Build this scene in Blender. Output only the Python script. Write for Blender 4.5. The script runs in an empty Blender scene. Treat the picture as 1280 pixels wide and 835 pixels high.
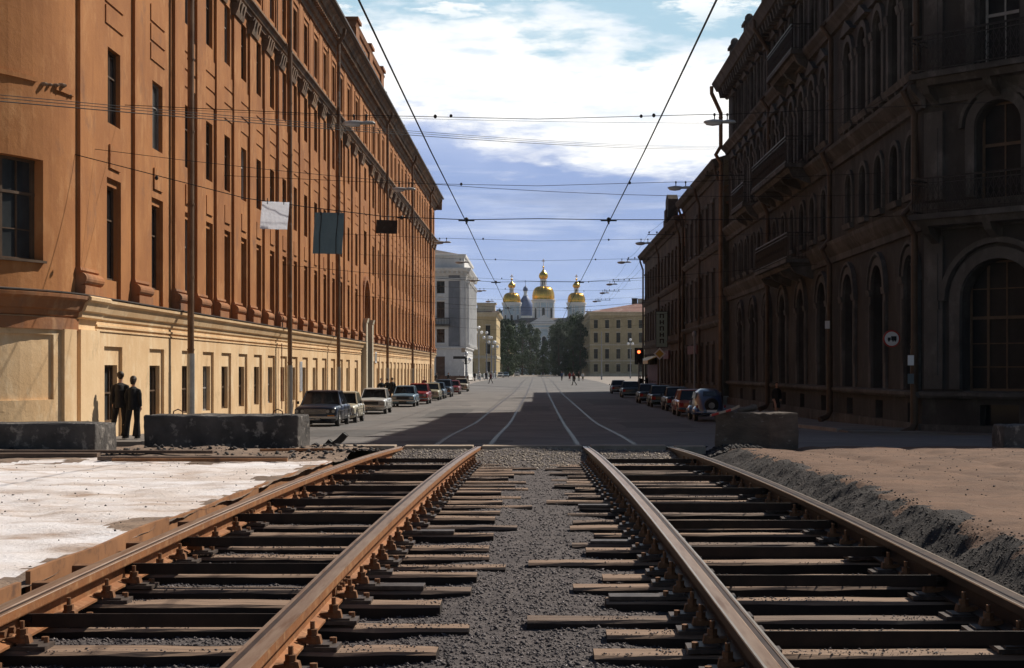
import bpy, bmesh, math, random
import numpy as np
from mathutils import Vector, Matrix
random.seed(7); np.random.seed(7)
R = math.radians
scene = bpy.context.scene
COL = scene.collection

# ---------------------------------------------------------------- camera
CAMZ = 1.95
cam_d = bpy.data.cameras.new("camera"); cam = bpy.data.objects.new("camera", cam_d); COL.objects.link(cam)
cam.location = (0, 0, CAMZ); cam.rotation_euler = (R(90), 0, 0)
cam_d.sensor_width = 36; cam_d.lens = 50
cam_d.shift_x = -0.025; cam_d.shift_y = 0.0355
cam_d.clip_start = 0.05; cam_d.clip_end = 20000
scene.camera = cam

# ---------------------------------------------------------------- light
SUN = Vector((0.77, 0.77, 1.0)).normalized()
sun_el = math.asin(SUN.z); sun_az = math.atan2(SUN.x, SUN.y)
sd = bpy.data.lights.new("sun", 'SUN'); sd.energy = 5.0; sd.angle = R(0.5); sd.color = (1.0, 0.93, 0.82)
so = bpy.data.objects.new("sun", sd); COL.objects.link(so)
so.rotation_euler = (-SUN).to_track_quat('-Z', 'Y').to_euler(); so.location = (60, 60, 80)
scene.view_settings.view_transform = 'Standard'; scene.view_settings.look = 'None'
scene.view_settings.exposure = 0.15; scene.view_settings.gamma = 1.0

world = bpy.data.worlds.new("World"); scene.world = world; world.use_nodes = True
nt = world.node_tree; N = nt.nodes; L = nt.links; N.clear()
def wn(t, **k):
    n = N.new(t)
    for a, b in k.items(): setattr(n, a, b)
    return n
def wm(op, a, b=None, c=None):
    n = wn('ShaderNodeMath', operation=op)
    for i, v in enumerate((a, b, c)):
        if v is None: continue
        if isinstance(v, (int, float)): n.inputs[i].default_value = v
        else: L.new(v, n.inputs[i])
    return n.outputs[0]
def wsm(v, a, b):
    n = wn('ShaderNodeMapRange', interpolation_type='SMOOTHSTEP'); L.new(v, n.inputs[0])
    n.inputs[1].default_value = a; n.inputs[2].default_value = b
    return n.outputs[0]
sky = wn('ShaderNodeTexSky', sky_type='NISHITA'); sky.sun_disc = False
sky.sun_elevation = sun_el; sky.sun_rotation = sun_az
sky.air_density = 1.0; sky.dust_density = 0.3; sky.ozone_density = 1.5
tc = wn('ShaderNodeTexCoord'); sep = wn('ShaderNodeSeparateXYZ'); L.new(tc.outputs['Generated'], sep.inputs[0])
az = wm('ARCTAN2', sep.outputs[0], sep.outputs[1]); el = wm('ARCSINE', sep.outputs[2])
def wnoise(sx, sy, ox, detail, rough, scale=1.0):
    cmb = wn('ShaderNodeCombineXYZ')
    L.new(wm('MULTIPLY_ADD', az, sx, ox), cmb.inputs[0]); L.new(wm('MULTIPLY', el, sy), cmb.inputs[1])
    n = wn('ShaderNodeTexNoise'); n.inputs['Scale'].default_value = scale
    n.inputs['Detail'].default_value = detail; n.inputs['Roughness'].default_value = rough
    L.new(cmb.outputs[0], n.inputs['Vector']); return n.outputs[0]
n1 = wnoise(7, 22, 3.1, 6, .6); n2 = wnoise(14, 55, 9.7, 8, .62); n3 = wnoise(5, 12, 21.3, 4, .5)
# perturbed elevation: the lit upper bank of cloud, ragged at both edges
e1 = wm('ADD', wm('ADD', el, wm('MULTIPLY', wm('SUBTRACT', n1, .5), .11)), wm('MULTIPLY', wm('SUBTRACT', n2, .5), .06))
e1 = wm('ADD', e1, wm('MULTIPLY', az, .12))
bank = wm('MULTIPLY', wsm(e1, .138, .168), wm('SUBTRACT', 1.0, wsm(e1, .222, .246)))
wisp = wm('MULTIPLY', wsm(n2, .52, .62), wm('MULTIPLY', wsm(el, .22, .26), .85))
bank = wm('MAXIMUM', bank, wisp)
holes = wm('MULTIPLY', wsm(wnoise(16, 60, 40.2, 5, .55), .60, .70), .35)
bank = wm('MULTIPLY', bank, wm('SUBTRACT', 1.0, holes))
low = wm('SUBTRACT', 1.0, wsm(e1, .15, .19))
veil = wm('MULTIPLY', low, .9)
# the banks only stand in the southern part of the sky, ahead
front = wm('MULTIPLY', wsm(sep.outputs[1], .45, .85), wm('SUBTRACT', 1.0, wsm(el, .30, .42)))
def wcol(r, g, b):
    n = wn('ShaderNodeRGB'); n.outputs[0].default_value = (r, g, b, 1); return n.outputs[0]
def wmix(f, a, b):
    n = wn('ShaderNodeMix', data_type='RGBA'); L.new(f, n.inputs[0]); L.new(a, n.inputs[6]); L.new(b, n.inputs[7]); return n.outputs[2]
SKYS = 0.05
def sc(c): return tuple(v / SKYS for v in c)
vcol = wmix(wsm(n3, .35, .68), wcol(*sc((.28, .37, .65))), wcol(*sc((.45, .53, .79))))
vcol = wmix(wsm(n1, .50, .72), vcol, wcol(*sc((.62, .68, .85))))
str_ = wnoise(5, 90, 55.5, 6, .6)
vcol = wmix(wm('MULTIPLY', wsm(str_, .50, .70), .5), vcol, wcol(*sc((.70, .74, .88))))
vcol = wmix(wm('MULTIPLY', wsm(wnoise(6, 30, 77.1, 5, .6), .52, .68), .6), vcol, wcol(*sc((.27, .33, .54))))
hcol = wmix(wsm(el, .0, .11), wcol(*sc((.33, .44, .72))), vcol)
base = wmix(wm('MULTIPLY', veil, front), wmix(wm('MULTIPLY', front, .85), sky.outputs[0], wcol(*sc((.46, .67, .80)))), hcol)
fin = wmix(wm('MULTIPLY', bank, front), base, wmix(wsm(n2, .3, .6), wcol(*sc((.80, .86, .95))), wcol(*sc((1.1, 1.08, 1.05)))))
bg = wn('ShaderNodeBackground'); bg.inputs[1].default_value = SKYS; L.new(fin, bg.inputs[0])
wo = wn('ShaderNodeOutputWorld'); L.new(bg.outputs[0], wo.inputs[0])

# ---------------------------------------------------------------- materials
def mat(name, c1, c2=None, scale=3.0, rough=.85, bump=0.0, bscale=None, metal=0.0, c3=None, stretch=None, spec=.3, detail=6, obj=True, lo=.35, hi=.65, c3s=1.0, c3lo=.55, c3hi=.7, emis=None, trans=0):
    m = bpy.data.materials.new(name); m.use_nodes = True
    t = m.node_tree; b = t.nodes['Principled BSDF']
    b.inputs['Roughness'].default_value = rough; b.inputs['Metallic'].default_value = metal
    b.inputs['Specular IOR Level'].default_value = spec
    b.inputs['Base Color'].default_value = (*c1, 1)
    if emis: b.inputs['Emission Color'].default_value = (*emis[0], 1); b.inputs['Emission Strength'].default_value = emis[1]
    co = t.nodes.new('ShaderNodeTexCoord'); src = co.outputs['Object']
    if stretch:
        mp = t.nodes.new('ShaderNodeMapping'); mp.inputs['Scale'].default_value = stretch
        t.links.new(src, mp.inputs[0]); src = mp.outputs[0]
    def noise(s, d=detail, r=.6, v=None):
        n = t.nodes.new('ShaderNodeTexNoise'); n.inputs['Scale'].default_value = s; n.inputs['Detail'].default_value = d
        n.inputs['Roughness'].default_value = r; t.links.new(v or src, n.inputs['Vector']); return n.outputs[0]
    def ramp(f, lo, hi):
        n = t.nodes.new('ShaderNodeMapRange'); t.links.new(f, n.inputs[0]); n.inputs[1].default_value = lo; n.inputs[2].default_value = hi; return n.outputs[0]
    def mix(f, a, bb):
        n = t.nodes.new('ShaderNodeMix'); n.data_type = 'RGBA'; t.links.new(f, n.inputs[0])
        for i, v in ((6, a), (7, bb)):
            if isinstance(v, tuple): n.inputs[i].default_value = (*v, 1)
            else: t.links.new(v, n.inputs[i])
        return n.outputs[2]
    if c2:
        c = mix(ramp(noise(scale), lo, hi), c1, c2)
        if c3: c = mix(ramp(noise(scale * c3s, 5, .65), c3lo, c3hi), c, c3)
        t.links.new(c, b.inputs['Base Color'])
    if bump:
        bp = t.nodes.new('ShaderNodeBump'); bp.inputs['Strength'].default_value = 1.0; bp.inputs['Distance'].default_value = bump
        t.links.new(noise(bscale or scale * 4, 8, .65), bp.inputs['Height']); t.links.new(bp.outputs[0], b.inputs['Normal'])
    return m
M = {}; KIDS = {}
def wallmat(name, base, dark, light, stain, sc=.35, bump=.012, stainlo=.60, stainhi=.78):
    """plaster: broad tone changes, vertical rain streaks, small chips"""
    m = bpy.data.materials.new(name); m.use_nodes = True
    t = m.node_tree; b = t.nodes['Principled BSDF']; b.inputs['Roughness'].default_value = .9; b.inputs['Specular IOR Level'].default_value = .2
    co = t.nodes.new('ShaderNodeTexCoord')
    def noise(vec_scale, s, d=6, r=.6):
        mp = t.nodes.new('ShaderNodeMapping'); mp.inputs['Scale'].default_value = vec_scale; t.links.new(co.outputs['Object'], mp.inputs[0])
        n = t.nodes.new('ShaderNodeTexNoise'); n.inputs['Scale'].default_value = s; n.inputs['Detail'].default_value = d
        n.inputs['Roughness'].default_value = r; t.links.new(mp.outputs[0], n.inputs['Vector']); return n.outputs[0]
    def ramp(f, lo, hi):
        n = t.nodes.new('ShaderNodeMapRange'); t.links.new(f, n.inputs[0]); n.inputs[1].default_value = lo; n.inputs[2].default_value = hi; return n.outputs[0]
    def mix(f, a, bb):
        n = t.nodes.new('ShaderNodeMix'); n.data_type = 'RGBA'; t.links.new(f, n.inputs[0])
        for i, v in ((6, a), (7, bb)):
            if isinstance(v, tuple): n.inputs[i].default_value = (*v, 1)
            else: t.links.new(v, n.inputs[i])
        return n.outputs[2]
    c = mix(ramp(noise((1, 1, 1), sc), .35, .65), base, dark)
    c = mix(ramp(noise((1, 1, .12), 2.2, 7, .65), .50, .74), c, dark)
    c = mix(ramp(noise((1, 1, .5), 1.3, 8, .7), .52, .72), c, light)
    c = mix(ramp(noise((1, 1, .7), .9, 8, .72), stainlo, stainhi), c, stain)
    t.links.new(c, b.inputs['Base Color'])
    bp = t.nodes.new('ShaderNodeBump'); bp.inputs['Distance'].default_value = bump; t.links.new(noise((1, 1, 1), 7, 8, .7), bp.inputs['Height']); t.links.new(bp.outputs[0], b.inputs['Normal'])
    return m
M['orange'] = wallmat('orange_plaster', (.43, .185, .066), (.31, .125, .046), (.49, .24, .10), (.21, .105, .06), stainlo=.56, stainhi=.76)
M['orange_trim'] = wallmat('orange_trim', (.40, .16, .06), (.26, .12, .06), (.46, .26, .14), (.17, .11, .08), stainlo=.5)
M['cream'] = wallmat('cream_plaster', (.78, .56, .335), (.64, .42, .225), (.82, .65, .43), (.36, .25, .15), stainlo=.57)
M['grime'] = wallmat('grimy_moulding', (.34, .20, .11), (.16, .11, .08), (.45, .36, .28), (.08, .07, .06), stainlo=.48)
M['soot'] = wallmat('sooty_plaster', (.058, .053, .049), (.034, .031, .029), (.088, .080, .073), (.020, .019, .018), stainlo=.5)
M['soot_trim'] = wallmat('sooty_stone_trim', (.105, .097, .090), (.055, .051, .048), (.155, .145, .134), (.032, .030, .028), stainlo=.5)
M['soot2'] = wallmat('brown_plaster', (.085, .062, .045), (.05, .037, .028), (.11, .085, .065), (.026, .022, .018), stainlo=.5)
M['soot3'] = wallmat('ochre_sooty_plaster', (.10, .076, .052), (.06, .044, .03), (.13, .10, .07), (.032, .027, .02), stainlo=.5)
M['white_stone'] = wallmat('white_grey_stone', (.74, .73, .71), (.60, .59, .58), (.82, .81, .80), (.40, .39, .39))
M['grey_panel'] = wallmat('grey_plaster', (.22, .23, .26), (.17, .18, .20), (.27, .28, .30), (.14, .14, .16))
M['yellow'] = wallmat('yellow_plaster', (.60, .47, .27), (.49, .37, .20), (.66, .54, .34), (.35, .28, .18))
M['yellow_trim'] = wallmat('pale_trim', (.62, .55, .42), (.5, .43, .32), (.7, .63, .5), (.36, .31, .24))
M['ochre2'] = wallmat('tan_plaster', (.50, .41, .25), (.40, .32, .19), (.58, .49, .32), (.28, .23, .16))
M['church'] = wallmat('pale_blue_plaster', (.62, .72, .80), (.54, .65, .73), (.70, .78, .83), (.42, .5, .56))
M['church_white'] = wallmat('white_plaster', (.86, .86, .87), (.78, .79, .80), (.88, .88, .88), (.6, .6, .62))
M['gold'] = mat('gilding', (.95, .58, .12), (.80, .44, .07), 0.6, .26, metal=.9, spec=.5)
M['blue_dome'] = mat('blue_painted_metal', (.05, .09, .22), (.08, .13, .30), .3, .5)
M['roof'] = mat('dark_sheet_roof', (.10, .09, .085), (.16, .13, .11), .6, .6, c3=(.20, .10, .06), metal=.2)
M['red_roof'] = mat('patched_red_roof', (.16, .07, .055), (.24, .12, .09), .35, .8, c3=(.42, .37, .34), c3s=1.2)
M['pipe'] = mat('rusty_drainpipe', (.13, .065, .03), (.22, .13, .07), 1.5, .6, c3=(.30, .28, .25), c3s=.6, c3lo=.6)
M['pipe_dark'] = mat('dark_drainpipe', (.05, .030, .018), (.08, .05, .03), 1.5, .6)
M['zinc'] = mat('zinc_drainpipe', (.30, .29, .28), (.42, .41, .40), 3, .45, metal=.6)
M['frame'] = mat('dark_window_frame', (.075, .045, .028), (.12, .075, .045), 3, .6)
M['frame_grey'] = mat('grey_window_frame', (.22, .20, .18), (.30, .28, .26), 3, .6)
M['frame_white'] = mat('white_window_frame', (.55, .53, .5), (.42, .4, .37), 3, .6)
M['glass'] = mat('window_glass', (.012, .013, .015), rough=.12, spec=.3)
M['glass_sooty'] = mat('sooty_window_glass', (.010, .010, .011), (.02, .02, .02), 2, .4, spec=.12)
M['glass_dim'] = mat('dusty_window_glass', (.045, .05, .052), (.02, .022, .024), 1.2, .3, spec=.35)
M['door_brown'] = mat('brown_door_wood', (.10, .05, .03), (.15, .08, .05), 2, .6)
M['iron'] = mat('black_ironwork', (.012, .012, .013), (.03, .028, .026), 8, .5)
M['asphalt'] = mat('worn_asphalt', (.160, .148, .140), (.108, .101, .098), .18, .85, bump=.008, bscale=18, c3=(.215, .195, .18), c3s=3.1, c3lo=.5, c3hi=.75)
M['asphalt_new'] = mat('asphalt_repair', (.105, .10, .097), (.08, .077, .075), .6, .85, bump=.006, bscale=14)
M['dark_patch'] = mat('tar_patch', (.05, .048, .047), (.08, .075, .07), 2, .8)
M['square'] = mat('dusty_square_paving', (.30, .255, .22), (.25, .215, .185), .05, .9, c3=(.36, .31, .27), c3s=4)
M['pave'] = mat('pavement_asphalt', (.17, .15, .135), (.12, .108, .10), .5, .9, bump=.006, bscale=12)
M['kerb'] = mat('granite_kerb', (.25, .22, .20), (.17, .155, .145), 2, .8)
M['land'] = mat('far_ground', (.16, .14, .11), (.12, .11, .09), .01, .95)
M['white_dust'] = mat('salt_white_dust', (.88, .84, .84), (.66, .56, .50), .8, .95, bump=.022, bscale=34, c3=(.40, .27, .19), c3s=1.7, c3lo=.48, c3hi=.72, stretch=(.7, 1.25, 1), detail=12)
M['dirt'] = mat('brown_dirt', (.30, .21, .15), (.17, .12, .09), 2.2, .95, bump=.04, bscale=9, c3=(.09, .07, .055), c3s=2.2, detail=10)
M['sand'] = mat('trodden_sand', (.20, .118, .077), (.135, .08, .054), 1.1, .95, bump=.02, bscale=30, c3=(.11, .07, .05), c3s=4.2, c3lo=.50, c3hi=.74, stretch=(.8, 1.2, 1), detail=10)
M['ballast'] = mat('ballast_bed', (.075, .063, .062), (.135, .113, .106), 12, .95, bump=.02, bscale=38)
M['bank'] = mat('rubble_bank', (.034, .029, .028), (.07, .058, .052), 7, .95, bump=.04, bscale=24)
M['stone_a'] = mat('ballast_stone', (.15, .128, .125), (.07, .06, .06), 22, .8)
M['stone_sparkle'] = mat('sparkle_ballast_stone', (.34, .29, .28), (.20, .17, .165), 22, .6)
M['stone_b'] = mat('rubble_stone', (.085, .073, .066), (.035, .031, .030), 12, .9)
M['stone_c'] = mat('concrete_pebbles', (.42, .35, .28), (.22, .18, .15), 9, .9)
M['rust'] = mat('rusted_rail_steel', (.33, .135, .050), (.20, .085, .038), 6, .72, metal=.25, c3=(.46, .24, .11), c3s=2.0, c3lo=.5, c3hi=.75, bump=.004, bscale=30)
M['rail_top'] = mat('worn_rail_head', (.30, .19, .13), (.40, .28, .20), 5, .38, metal=.55, c3=(.22, .12, .07), c3s=.6, stretch=(6, .5, 6))
M['bar_dark'] = mat('dark_bar_steel', (.022, .016, .013), (.045, .028, .02), 6, .6, metal=.3)  # plain dark steel colour for tie bars and manhole covers
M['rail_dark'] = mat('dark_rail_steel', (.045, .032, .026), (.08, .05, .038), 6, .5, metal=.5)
M['rail_glint'] = mat('glint_pale_rail_edge', (.62, .54, .46), (.46, .38, .31), 5, .32, metal=.7, stretch=(6, .5, 6))
M['street_rail'] = mat('polished_street_rail', (.11, .105, .10), (.06, .056, .054), 3, .6, metal=.4)
M['bolt'] = mat('rusty_bolt', (.16, .075, .035), (.28, .14, .07), 20, .7, metal=.3)
M['plate'] = mat('oily_tie_plate', (.060, .046, .040), (.12, .095, .08), 14, .5, metal=.3)
M['wood'] = mat('grey_brown_sleeper', (.31, .205, .14), (.21, .135, .09), 2.4, .85, stretch=(.6, 7, 7), c3=(.09, .062, .048), c3s=2.2, c3lo=.52, c3hi=.72, bump=.006, bscale=9)
M['shade_side'] = mat('shade_dark_sleeper_side', (.035, .024, .018), (.018, .013, .011), 3, .8, bump=.006, bscale=9)
M['wood2'] = mat('tarred_sleeper', (.20, .135, .095), (.12, .08, .06), 2.4, .8, stretch=(.6, 7, 7), c3=(.05, .037, .03), c3s=2.2, bump=.006, bscale=9)
M['plank'] = mat('rusty_edging', (.36, .17, .075), (.24, .11, .05), 3, .8, c3=(.16, .08, .045), c3s=2)
M['concrete'] = mat('stained_concrete', (.12, .107, .098), (.045, .040, .038), 1.6, .9, bump=.04, bscale=7, c3=(.27, .24, .21), c3s=3.2, c3lo=.56, c3hi=.66, detail=10)
M['concrete2'] = mat('brown_concrete', (.15, .115, .09), (.085, .066, .054), 2, .9, bump=.025, bscale=9, c3=(.24, .21, .18), c3s=3, c3lo=.62, c3hi=.68, stretch=(1, 1, 2.5))
M['edge_conc'] = mat('slab_edge', (.42, .33, .25), (.30, .23, .17), 4, .9, bump=.01)
M['rubber'] = mat('black_rubber', (.020, .019, .018), (.035, .032, .03), 8, .7)
M['chrome'] = mat('chrome', (.34, .34, .34), rough=.22, metal=1.0, spec=.5)
M['black'] = mat('black_plastic', (.018, .018, .02), rough=.5)
M['lens'] = mat('clear_lamp_lens', (.25, .25, .24), rough=.12, spec=.6)
M['amber'] = mat('amber_lens', (.6, .22, .03), rough=.2)
M['redlens'] = mat('red_lens', (.35, .02, .015), rough=.2)
M['carglass'] = mat('car_glass', (.012, .015, .018), rough=.05, spec=.45)
M['white_sheet'] = mat('white_sheet', (.84, .85, .90), (.72, .74, .80), 3, .7, c3=(.35, .36, .40), c3s=1.5, c3lo=.62, c3hi=.72)
M['grey_sheet'] = mat('grey_sheet', (.17, .22, .24), (.14, .18, .20), 2, .7)
M['dark_sheet'] = mat('dark_sheet', (.035, .02, .015), (.05, .03, .02), 2, .8)
M['wire'] = mat('wire', (.028, .026, .028), rough=.7, spec=.1)
M['lamp_body'] = mat('grey_lamp_housing', (.42, .41, .40), (.3, .29, .28), 4, .5)
M['lamp_under'] = mat('frosted_lamp_glass', (.55, .55, .58), rough=.3)
M['globe'] = mat('white_glass_globe', (.85, .85, .86), rough=.2, spec=.5)
M['post'] = mat('grey_painted_post', (.30, .31, .33), (.22, .23, .25), 3, .6)
M['white_paint'] = mat('white_paint', (.75, .75, .74), rough=.5)
M['red_paint'] = mat('red_paint', (.42, .03, .02), rough=.5)
M['shop_red'] = mat('faded_shop_red', (.11, .018, .014), (.07, .014, .012), 2, .7)
M['yellow_paint'] = mat('yellow_paint', (.55, .34, .05), rough=.5)
M['green_sign'] = mat('pale_green_sign', (.28, .36, .30), rough=.5)
M['red_light'] = mat('red_signal_light', (.8, .05, .02), rough=.3, emis=((1, .10, .03), 6))
M['trunk'] = mat('tree_bark', (.06, .045, .03), (.09, .07, .05), 3, .9)
M['leaf'] = [mat('leaves_%d' % i, c, c2, .35, .7, spec=.25) for i, (c, c2) in enumerate([((.028, .055, .018), (.045, .085, .025)), ((.035, .065, .022), (.06, .10, .03)), ((.022, .045, .020), (.04, .07, .028))])]
M['skin'] = mat('skin', (.50, .28, .19), rough=.55)
M['hair'] = mat('dark_hair', (.025, .015, .010), (.05, .03, .018), 30, .6)
for k_, w_ in (('white_sheet', .62), ('grey_sheet', .35)):
    t_ = M[k_].node_tree; p_ = t_.nodes['Principled BSDF']; tr_ = t_.nodes.new('ShaderNodeBsdfTranslucent'); mx_ = t_.nodes.new('ShaderNodeMixShader'); mx_.inputs[0].default_value = w_
    if k_ == 'white_sheet': tr_.inputs[0].default_value = (.95, .96, 1, 1)
    else: tr_.inputs[0].default_value = (.24, .31, .34, 1)
    t_.links.new(p_.outputs[0], mx_.inputs[1]); t_.links.new(tr_.outputs[0], mx_.inputs[2]); t_.links.new(mx_.outputs[0], t_.nodes['Material Output'].inputs[0])
def cloth(name, c): return mat(name, c, tuple(v * .7 for v in c), 12, .9)

# ---------------------------------------------------------------- mesh helpers
class MB:
    def __init__(s): s.v = []; s.f = []; s.m = []; s.sm = []; s.cm = 0; s.smooth = False
    def add(s, vs, fs):
        o = len(s.v); s.v.extend([tuple(p) for p in vs])
        for f in fs: s.f.append(tuple(i + o for i in f)); s.m.append(s.cm); s.sm.append(s.smooth)
    def quad(s, a, b, c, d): s.add([a, b, c, d], [(0, 1, 2, 3)])
    def hexa(s, p): s.add(p, [(0, 3, 2, 1), (4, 5, 6, 7), (0, 1, 5, 4), (1, 2, 6, 5), (2, 3, 7, 6), (3, 0, 4, 7)])
    def box(s, x0, x1, y0, y1, z0, z1):
        s.hexa([(x0, y0, z0), (x1, y0, z0), (x1, y1, z0), (x0, y1, z0), (x0, y0, z1), (x1, y0, z1), (x1, y1, z1), (x0, y1, z1)])
    def tube(s, pts, r, n=8, caps=True):
        pts = [Vector(p) for p in pts]; rs = r if isinstance(r, (list, tuple)) else [r] * len(pts)
        rings = []; up = None
        for i, p in enumerate(pts):
            d = (pts[min(i + 1, len(pts) - 1)] - pts[max(i - 1, 0)]).normalized()
            if up is None or abs(up.dot(d)) > .95:
                up = Vector((0, 0, 1)) if abs(d.z) < .9 else Vector((1, 0, 0))
            a = d.cross(up).normalized(); b = a.cross(d).normalized(); up = b
            rr = rs[i]; rx, ry = rr if isinstance(rr, tuple) else (rr, rr)
            rings.append([p + a * math.cos(2 * math.pi * k / n) * rx + b * math.sin(2 * math.pi * k / n) * ry for k in range(n)])
        s.loft(rings, caps)
    def loft(s, rings, caps=True, closed=True):
        n = len(rings[0]); vs = [p for r in rings for p in r]; fs = []
        for i in range(len(rings) - 1):
            for k in range(n if closed else n - 1):
                a = i * n + k; b = i * n + (k + 1) % n; fs.append((a, b, b + n, a + n))
        if caps: fs.append(tuple(range(n - 1, -1, -1))); fs.append(tuple((len(rings) - 1) * n + k for k in range(n)))
        s.add(vs, fs)
    def lathe(s, c, prof, n=24, sy=1.0):
        s.loft([[(c[0] + r * math.cos(2 * math.pi * k / n), c[1] + sy * r * math.sin(2 * math.pi * k / n), c[2] + z) for k in range(n)] for r, z in prof], caps=True)
    def cyl(s, a, b, r, n=12): s.tube([a, b], r, n)
    def ell(s, c, rx, ry, rz, n=12, m=8):
        rings = []
        for j in range(m + 1):
            t = math.pi * (j + .02) / (m + .04); rings.append([(c[0] + rx * math.sin(t) * math.cos(2 * math.pi * k / n), c[1] + ry * math.sin(t) * math.sin(2 * math.pi * k / n), c[2] - rz * math.cos(t)) for k in range(n)])
        s.loft(rings)
    def prism(s, poly, axis, a, b):
        def P(u, v, w):
            return {'x': (w, u, v), 'y': (u, w, v), 'z': (u, v, w)}[axis]
        n = len(poly); vs = [P(u, v, a) for u, v in poly] + [P(u, v, b) for u, v in poly]
        s.add(vs, [tuple(range(n)), tuple(range(2 * n - 1, n - 1, -1))] + [(k, (k + 1) % n, (k + 1) % n + n, k + n) for k in range(n)])
def fixn(me):
    bm = bmesh.new(); bm.from_mesh(me); bmesh.ops.recalc_face_normals(bm, faces=bm.faces); bm.to_mesh(me); bm.free()
def mk(name, mb, mats, parent=None, fix=True, world_space=False, bevel=0, jitter=0):
    me = bpy.data.meshes.new(name); me.from_pydata(mb.v, [], mb.f)
    if not isinstance(mats, (list, tuple)): mats = [mats]
    for m in mats: me.materials.append(m)
    if len(mats) > 1: me.polygons.foreach_set('material_index', mb.m)
    me.polygons.foreach_set('use_smooth', mb.sm)
    if bevel:
        bm = bmesh.new(); bm.from_mesh(me); bmesh.ops.remove_doubles(bm, verts=bm.verts, dist=1e-5)
        bmesh.ops.bevel(bm, geom=list(bm.edges), offset=bevel, segments=2, affect='EDGES', profile=.6)
        bm.to_mesh(me); bm.free()
    if fix: fixn(me)
    me.update()
    o = bpy.data.objects.new(name, me); COL.objects.link(o)
    if parent:
        o.parent = parent; KIDS.setdefault(parent.name, []).append(o)
        if world_space: o.matrix_parent_inverse = Matrix.Translation(parent.location).inverted()
    return o
def thing(o, label, cat, group=None, kind=None):
    o['label'] = label; o['category'] = cat
    if group: o['group'] = group
    if kind: o['kind'] = kind
    return o
def struct(o): o['kind'] = 'structure'; return o
def empty(name, loc, label=None, cat=None, group=None):
    e = bpy.data.objects.new(name, None); e.location = loc; e.empty_display_size = .3; COL.objects.link(e)
    if label: thing(e, label, cat, group)
    return e
def copy_tree(o, parent=None):
    c = o.copy(); COL.objects.link(c)
    if parent: c.parent = parent; KIDS.setdefault(parent.name, []).append(c)
    for ch in list(KIDS.get(o.name, [])): copy_tree(ch, c)
    return c
def setmat(o, mt, slot=0):
    o.material_slots[slot].link = 'OBJECT'; o.material_slots[slot].material = mt
ORD = ['first', 'second', 'third', 'fourth', 'fifth', 'sixth', 'seventh', 'eighth', 'ninth', 'tenth', 'eleventh', 'twelfth', 'thirteenth', 'fourteenth', 'fifteenth', 'sixteenth', 'seventeenth', 'eighteenth', 'nineteenth', 'twentieth']
def ordn(i):
    if i < 20: return ORD[i]
    t = ['twenty', 'thirty', 'forty'][(i + 1) // 10 - 2]; k = (i + 1) % 10
    return t + '-' + ORD[k - 1] if k else {20: 'twentieth', 30: 'thirtieth', 40: 'fortieth'}[i + 1]

# ---------------------------------------------------------------- ground profile
HD = [(-12, 1.255), (6, 1.245), (9, 1.235), (12, 1.235), (14, 1.245), (16, 1.262), (18, 1.287), (20, 1.32), (22, 1.356), (24, 1.40), (26, 1.452), (28, 1.51), (32, 1.51)]
def zr(D): return CAMZ - float(np.interp(D, [a for a, b in HD], [b for a, b in HD]))
def grid(name, xs, ys, zf, m, smooth=True):
    X, Y = np.meshgrid(xs, ys); Z = zf(X, Y)
    v = np.stack([X.ravel(), Y.ravel(), Z.ravel()], 1); nx = len(xs); ny = len(ys)
    i = np.arange(nx * (ny - 1)).reshape(ny - 1, nx)[:, :-1].ravel()
    f = np.stack([i, i + 1, i + nx + 1, i + nx], 1)
    me = bpy.data.meshes.new(name); me.from_pydata(v.tolist(), [], f.tolist()); me.materials.append(m)
    me.polygons.foreach_set('use_smooth', [smooth] * len(f)); me.update()
    o = bpy.data.objects.new(name, me); COL.objects.link(o); return o
def vnoise(x, y, s, seed=0):
    rs = np.random.RandomState(seed); T = rs.rand(256, 256); u = x / s + 1000; v = y / s + 1000
    i = np.floor(u).astype(int); j = np.floor(v).astype(int); fu = u - i; fv = v - j; fu = fu * fu * (3 - 2 * fu); fv = fv * fv * (3 - 2 * fv)
    g = lambda a, b: T[a % 256, b % 256]
    return (g(i, j) * (1 - fu) + g(i + 1, j) * fu) * (1 - fv) + (g(i, j + 1) * (1 - fu) + g(i + 1, j + 1) * fu) * fv - .5
def gzn(Y):
    Y = np.asarray(Y, float); t = np.clip((Y - 33) / 39, 0, 1); u = np.clip((Y - 140) / 120, 0, 1)
    return -.5 * t * t * (3 - 2 * t) * (1 - u * u * (3 - 2 * u))
def gz(D): return float(gzn(D))
# the right hand row stands a little farther out: same shapes scaled about the viewpoint's height line when laid out
HS = 1.148
def push_out(o):
    c = Vector((0, 0, CAMZ)); o.location = c + (Vector(o.location) - c) * HS; o.scale = tuple(v * HS for v in o.scale)
def zrn(Y): return CAMZ - np.interp(Y, [a for a, b in HD], [b for a, b in HD])
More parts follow.
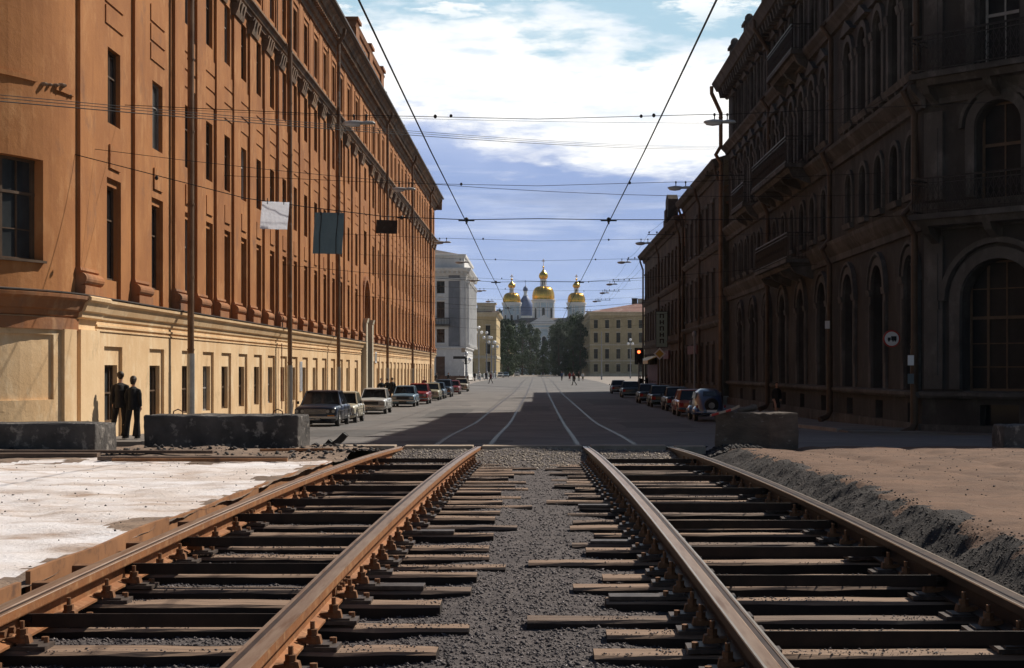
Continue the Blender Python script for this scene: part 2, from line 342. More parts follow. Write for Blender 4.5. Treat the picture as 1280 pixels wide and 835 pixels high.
# ================================================================ GROUND
def sheet_ground(name, x0, x1, y0, y1, dz, m):
    ys = [y0] + [y for y in list(range(-400, 300, 4)) if y0 < y < y1] + [y1]
    mb = MB(); mb.loft([[(x0, y, gz(y) + dz), (x1, y, gz(y) + dz)] for y in ys], caps=False, closed=False); return struct(mk(name, mb, m))
sheet_ground('ground', -850, 850, -380, 2400, -.020, M['land'])
sheet_ground('square', -120, 140, 147, 700, -.016, M['square'])
sheet_ground('road', -10.3, 10.6, 27, 460, -.004, M['asphalt'])
sheet_ground('side_street', 10.6, 90, 27, 45.2, -.004, M['asphalt'])
sheet_ground('side_yard', -80, -10.3, 27, 31.4, -.004, M['asphalt'])
def pavement(name, x0, x1, y0, y1, kx):
    mb = MB(); x0, x1 = min(x0, x1), max(x0, x1); ys = list(np.arange(y0, y1, 3.0)) + [y1]
    mb.loft([[(x0, y, gz(y) - .1), (x1, y, gz(y) - .1), (x1, y, gz(y) + .11), (x0, y, gz(y) + .11)] for y in ys]); struct(mk(name, mb, M['pave']))
    mb = MB(); y = y0
    while y < y1:
        e = min(y + 1.3, y1) - .012; mb.hexa([(kx - .09, y, gz(y) - .1), (kx + .09, y, gz(y) - .1), (kx + .09, e, gz(e) - .1), (kx - .09, e, gz(e) - .1), (kx - .09, y, gz(y) + .125), (kx + .09, y, gz(y) + .125), (kx + .09, e, gz(e) + .125), (kx - .09, e, gz(e) + .125)]); y += 1.3
    struct(mk('kerb', mb, M['kerb']))
pavement('pavement', -12.2, -10.3, 37, 168, -10.22)
pavement('pavement', 10.6, 13.5, 49.6, 168, 10.52)
mb = MB(); mb.prism([(13.4, 47.6), (16, 44.6), (24, 43.4), (90, 43.4), (90, 45.3), (17.2, 45.3), (13.5, 49.2), (13.5, 49.6), (10.5, 49.6), (10.6, 48.6)], 'z', -.5, -.12); struct(mk('pavement', mb, M['pave']))
pavement('pavement', -60, -12.2, 268, 269.8, -12.4)
for i, (x0, x1, y, d) in enumerate([(-4.0, -2.5, 39.6, 1.0), (-2.0, -.65, 40, 1.3), (-1.9, -.6, 50, .5), (.9, 1.4, 70, 2.0), (-6.4, -5.2, 110, .6), (3.0, 5.0, 150, 1.2), (-3.2, -2.1, 125, .9)]):
    mb = MB(); c = ((x0 + x1) / 2, y); n = 18; P_ = []
    for k in range(n): yy = c[1] + d * math.sin(2 * math.pi * k / n) * random.uniform(.8, 1.15); P_.append((c[0] + (x1 - x0) * .5 * math.cos(2 * math.pi * k / n) * random.uniform(.75, 1.15), yy, gz(yy) + .001))
    mb.add(P_ + [(c[0], c[1], gz(c[1]) + .001)], [(k, (k + 1) % n, n) for k in range(n)])
    struct(mk('road', mb, M['dark_patch']))

for x0, x1, y0, y1 in [(-8.2, -5.4, 44, 53), (3.6, 6.4, 56, 66), (-6.2, -4.0, 74, 90), (4.0, 7.2, 100, 120), (-1.0, .8, 86, 99)]:
    ys_ = list(np.arange(y0, y1, 1.5)) + [y1]; mb = MB(); mb.loft([[(x0 + random.uniform(-.12, .12), y, gz(y) + .0005), (x1 + random.uniform(-.12, .12), y, gz(y) + .0005)] for y in ys_], caps=False, closed=False); struct(mk('road', mb, M['asphalt_new']))
for x0, y0 in ((-4.6, 46), (5.2, 50), (3.9, 72), (-4.9, 98)):
    mb = MB(); mb.cyl((x0, y0, gz(y0) - .03), (x0, y0, gz(y0) + .006), .33, 20); struct(mk('manhole_cover', mb, M['bar_dark']))
for c0 in range(9):
    x = random.uniform(-8, 9); y = random.uniform(40, 110); mb = MB(); rg = []
    for q in range(16): x += random.uniform(-.25, .25); y += random.uniform(.3, .8); rg.append([(x - .02, y, gz(y) + .0015), (x + .02, y, gz(y) + .0015)])
    mb.loft(rg, caps=False, closed=False); struct(mk('road', mb, M['dark_patch']))

def spaced(a, b, fine_to, step1, step2):
    v = [a]
    while v[-1] < b: v.append(v[-1] + (step1 if v[-1] < fine_to else step2))
    v[-1] = b; return np.array(v)
# tops of the two raised fields beside the cutting
def fieldL(X, Y):
    z = zrn(Y) - .035 + vnoise(X, Y, 1.3, 1) * .05 + vnoise(X, Y, .28, 2) * .035 + vnoise(X, Y, .08, 3) * .010
    # low mounds of spoil near the far edge
    z = z + np.exp(-((Y - 23.6 - .25 * vnoise(X, Y, 2, 5)) / .7) ** 2) * (.07 + .16 * np.clip(vnoise(X, Y, .9, 6) + .3, 0, 1)) * (X > -16)
    z = z + np.exp(-(((Y - 25.3) / .9) ** 2 + ((X + 3.9) / .8) ** 2)) * .14 + np.exp(-(((Y - 26.6) / .6) ** 2 + ((X + 3.4) / .35) ** 2)) * .08
    drop = np.clip((Y - 29.0 - .4 * vnoise(X, Y, 1.2, 8)) / 1.4, 0, 1)
    z = z * (1 - drop) - .10 * drop
    return z
rim = lambda Y: 3.42 + np.interp(Y, [5, 10, 17, 26], [-.02, .02, .22, .3])
def fieldR(X, Y):
    z = zrn(Y) - .01 + vnoise(X, Y, 1.6, 11) * .05 + vnoise(X, Y, .3, 12) * .035 + vnoise(X, Y, .07, 13) * .008
    for q_ in (5.3, 6.9, 9.4, 11.0): z = z - .045 * np.exp(-((X - q_ - .35 * np.sin(Y * .22 + q_)) / .16) ** 2) * (1 + .5 * vnoise(X, Y, .4, 61))
    r = rim(Y) + .22 * vnoise(X * 0, Y, .7, 14) + .10 * vnoise(X * 0, Y, .22, 15)
    t = np.clip((X - (3.0)) / np.maximum(r - 3.0, .1), 0, 1); t = t * t * (3 - 2 * t)
    low = zrn(Y) - .25 + vnoise(X, Y, .25, 16) * .07
    z = low * (1 - t) + (z + .03 * np.exp(-((X - r - .25) / .35) ** 2)) * t + (t > .02) * (t < .98) * vnoise(X, Y, .16, 17) * .07
    drop = np.clip((Y - 28.2 - .4 * vnoise(X, Y, 1.2, 18)) / 1.4, 0, 1)
    return z * (1 - drop) - .10 * drop
def bed(X, Y):
    base = zrn(Y) - .262
    ctr = np.exp(-((X + .08) / .7) ** 4) * .036
    base = base - .028
    rise = np.clip((Y - 23.2) / 4.4, 0, 1) ** 1.3 * .235
    base = base - .13 * np.clip((X - 1.15) / .1, 0, 1) * np.clip((24.5 - Y) / 1.5, 0, 1) + .012 * np.clip((-1.4 - X) / .1, 0, 1) * np.clip((24.5 - Y) / 1.5, 0, 1)
    return base + ctr + rise + vnoise(X, Y, .5, 21) * .030 + vnoise(X, Y, .11, 22) * .018
xs = np.concatenate([np.arange(-14, -3.06, .07), [-3.06]]); xs = np.concatenate([[-60, -35, -22, -16], xs])
struct(grid('ground', xs, np.concatenate([[-12, -4, 2, 4], spaced(5, 30.8, 16, .06, .09)]), fieldL, M['white_dust'])); fl_ = [o for o in COL.objects if o.name.startswith('ground')][-1]; fl_.data.materials.append(M['dirt'])
def centres(o): n = len(o.data.polygons); c = np.empty(n * 3); o.data.polygons.foreach_get('center', c); return c.reshape(n, 3)
c_ = centres(fl_)
fl_.data.polygons.foreach_set('material_index', ((c_[:, 1] > 22.0 + .5 * np.sin(c_[:, 0] * 1.7) + 3 * vnoise(c_[:, 0], c_[:, 1], .5, 31)) | (c_[:, 0] > -3.25 - .12 * np.sin(c_[:, 1] * 2.3) - .35 * vnoise(c_[:, 0], c_[:, 1], .9, 33) - .12 * vnoise(c_[:, 0], c_[:, 1], .12, 34))).astype(int))
xs = np.concatenate([np.arange(4.2, 13, .09), [16, 25, 60]])
struct(grid('ground', xs, np.concatenate([[-12, -4, 2, 4], spaced(5, 30.2, 14, .07, .1)]), fieldR, M['sand']))
# sloping bank between rail and sand
o = grid('rubble_bank', np.arange(2.70, 4.24, .04), np.concatenate([[-12, -4, 2, 3], spaced(4, 30.2, 16, .05, .08)]), fieldR, M['sand'])
o.data.materials.append(M['bank'])
c_ = centres(o); rr_ = rim(c_[:, 1]) - .02 + .45 * vnoise(c_[:, 0], c_[:, 1], .3, 19)
o.data.polygons.foreach_set('material_index', (c_[:, 0] < rr_).astype(int)); struct(o); o.name = 'slope'
bedo = struct(grid('ground', np.arange(-3.12, 2.78, .05), np.concatenate([[-12, -4, 1, 3], spaced(4, 27.95, 14, .05, .08)]), bed, M['ballast']))

# scattered stones
def stones(name, pts, sizes, m, kind='stuff', label=None):
    base = np.array([(1, 0, 0), (-1, 0, 0), (0, 1, 0), (0, -1, 0), (0, 0, .8), (0, 0, -.5)], float)
    F = np.array([(0, 2, 4), (2, 1, 4), (1, 3, 4), (3, 0, 4), (2, 0, 5), (1, 2, 5), (3, 1, 5), (0, 3, 5)])
    n = len(pts); V = np.repeat(base[None], n, 0) * (1 + .45 * (np.random.rand(n, 6, 1) - .5) * 2)
    a = np.random.rand(n) * 6.28; c, s_ = np.cos(a), np.sin(a)
    b = (np.random.rand(n) - .5) * 1.6; cb, sb = np.cos(b), np.sin(b)
    x = V[:, :, 0] * np.random.uniform(.7, 1.5, (n, 1)); y = V[:, :, 1]; z = V[:, :, 2]
    x, z = x * cb[:, None] - z * sb[:, None], x * sb[:, None] + z * cb[:, None]
    X = x * c[:, None] - y * s_[:, None]; Y = x * s_[:, None] + y * c[:, None]
    V = np.stack([X, Y, z], 2) * sizes[:, None, None] + pts[:, None, :]
    me = bpy.data.meshes.new(name); V = V.reshape(-1, 3); Fa = (F[None] + (np.arange(n) * 6)[:, None, None]).reshape(-1, 3)
    me.vertices.add(len(V)); me.vertices.foreach_set('co', V.ravel())
    me.loops.add(len(Fa) * 3); me.loops.foreach_set('vertex_index', Fa.ravel())
    me.polygons.add(len(Fa)); me.polygons.foreach_set('loop_start', np.arange(len(Fa)) * 3); me.polygons.foreach_set('loop_total', np.full(len(Fa), 3))
    me.materials.append(m); me.update(calc_edges=True)
    o = bpy.data.objects.new(name, me); COL.objects.link(o); o['kind'] = kind; o['label'] = label; o['category'] = name.replace('_', ' ')
    return o
def scat(n, x0, x1, y0, y1, zf, smin, smax, off=.2, p=2.0, keep=None):
    u = np.random.rand(n); Y = 1 / (1 / y0 + u * (1 / y1 - 1 / y0)) if p == 2 else y0 + (y1 - y0) * u
    X = np.random.uniform(x0, x1, n)
    if keep is not None: k = keep(X, Y); X = X[k]; Y = Y[k]
    S = smin + (smax - smin) * np.random.rand(len(X)) ** 3
    return np.stack([X, Y, zf(X, Y) + S * off], 1), S
p, s_ = scat(85000, -3.0, 2.7, 5.2, 27, bed, .005, .015)
stones('ballast_gravel', p, s_, M['stone_a'], label='dark grey gravel ballast between and around the tram rails')
p, s_ = scat(7000, -3.0, 2.7, 5.2, 27, bed, .004, .013)
stones('sparkle_gravel', p, s_, M['stone_sparkle'], label='paler stones imitating sunlit sparkle on the dark gravel ballast')  # pale colour stands for the sparkle of sunlit ballast
p, s_ = scat(6000, -3.0, 2.6, 23.6, 27.85, bed, .012, .032, p=1)
stones('pebble_gravel', p, s_, M['stone_c'], label='pale pebbly gravel below the edge of the road slab')
p, s_ = scat(20000, 2.8, 4.0, 5, 28, fieldR, .005, .015, keep=lambda X, Y: X < rim(Y) - .08 + .25 * np.random.rand(len(X)) ** 2)
stones('rubble', p, s_, M['stone_b'], label='dark loose rubble on the bank right of the tracks')
p, s_ = scat(2200, 3.9, 12, 9, 28, fieldR, .004, .016, p=1)
stones('pebbles', p, s_, M['stone_b'], label='scattered pebbles on the brown sand right of the tracks')
p, s_ = scat(2600, -13, -3.3, 7, 28, fieldL, .003, .013, p=1)
stones('grit', p, s_, M['stone_b'], label='scattered brown grit on the white dusty ground')
p, s_ = scat(2600, -13, -2.9, 22.3, 28, fieldL, .012, .06, p=1, keep=lambda X, Y: (np.abs(Y - 23.6) < .8) | (X > -5))
stones('spoil', p, s_, M['stone_b'], label='small lumps of spoil in front of the concrete blocks')
p, s_ = scat(1500, 2.9, 4.2, 26.6, 28.4, fieldR, .015, .07, p=1)
stones('broken_asphalt', p, s_, M['stone_b'], label='broken asphalt lumps at the foot of the right concrete block')
# pale slab edge across the end of the cutting
mb = MB()
for a, b, dz in [(-4.4, -2.80, .045), (-2.62, -1.27, .04), (-1.09, .87, .04), (1.05, 2.53, .045), (2.71, 3.3, .03)]:
    mb.box(a, b, 27.9 + random.uniform(-.03, .03), 28.35, -.05, zr(28) + dz - .012)
struct(mk('road_edge', mb, M['edge_conc'], bevel=.012))
mb = MB(); mb.add([(-4.6, 28.3, zr(28) + .005), (3.4, 28.3, zr(28) + .005), (3.4, 31.5, -.02), (-4.6, 31.5, -.02)], [(0, 1, 2, 3)]); struct(mk('ramp', mb, M['asphalt']))

# ================================================================ TRACKS
RX = {'A': -2.78, 'B': -1.27, 'C': 1.01, 'D': 2.60}
RXF = {'A': -2.71, 'B': -1.18, 'C': .96, 'D': 2.62}
def railx(k, D): t = min(max((D - 10) / 18, 0), 1); return RX[k] * (1 - t) + RXF[k] * t
def sweep(mb, prof, k, ys, closed=True):
    mb.loft([[(railx(k, y) + u, y, zr(y) + w) for u, w in prof] for y in ys])
YS = [-8, 0] + [3 + i * .8 for i in range(32)] + [28.25]
RW = .13
RAILD = {'A': ('rust-brown grooved tram rail at the far left, edged by boards', 'left'), 'B': ('orange rusted tram rail left of the middle gravel, bright side lit by sun', 'left'),
         'C': ('tram rail right of the middle gravel with a dark shaded side', 'right'), 'D': ('dark tram rail farthest right with two thin shiny lines', 'right')}
for k in 'ABCD':
    s = 1 if k in 'AC' else -1          # running head on the outside, groove towards the track centre
    h = RW / 2
    body = [(-.07, -.185), (.07, -.185), (.07, -.172), (.012, -.150), (.010, -.075), (h - .004, -.058), (h, -.050), (h, -.006), (-h, -.006), (-h, -.050), (-h + .004, -.058), (-.010, -.075), (-.012, -.150), (-.07, -.172)]
    mb = MB(); sweep(mb, body, k, YS); rail = mk('tram_rail', mb, M['rust'] if k in 'AB' else M['rail_dark'])  # right pair coloured darker, with the shade of their sides put in
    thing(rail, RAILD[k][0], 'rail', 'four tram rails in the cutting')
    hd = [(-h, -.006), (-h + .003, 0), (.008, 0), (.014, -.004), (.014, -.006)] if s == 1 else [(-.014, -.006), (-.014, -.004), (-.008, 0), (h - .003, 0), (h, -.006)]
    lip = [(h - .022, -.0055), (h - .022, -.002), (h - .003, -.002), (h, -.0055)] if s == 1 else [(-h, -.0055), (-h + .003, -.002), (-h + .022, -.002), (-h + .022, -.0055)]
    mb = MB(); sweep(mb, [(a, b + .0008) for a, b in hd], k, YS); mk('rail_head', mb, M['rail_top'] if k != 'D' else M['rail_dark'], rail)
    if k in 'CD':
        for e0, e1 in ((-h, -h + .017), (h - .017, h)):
            mb = MB(); sweep(mb, [(e0, -.004), (e0 + .002, .0022), (e1 - .002, .0022), (e1, -.004)], k, YS); mk('glint_edge', mb, M['rail_glint'], rail)  # sky glint put into a pale colour along both head edges
    mb = MB(); sweep(mb, [(a, b + .0008) for a, b in lip], k, YS); mk('groove_lip', mb, M['rail_top'] if k != 'D' else M['rail_glint'], rail)
    gv = [(.0145, -.0055), (h - .0225, -.0055), (h - .0225, -.0050), (.0145, -.0050)]
    if s == -1: gv = [(-a, b) for a, b in gv]
    mb = MB(); sweep(mb, gv, k, YS); mk('rail_groove', mb, M['rail_dark'], rail)
    # joint with fishplate
    if k in 'AB':
        for jy in ((9.0,) if k == 'B' else (7.2, 13.5)):
            mb = MB(); z = zr(jy); sx = RX[k]
            mb.box(sx + .012, sx + .03, jy - .28, jy + .28, z - .145, z - .078)
            for q in (-.2, -.07, .07, .2): mb.cyl((sx + .03, jy + q, z - .11), (sx + .06, jy + q, z - .11), .018, 6)
            mk('fishplate', mb, M['bolt'], rail)

# base plate with its clip bolts (shared meshes)
def plate_mesh():
    mb = MB(); mb.box(-.24, .24, -.085, .085, 0, .022); mb.box(-.20, -.09, -.07, .07, .022, .034); mb.box(.09, .20, -.07, .07, .022, .034)
    return mb
def bolt_mesh():
    mb = MB(); mb.cyl((0, 0, .0), (0, 0, .118), .013, 8); mb.cyl((0, 0, .045), (0, 0, .078), .029, 6); mb.cyl((0, 0, .03), (0, 0, .045), .034, 10)
    mb.hexa([(-.075, -.028, .012), (.03, -.034, .0), (.03, .034, .0), (-.075, .028, .012), (-.075, -.028, .034), (.025, -.034, .032), (.025, .034, .032), (-.075, .028, .034)])
    mb.hexa([(.02, -.03, .0), (.05, -.03, 0), (.05, .03, 0), (.02, .03, 0), (.022, -.025, .05), (.040, -.025, .045), (.040, .025, .045), (.022, .025, .05)])
    return mb
plate0 = mk('tie_plate', plate_mesh(), M['plate']); bolts0 = []
for sx in (-1, 1):
    b = mk('clip_bolt', bolt_mesh(), M['bolt'], plate0); b.location = (sx * .105, -.03 * sx, .030); b.rotation_euler = (0, 0, 0 if sx == 1 else math.pi); bolts0.append(b)
small = mk('screw', (lambda m_: (m_.cyl((0, 0, 0), (0, 0, .03), .02, 6), m_)[1])(MB()), M['bolt'], plate0); small.location = (.20, .045, .022)
used0 = [False]
def put_plate(parent, x, y, z, flip):
    p = plate0 if not used0[0] else copy_tree(plate0); used0[0] = True
    p.parent = parent; KIDS.setdefault(parent.name, []).append(p)
    p.location = (x, y, z); p.rotation_euler = (0, 0, random.uniform(-.06, .06) + (math.pi if flip else 0))
TIES = []
LEFTD = [5.55, 6.15, 6.75, 7.4, 8.15, 8.85, 9.45, 10.1, 10.65, 11.2, 11.8, 12.6, 13.3, 14.1, 14.8, 15.6, 16.2, 16.9, 17.6, 18.3, 19.0, 19.7, 20.4, 21.1, 21.8, 22.5, 23.2, 23.9, 24.5]
LEFTE = [-.5, -.45, -.40, -.52, -.39, -.60, -.44, -.43, -.24, -.38, -.40, -.39, -.19, -.42, -.39, -.06, -.40, -.20, -.45, -.12, -.30, -.16, -.42, -.35, -.05, -.40, -.02, -.38, -.30]
RIGHTD = [5.6, 6.2, 6.75, 7.35, 7.85, 8.3, 9.0, 9.6, 10.1, 10.9, 11.5, 12.0, 12.6, 13.2, 13.8, 14.7, 15.3, 16.0, 16.7, 17.4, 18.1, 18.8, 19.5, 20.2, 20.9, 21.6, 22.3, 23.0, 23.7, 24.4]
RIGHTE = [.3, .25, .35, .29, .38, -.06, .43, .24, .46, -.07, .39, .29, .5, .30, .34, .31, .45, .1, .36, .33, .48, .22, .40, .20, .44, .18, .38, .12, .33, .2]
for side, Ds, Es in (('left', LEFTD, LEFTE), ('right', RIGHTD, RIGHTE)):
    for i, (D, E) in enumerate(zip(Ds, Es)):
        if side == 'left': x0, x1 = -3.02, E; ka, kb = 'A', 'B'
        else: x0, x1 = E, 3.0; ka, kb = 'C', 'D'
        cx = (x0 + x1) / 2; z = zr(D) - .185 - .022; w = random.uniform(.17, .225); h = .30
        dz = random.choice([0, 0, -.008, -.02])
        mb = MB(); n = 10
        rings = []
        for q in range(n + 1):
            xx = (x0 + (x1 - x0) * q / n) - cx; j = lambda a: random.uniform(-a, a)
            rings.append([(xx + j(.012), -w / 2 + j(.006), -h), (xx, -w / 2 + j(.008), -.018 + j(.005)), (xx, -w / 2 + .018 + j(.006), j(.004)), (xx, w / 2 - .018 + j(.006), j(.004)), (xx, w / 2 + j(.008), -.018 + j(.005)), (xx + j(.012), w / 2 + j(.006), -h)])
        mb.loft(rings)
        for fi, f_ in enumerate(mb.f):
            zs_ = [mb.v[v_][2] for v_ in f_]; mb.m[fi] = 0 if min(zs_) > -.03 else 1  # fronts and sides get a near-black colour that stands for their shade
        o = mk('sleeper', mb, [M['wood'] if random.random() < .6 else M['wood2'], M['shade_side']]); TIES.append((x0, x1, D, z + dz, w))
        o.location = (cx, D, z + dz); o.rotation_euler = (random.uniform(-.02, .02), 0, random.uniform(-.012, .012))
        med = np.median(Es); how = ('with a long free end' if (E > -.22 if side == 'left' else E < .12) else 'with a sawn end')
        thing(o, '%s wooden sleeper from the near end under the %s track, %s' % (ordn(i), side, how), 'sleeper', 'sleepers under the tram tracks')
        put_plate(o, railx(ka, D) - cx, 0, -dz, side == 'right'); put_plate(o, railx(kb, D) - cx, 0, -dz, False)
        if i % 5 == 1 and D < 16:        # spare dark packing board beside the plate
            mb = MB(); mb.box(-.20, .16, -.075, .075, 0, .028); q = mk('packing_plate', mb, M['plate'], o, bevel=.004); q.location = ((railx(kb, D) + .36 if side == 'left' else railx(ka, D) - .36) - cx, 0, 0.002)
for side, (ka, kb), Ds in (('left', 'AB', [7.6, 9.55, 11.05, 12.9, 14.5, 16.4, 18.6, 21.0, 23.4]), ('right', 'CD', [7.1, 9.0, 10.45, 12.3, 14.0, 16.0, 18.3, 20.8, 23.2])):
    for i, D in enumerate(Ds):
        xa, xb = railx(ka, D) + .012, railx(kb, D) - .012; z = zr(D) - .060
        mb = MB(); mb.box(xa, xb, -.007, .007, -.072, 0)
        for xx in (xa, xb): s = 1 if xx == xa else -1; mb.cyl((xx + s * .02, 0, -.036), (xx + s * .065, 0, -.036), .026, 6)
        o = mk('gauge_bar', mb, M['bar_dark']); o.location = (0, D, z)
        thing(o, '%s flat steel tie bar from the near end across the %s track' % (ordn(i), side), 'tie bar', 'steel bars tying the rails')
pp = []; ss = []
for x0, x1, D, z, w in TIES:
    k_ = int(520 if D < 12 else 260); X_ = np.random.uniform(x0, x1, k_); Y_ = D + np.random.uniform(-.5, .5, k_) * (w - .03)
    kp = vnoise(X_, Y_ * 3, .45, 41) + .28 * np.abs((Y_ - D) / w * 2) > .12; X_ = X_[kp]; Y_ = Y_[kp]
    s__ = .003 + .006 * np.random.rand(len(X_)) ** 2; pp.append(np.stack([X_, Y_, z + s__ * .3], 1)); ss.append(s__)
stones('sleeper_gravel', np.concatenate(pp), np.concatenate(ss), M['stone_a'], label='fine gravel spilled on top of the sleepers')
# rusty boards along the white dust
for i, (y0, y1, dz, w) in enumerate([(3.6, 8.35, -.005, .03), (8.6, 11.75, .022, .03), (11.95, 15.6, -.015, .025), (15.75, 21.5, -.02, .025)]):
    mb = MB(); n = 8; rings = []
    for q in range(n + 1):
        y = y0 + (y1 - y0) * q / n; x = -3.02 - .02 * math.sin(q * 1.1 + i) - .03 * i; z = zr(y) + dz + random.uniform(-.002, .002)
        rings.append([(x - w, y, z - .16), (x, y, z - .16), (x, y, z), (x - w, y, z)])
    mb.loft(rings); o = mk('edging_board', mb, M['plank'], bevel=0)
    thing(o, ['rusty edging board nearest the camera left of the far left rail', 'tall rusty edging board with a square end standing beside the white dust', 'low edging board, third along the left rail', 'thin edging board farthest along the left rail'][i], 'board')
for i, (x, y) in enumerate([(-2.93, 8.47), (-2.92, 11.85), (-2.93, 10.4), (-2.93, 9.2)]):
    mb = MB(); mb.box(-.07, .05, -.05, .05, 0, .09); o = mk('rusty_block', mb, M['bolt'], bevel=.01); o.location = (x, y, zr(y) - .11)
    thing(o, ['rusty block in the gap between the two nearest edging boards', 'rusty block at the end of the tall edging board', 'dark rusty wedge behind the rail, middle of the tall board', 'dark rusty wedge behind the rail, near end of the tall board'][i], 'block')

# ---- rails set flush in the street
def pathx(pts):
    ys = [p[1] for p in pts]; xs = [p[0] for p in pts]
    yy = list(np.concatenate([np.arange(ys[0], 300, 2.0), np.arange(300, ys[-1], 8.0), [ys[-1]]])); return [(float(np.interp(y, ys, xs)), y) for y in yy]
STR = {'farthest left': [(-2.70, 31.5), (-2.74, 38), (-2.85, 47), (-2.91, 59), (-2.93, 75), (-2.9, 87), (-2.72, 145), (-2.6, 200), (-2.5, 430)],
       'inner left': [(-1.18, 31.5), (-1.19, 38), (-1.215, 64), (-1.17, 101), (-1.1, 145), (-1.05, 200), (-1, 430)],
       'inner right': [(.98, 31.5), (1.0, 38), (1.13, 67), (1.08, 101), (1.05, 145), (1.0, 430)],
       'farthest right': [(2.62, 31.5), (2.65, 38), (2.74, 56), (2.76, 70), (2.74, 87), (2.65, 145), (2.55, 430)]}
for k, pts in STR.items():
    P = pathx(pts); mb = MB(); rings = []
    for x, y in P: g_ = gz(y); rings.append([(x - .022, y, g_ - .01), (x + .022, y, g_ - .01), (x + .022, y, g_ + .004), (x - .022, y, g_ + .004)])
    mb.loft(rings); o = mk('street_rail', mb, M['street_rail']); thing(o, 'polished tram rail set flush in the street, ' + k + ' of the four', 'rail', 'tram rails set in the street')
    mb = MB(); rings = []
    s = 1 if k in ('farthest left', 'inner right') else -1
    for x, y in P: g_ = gz(y); rings.append([(x + s * .022, y, g_ - .01), (x + s * .13, y, g_ - .01), (x + s * .13, y, g_ + .0015), (x + s * .022, y, g_ + .0015)])
    mb.loft(rings); mk('rail_groove', mb, M['rail_dark'], o)
# crossing curve of a branch line on the square
for i, (off) in enumerate((0, 1.45)):
    mb = MB(); rings = []
    for q in range(30):
        t = q / 29 * 1.2; x = -2.2 - 60 * (1 - math.cos(t)) + off * math.cos(t); y = 175 + 60 * math.sin(t) + off * math.sin(t) * 0
        g_ = gz(y); rings.append([(x - .03, y, g_ - .01), (x + .03, y, g_ - .01), (x + .03, y, g_ + .006), (x - .03, y, g_ + .006)])
    mb.loft(rings); o = mk('street_rail', mb, M['street_rail']); thing(o, ['outer', 'inner'][i] + ' rail of the branch curving left over the square', 'rail', 'rails of the curve on the square')
# ================================================================ FACADE TOOLS
class Wall:
    """u runs along the wall, z up, d outwards"""
    def __init__(s, p0, direc, normal): s.p = Vector((*p0, 0)); s.d = Vector((*direc, 0)).normalized(); s.n = Vector((*normal, 0)).normalized(); s.curved = False
    def P(s, u, z, d=0): return tuple(s.p + s.d * u + s.n * d + Vector((0, 0, z)))
class Arc:
    """convex rounded corner; u is arc length"""
    def __init__(s, c, r, a0, a1): s.c = c; s.r = r; s.a0 = a0; s.sg = 1 if a1 > a0 else -1; s.curved = True; s.L = abs(a1 - a0) * r
    def P(s, u, z, d=0):
        a = s.a0 + s.sg * u / s.r; return (s.c[0] + (s.r + d) * math.cos(a), s.c[1] + (s.r + d) * math.sin(a), z)
def usplit(W, a, b):
    n = max(1, int(math.ceil(abs(b - a) / .4))) if W.curved else 1
    return [a + (b - a) * i / n for i in range(n + 1)]
def fbox(mb, W, u0, u1, z0, z1, d0, d1, taper=0):
    """box on the wall; taper pulls in the lower outer edge (for mouldings)"""
    us = usplit(W, u0, u1)
    mb.loft([[W.P(u, z0, d0), W.P(u, z0, d1 - taper), W.P(u, z1, d1), W.P(u, z1, d0)] for u in us])
def fprof(mb, W, u0, u1, prof):
    """prof: list of (z, d) swept along u"""
    mb.loft([[W.P(u, z, d) for z, d in prof] for u in usplit(W, u0, u1)])
def fgrid(mb, W, u0, u1, z0, z1, ops, d=0, depth=.25):
    """wall face with real openings. ops: (ua, ub, za, zb)"""
    us = {u0, u1}; zs = {z0, z1}
    for a, b, c, e, *_ in ops: us |= {a, b}; zs |= {c, e}
    us = sorted(x for x in us if u0 - 1e-6 <= x <= u1 + 1e-6); zs = sorted(x for x in zs if z0 - 1e-6 <= x <= z1 + 1e-6)
    if W.curved:
        n = []; [n.extend(usplit(W, a, b)[:-1]) for a, b in zip(us, us[1:])]; us = n + [us[-1]]
    byu = [[o for o in ops if o[0] - 1e-6 <= (a + b) / 2 <= o[1] + 1e-6] for a, b in zip(us, us[1:])]
    for (a, b), oo in zip(zip(us, us[1:]), byu):
        run = None
        for c, e in zip(zs, zs[1:]):
            if any(o[2] <= (c + e) / 2 <= o[3] for o in oo):
                if run is not None: mb.quad(W.P(a, run, d), W.P(b, run, d), W.P(b, c, d), W.P(a, c, d)); run = None
            elif run is None: run = c
        if run is not None: mb.quad(W.P(a, run, d), W.P(b, run, d), W.P(b, z1, d), W.P(a, z1, d))
    for a, b, c, e, *dx in ops:
        dd = d - (dx[0] if dx else depth)
        mb.quad(W.P(a, c, d), W.P(a, c, dd), W.P(a, e, dd), W.P(a, e, d)); mb.quad(W.P(b, c, dd), W.P(b, c, d), W.P(b, e, d), W.P(b, e, dd))
        for p, q in zip(usplit(W, a, b), usplit(W, a, b)[1:]):
            mb.quad(W.P(p, e, d), W.P(p, e, dd), W.P(q, e, dd), W.P(q, e, d)); mb.quad(W.P(p, c, dd), W.P(p, c, d), W.P(q, c, d), W.P(q, c, dd))
def archfill(mb, W, uc, h, zs, d, depth, n=10, ztop=None):
    """spandrels and soffit making the top of an opening round"""
    zt = ztop or zs + h
    pts = [(uc - h * math.cos(math.pi * k / n), zs + h * math.sin(math.pi * k / n)) for k in range(n + 1)]
    for (a, za), (b, zb) in zip(pts, pts[1:]):
        mb.quad(W.P(a, za, d), W.P(b, zb, d), W.P(b, zt, d), W.P(a, zt, d))
        mb.quad(W.P(a, za, d), W.P(a, za, d - depth), W.P(b, zb, d - depth), W.P(b, zb, d))
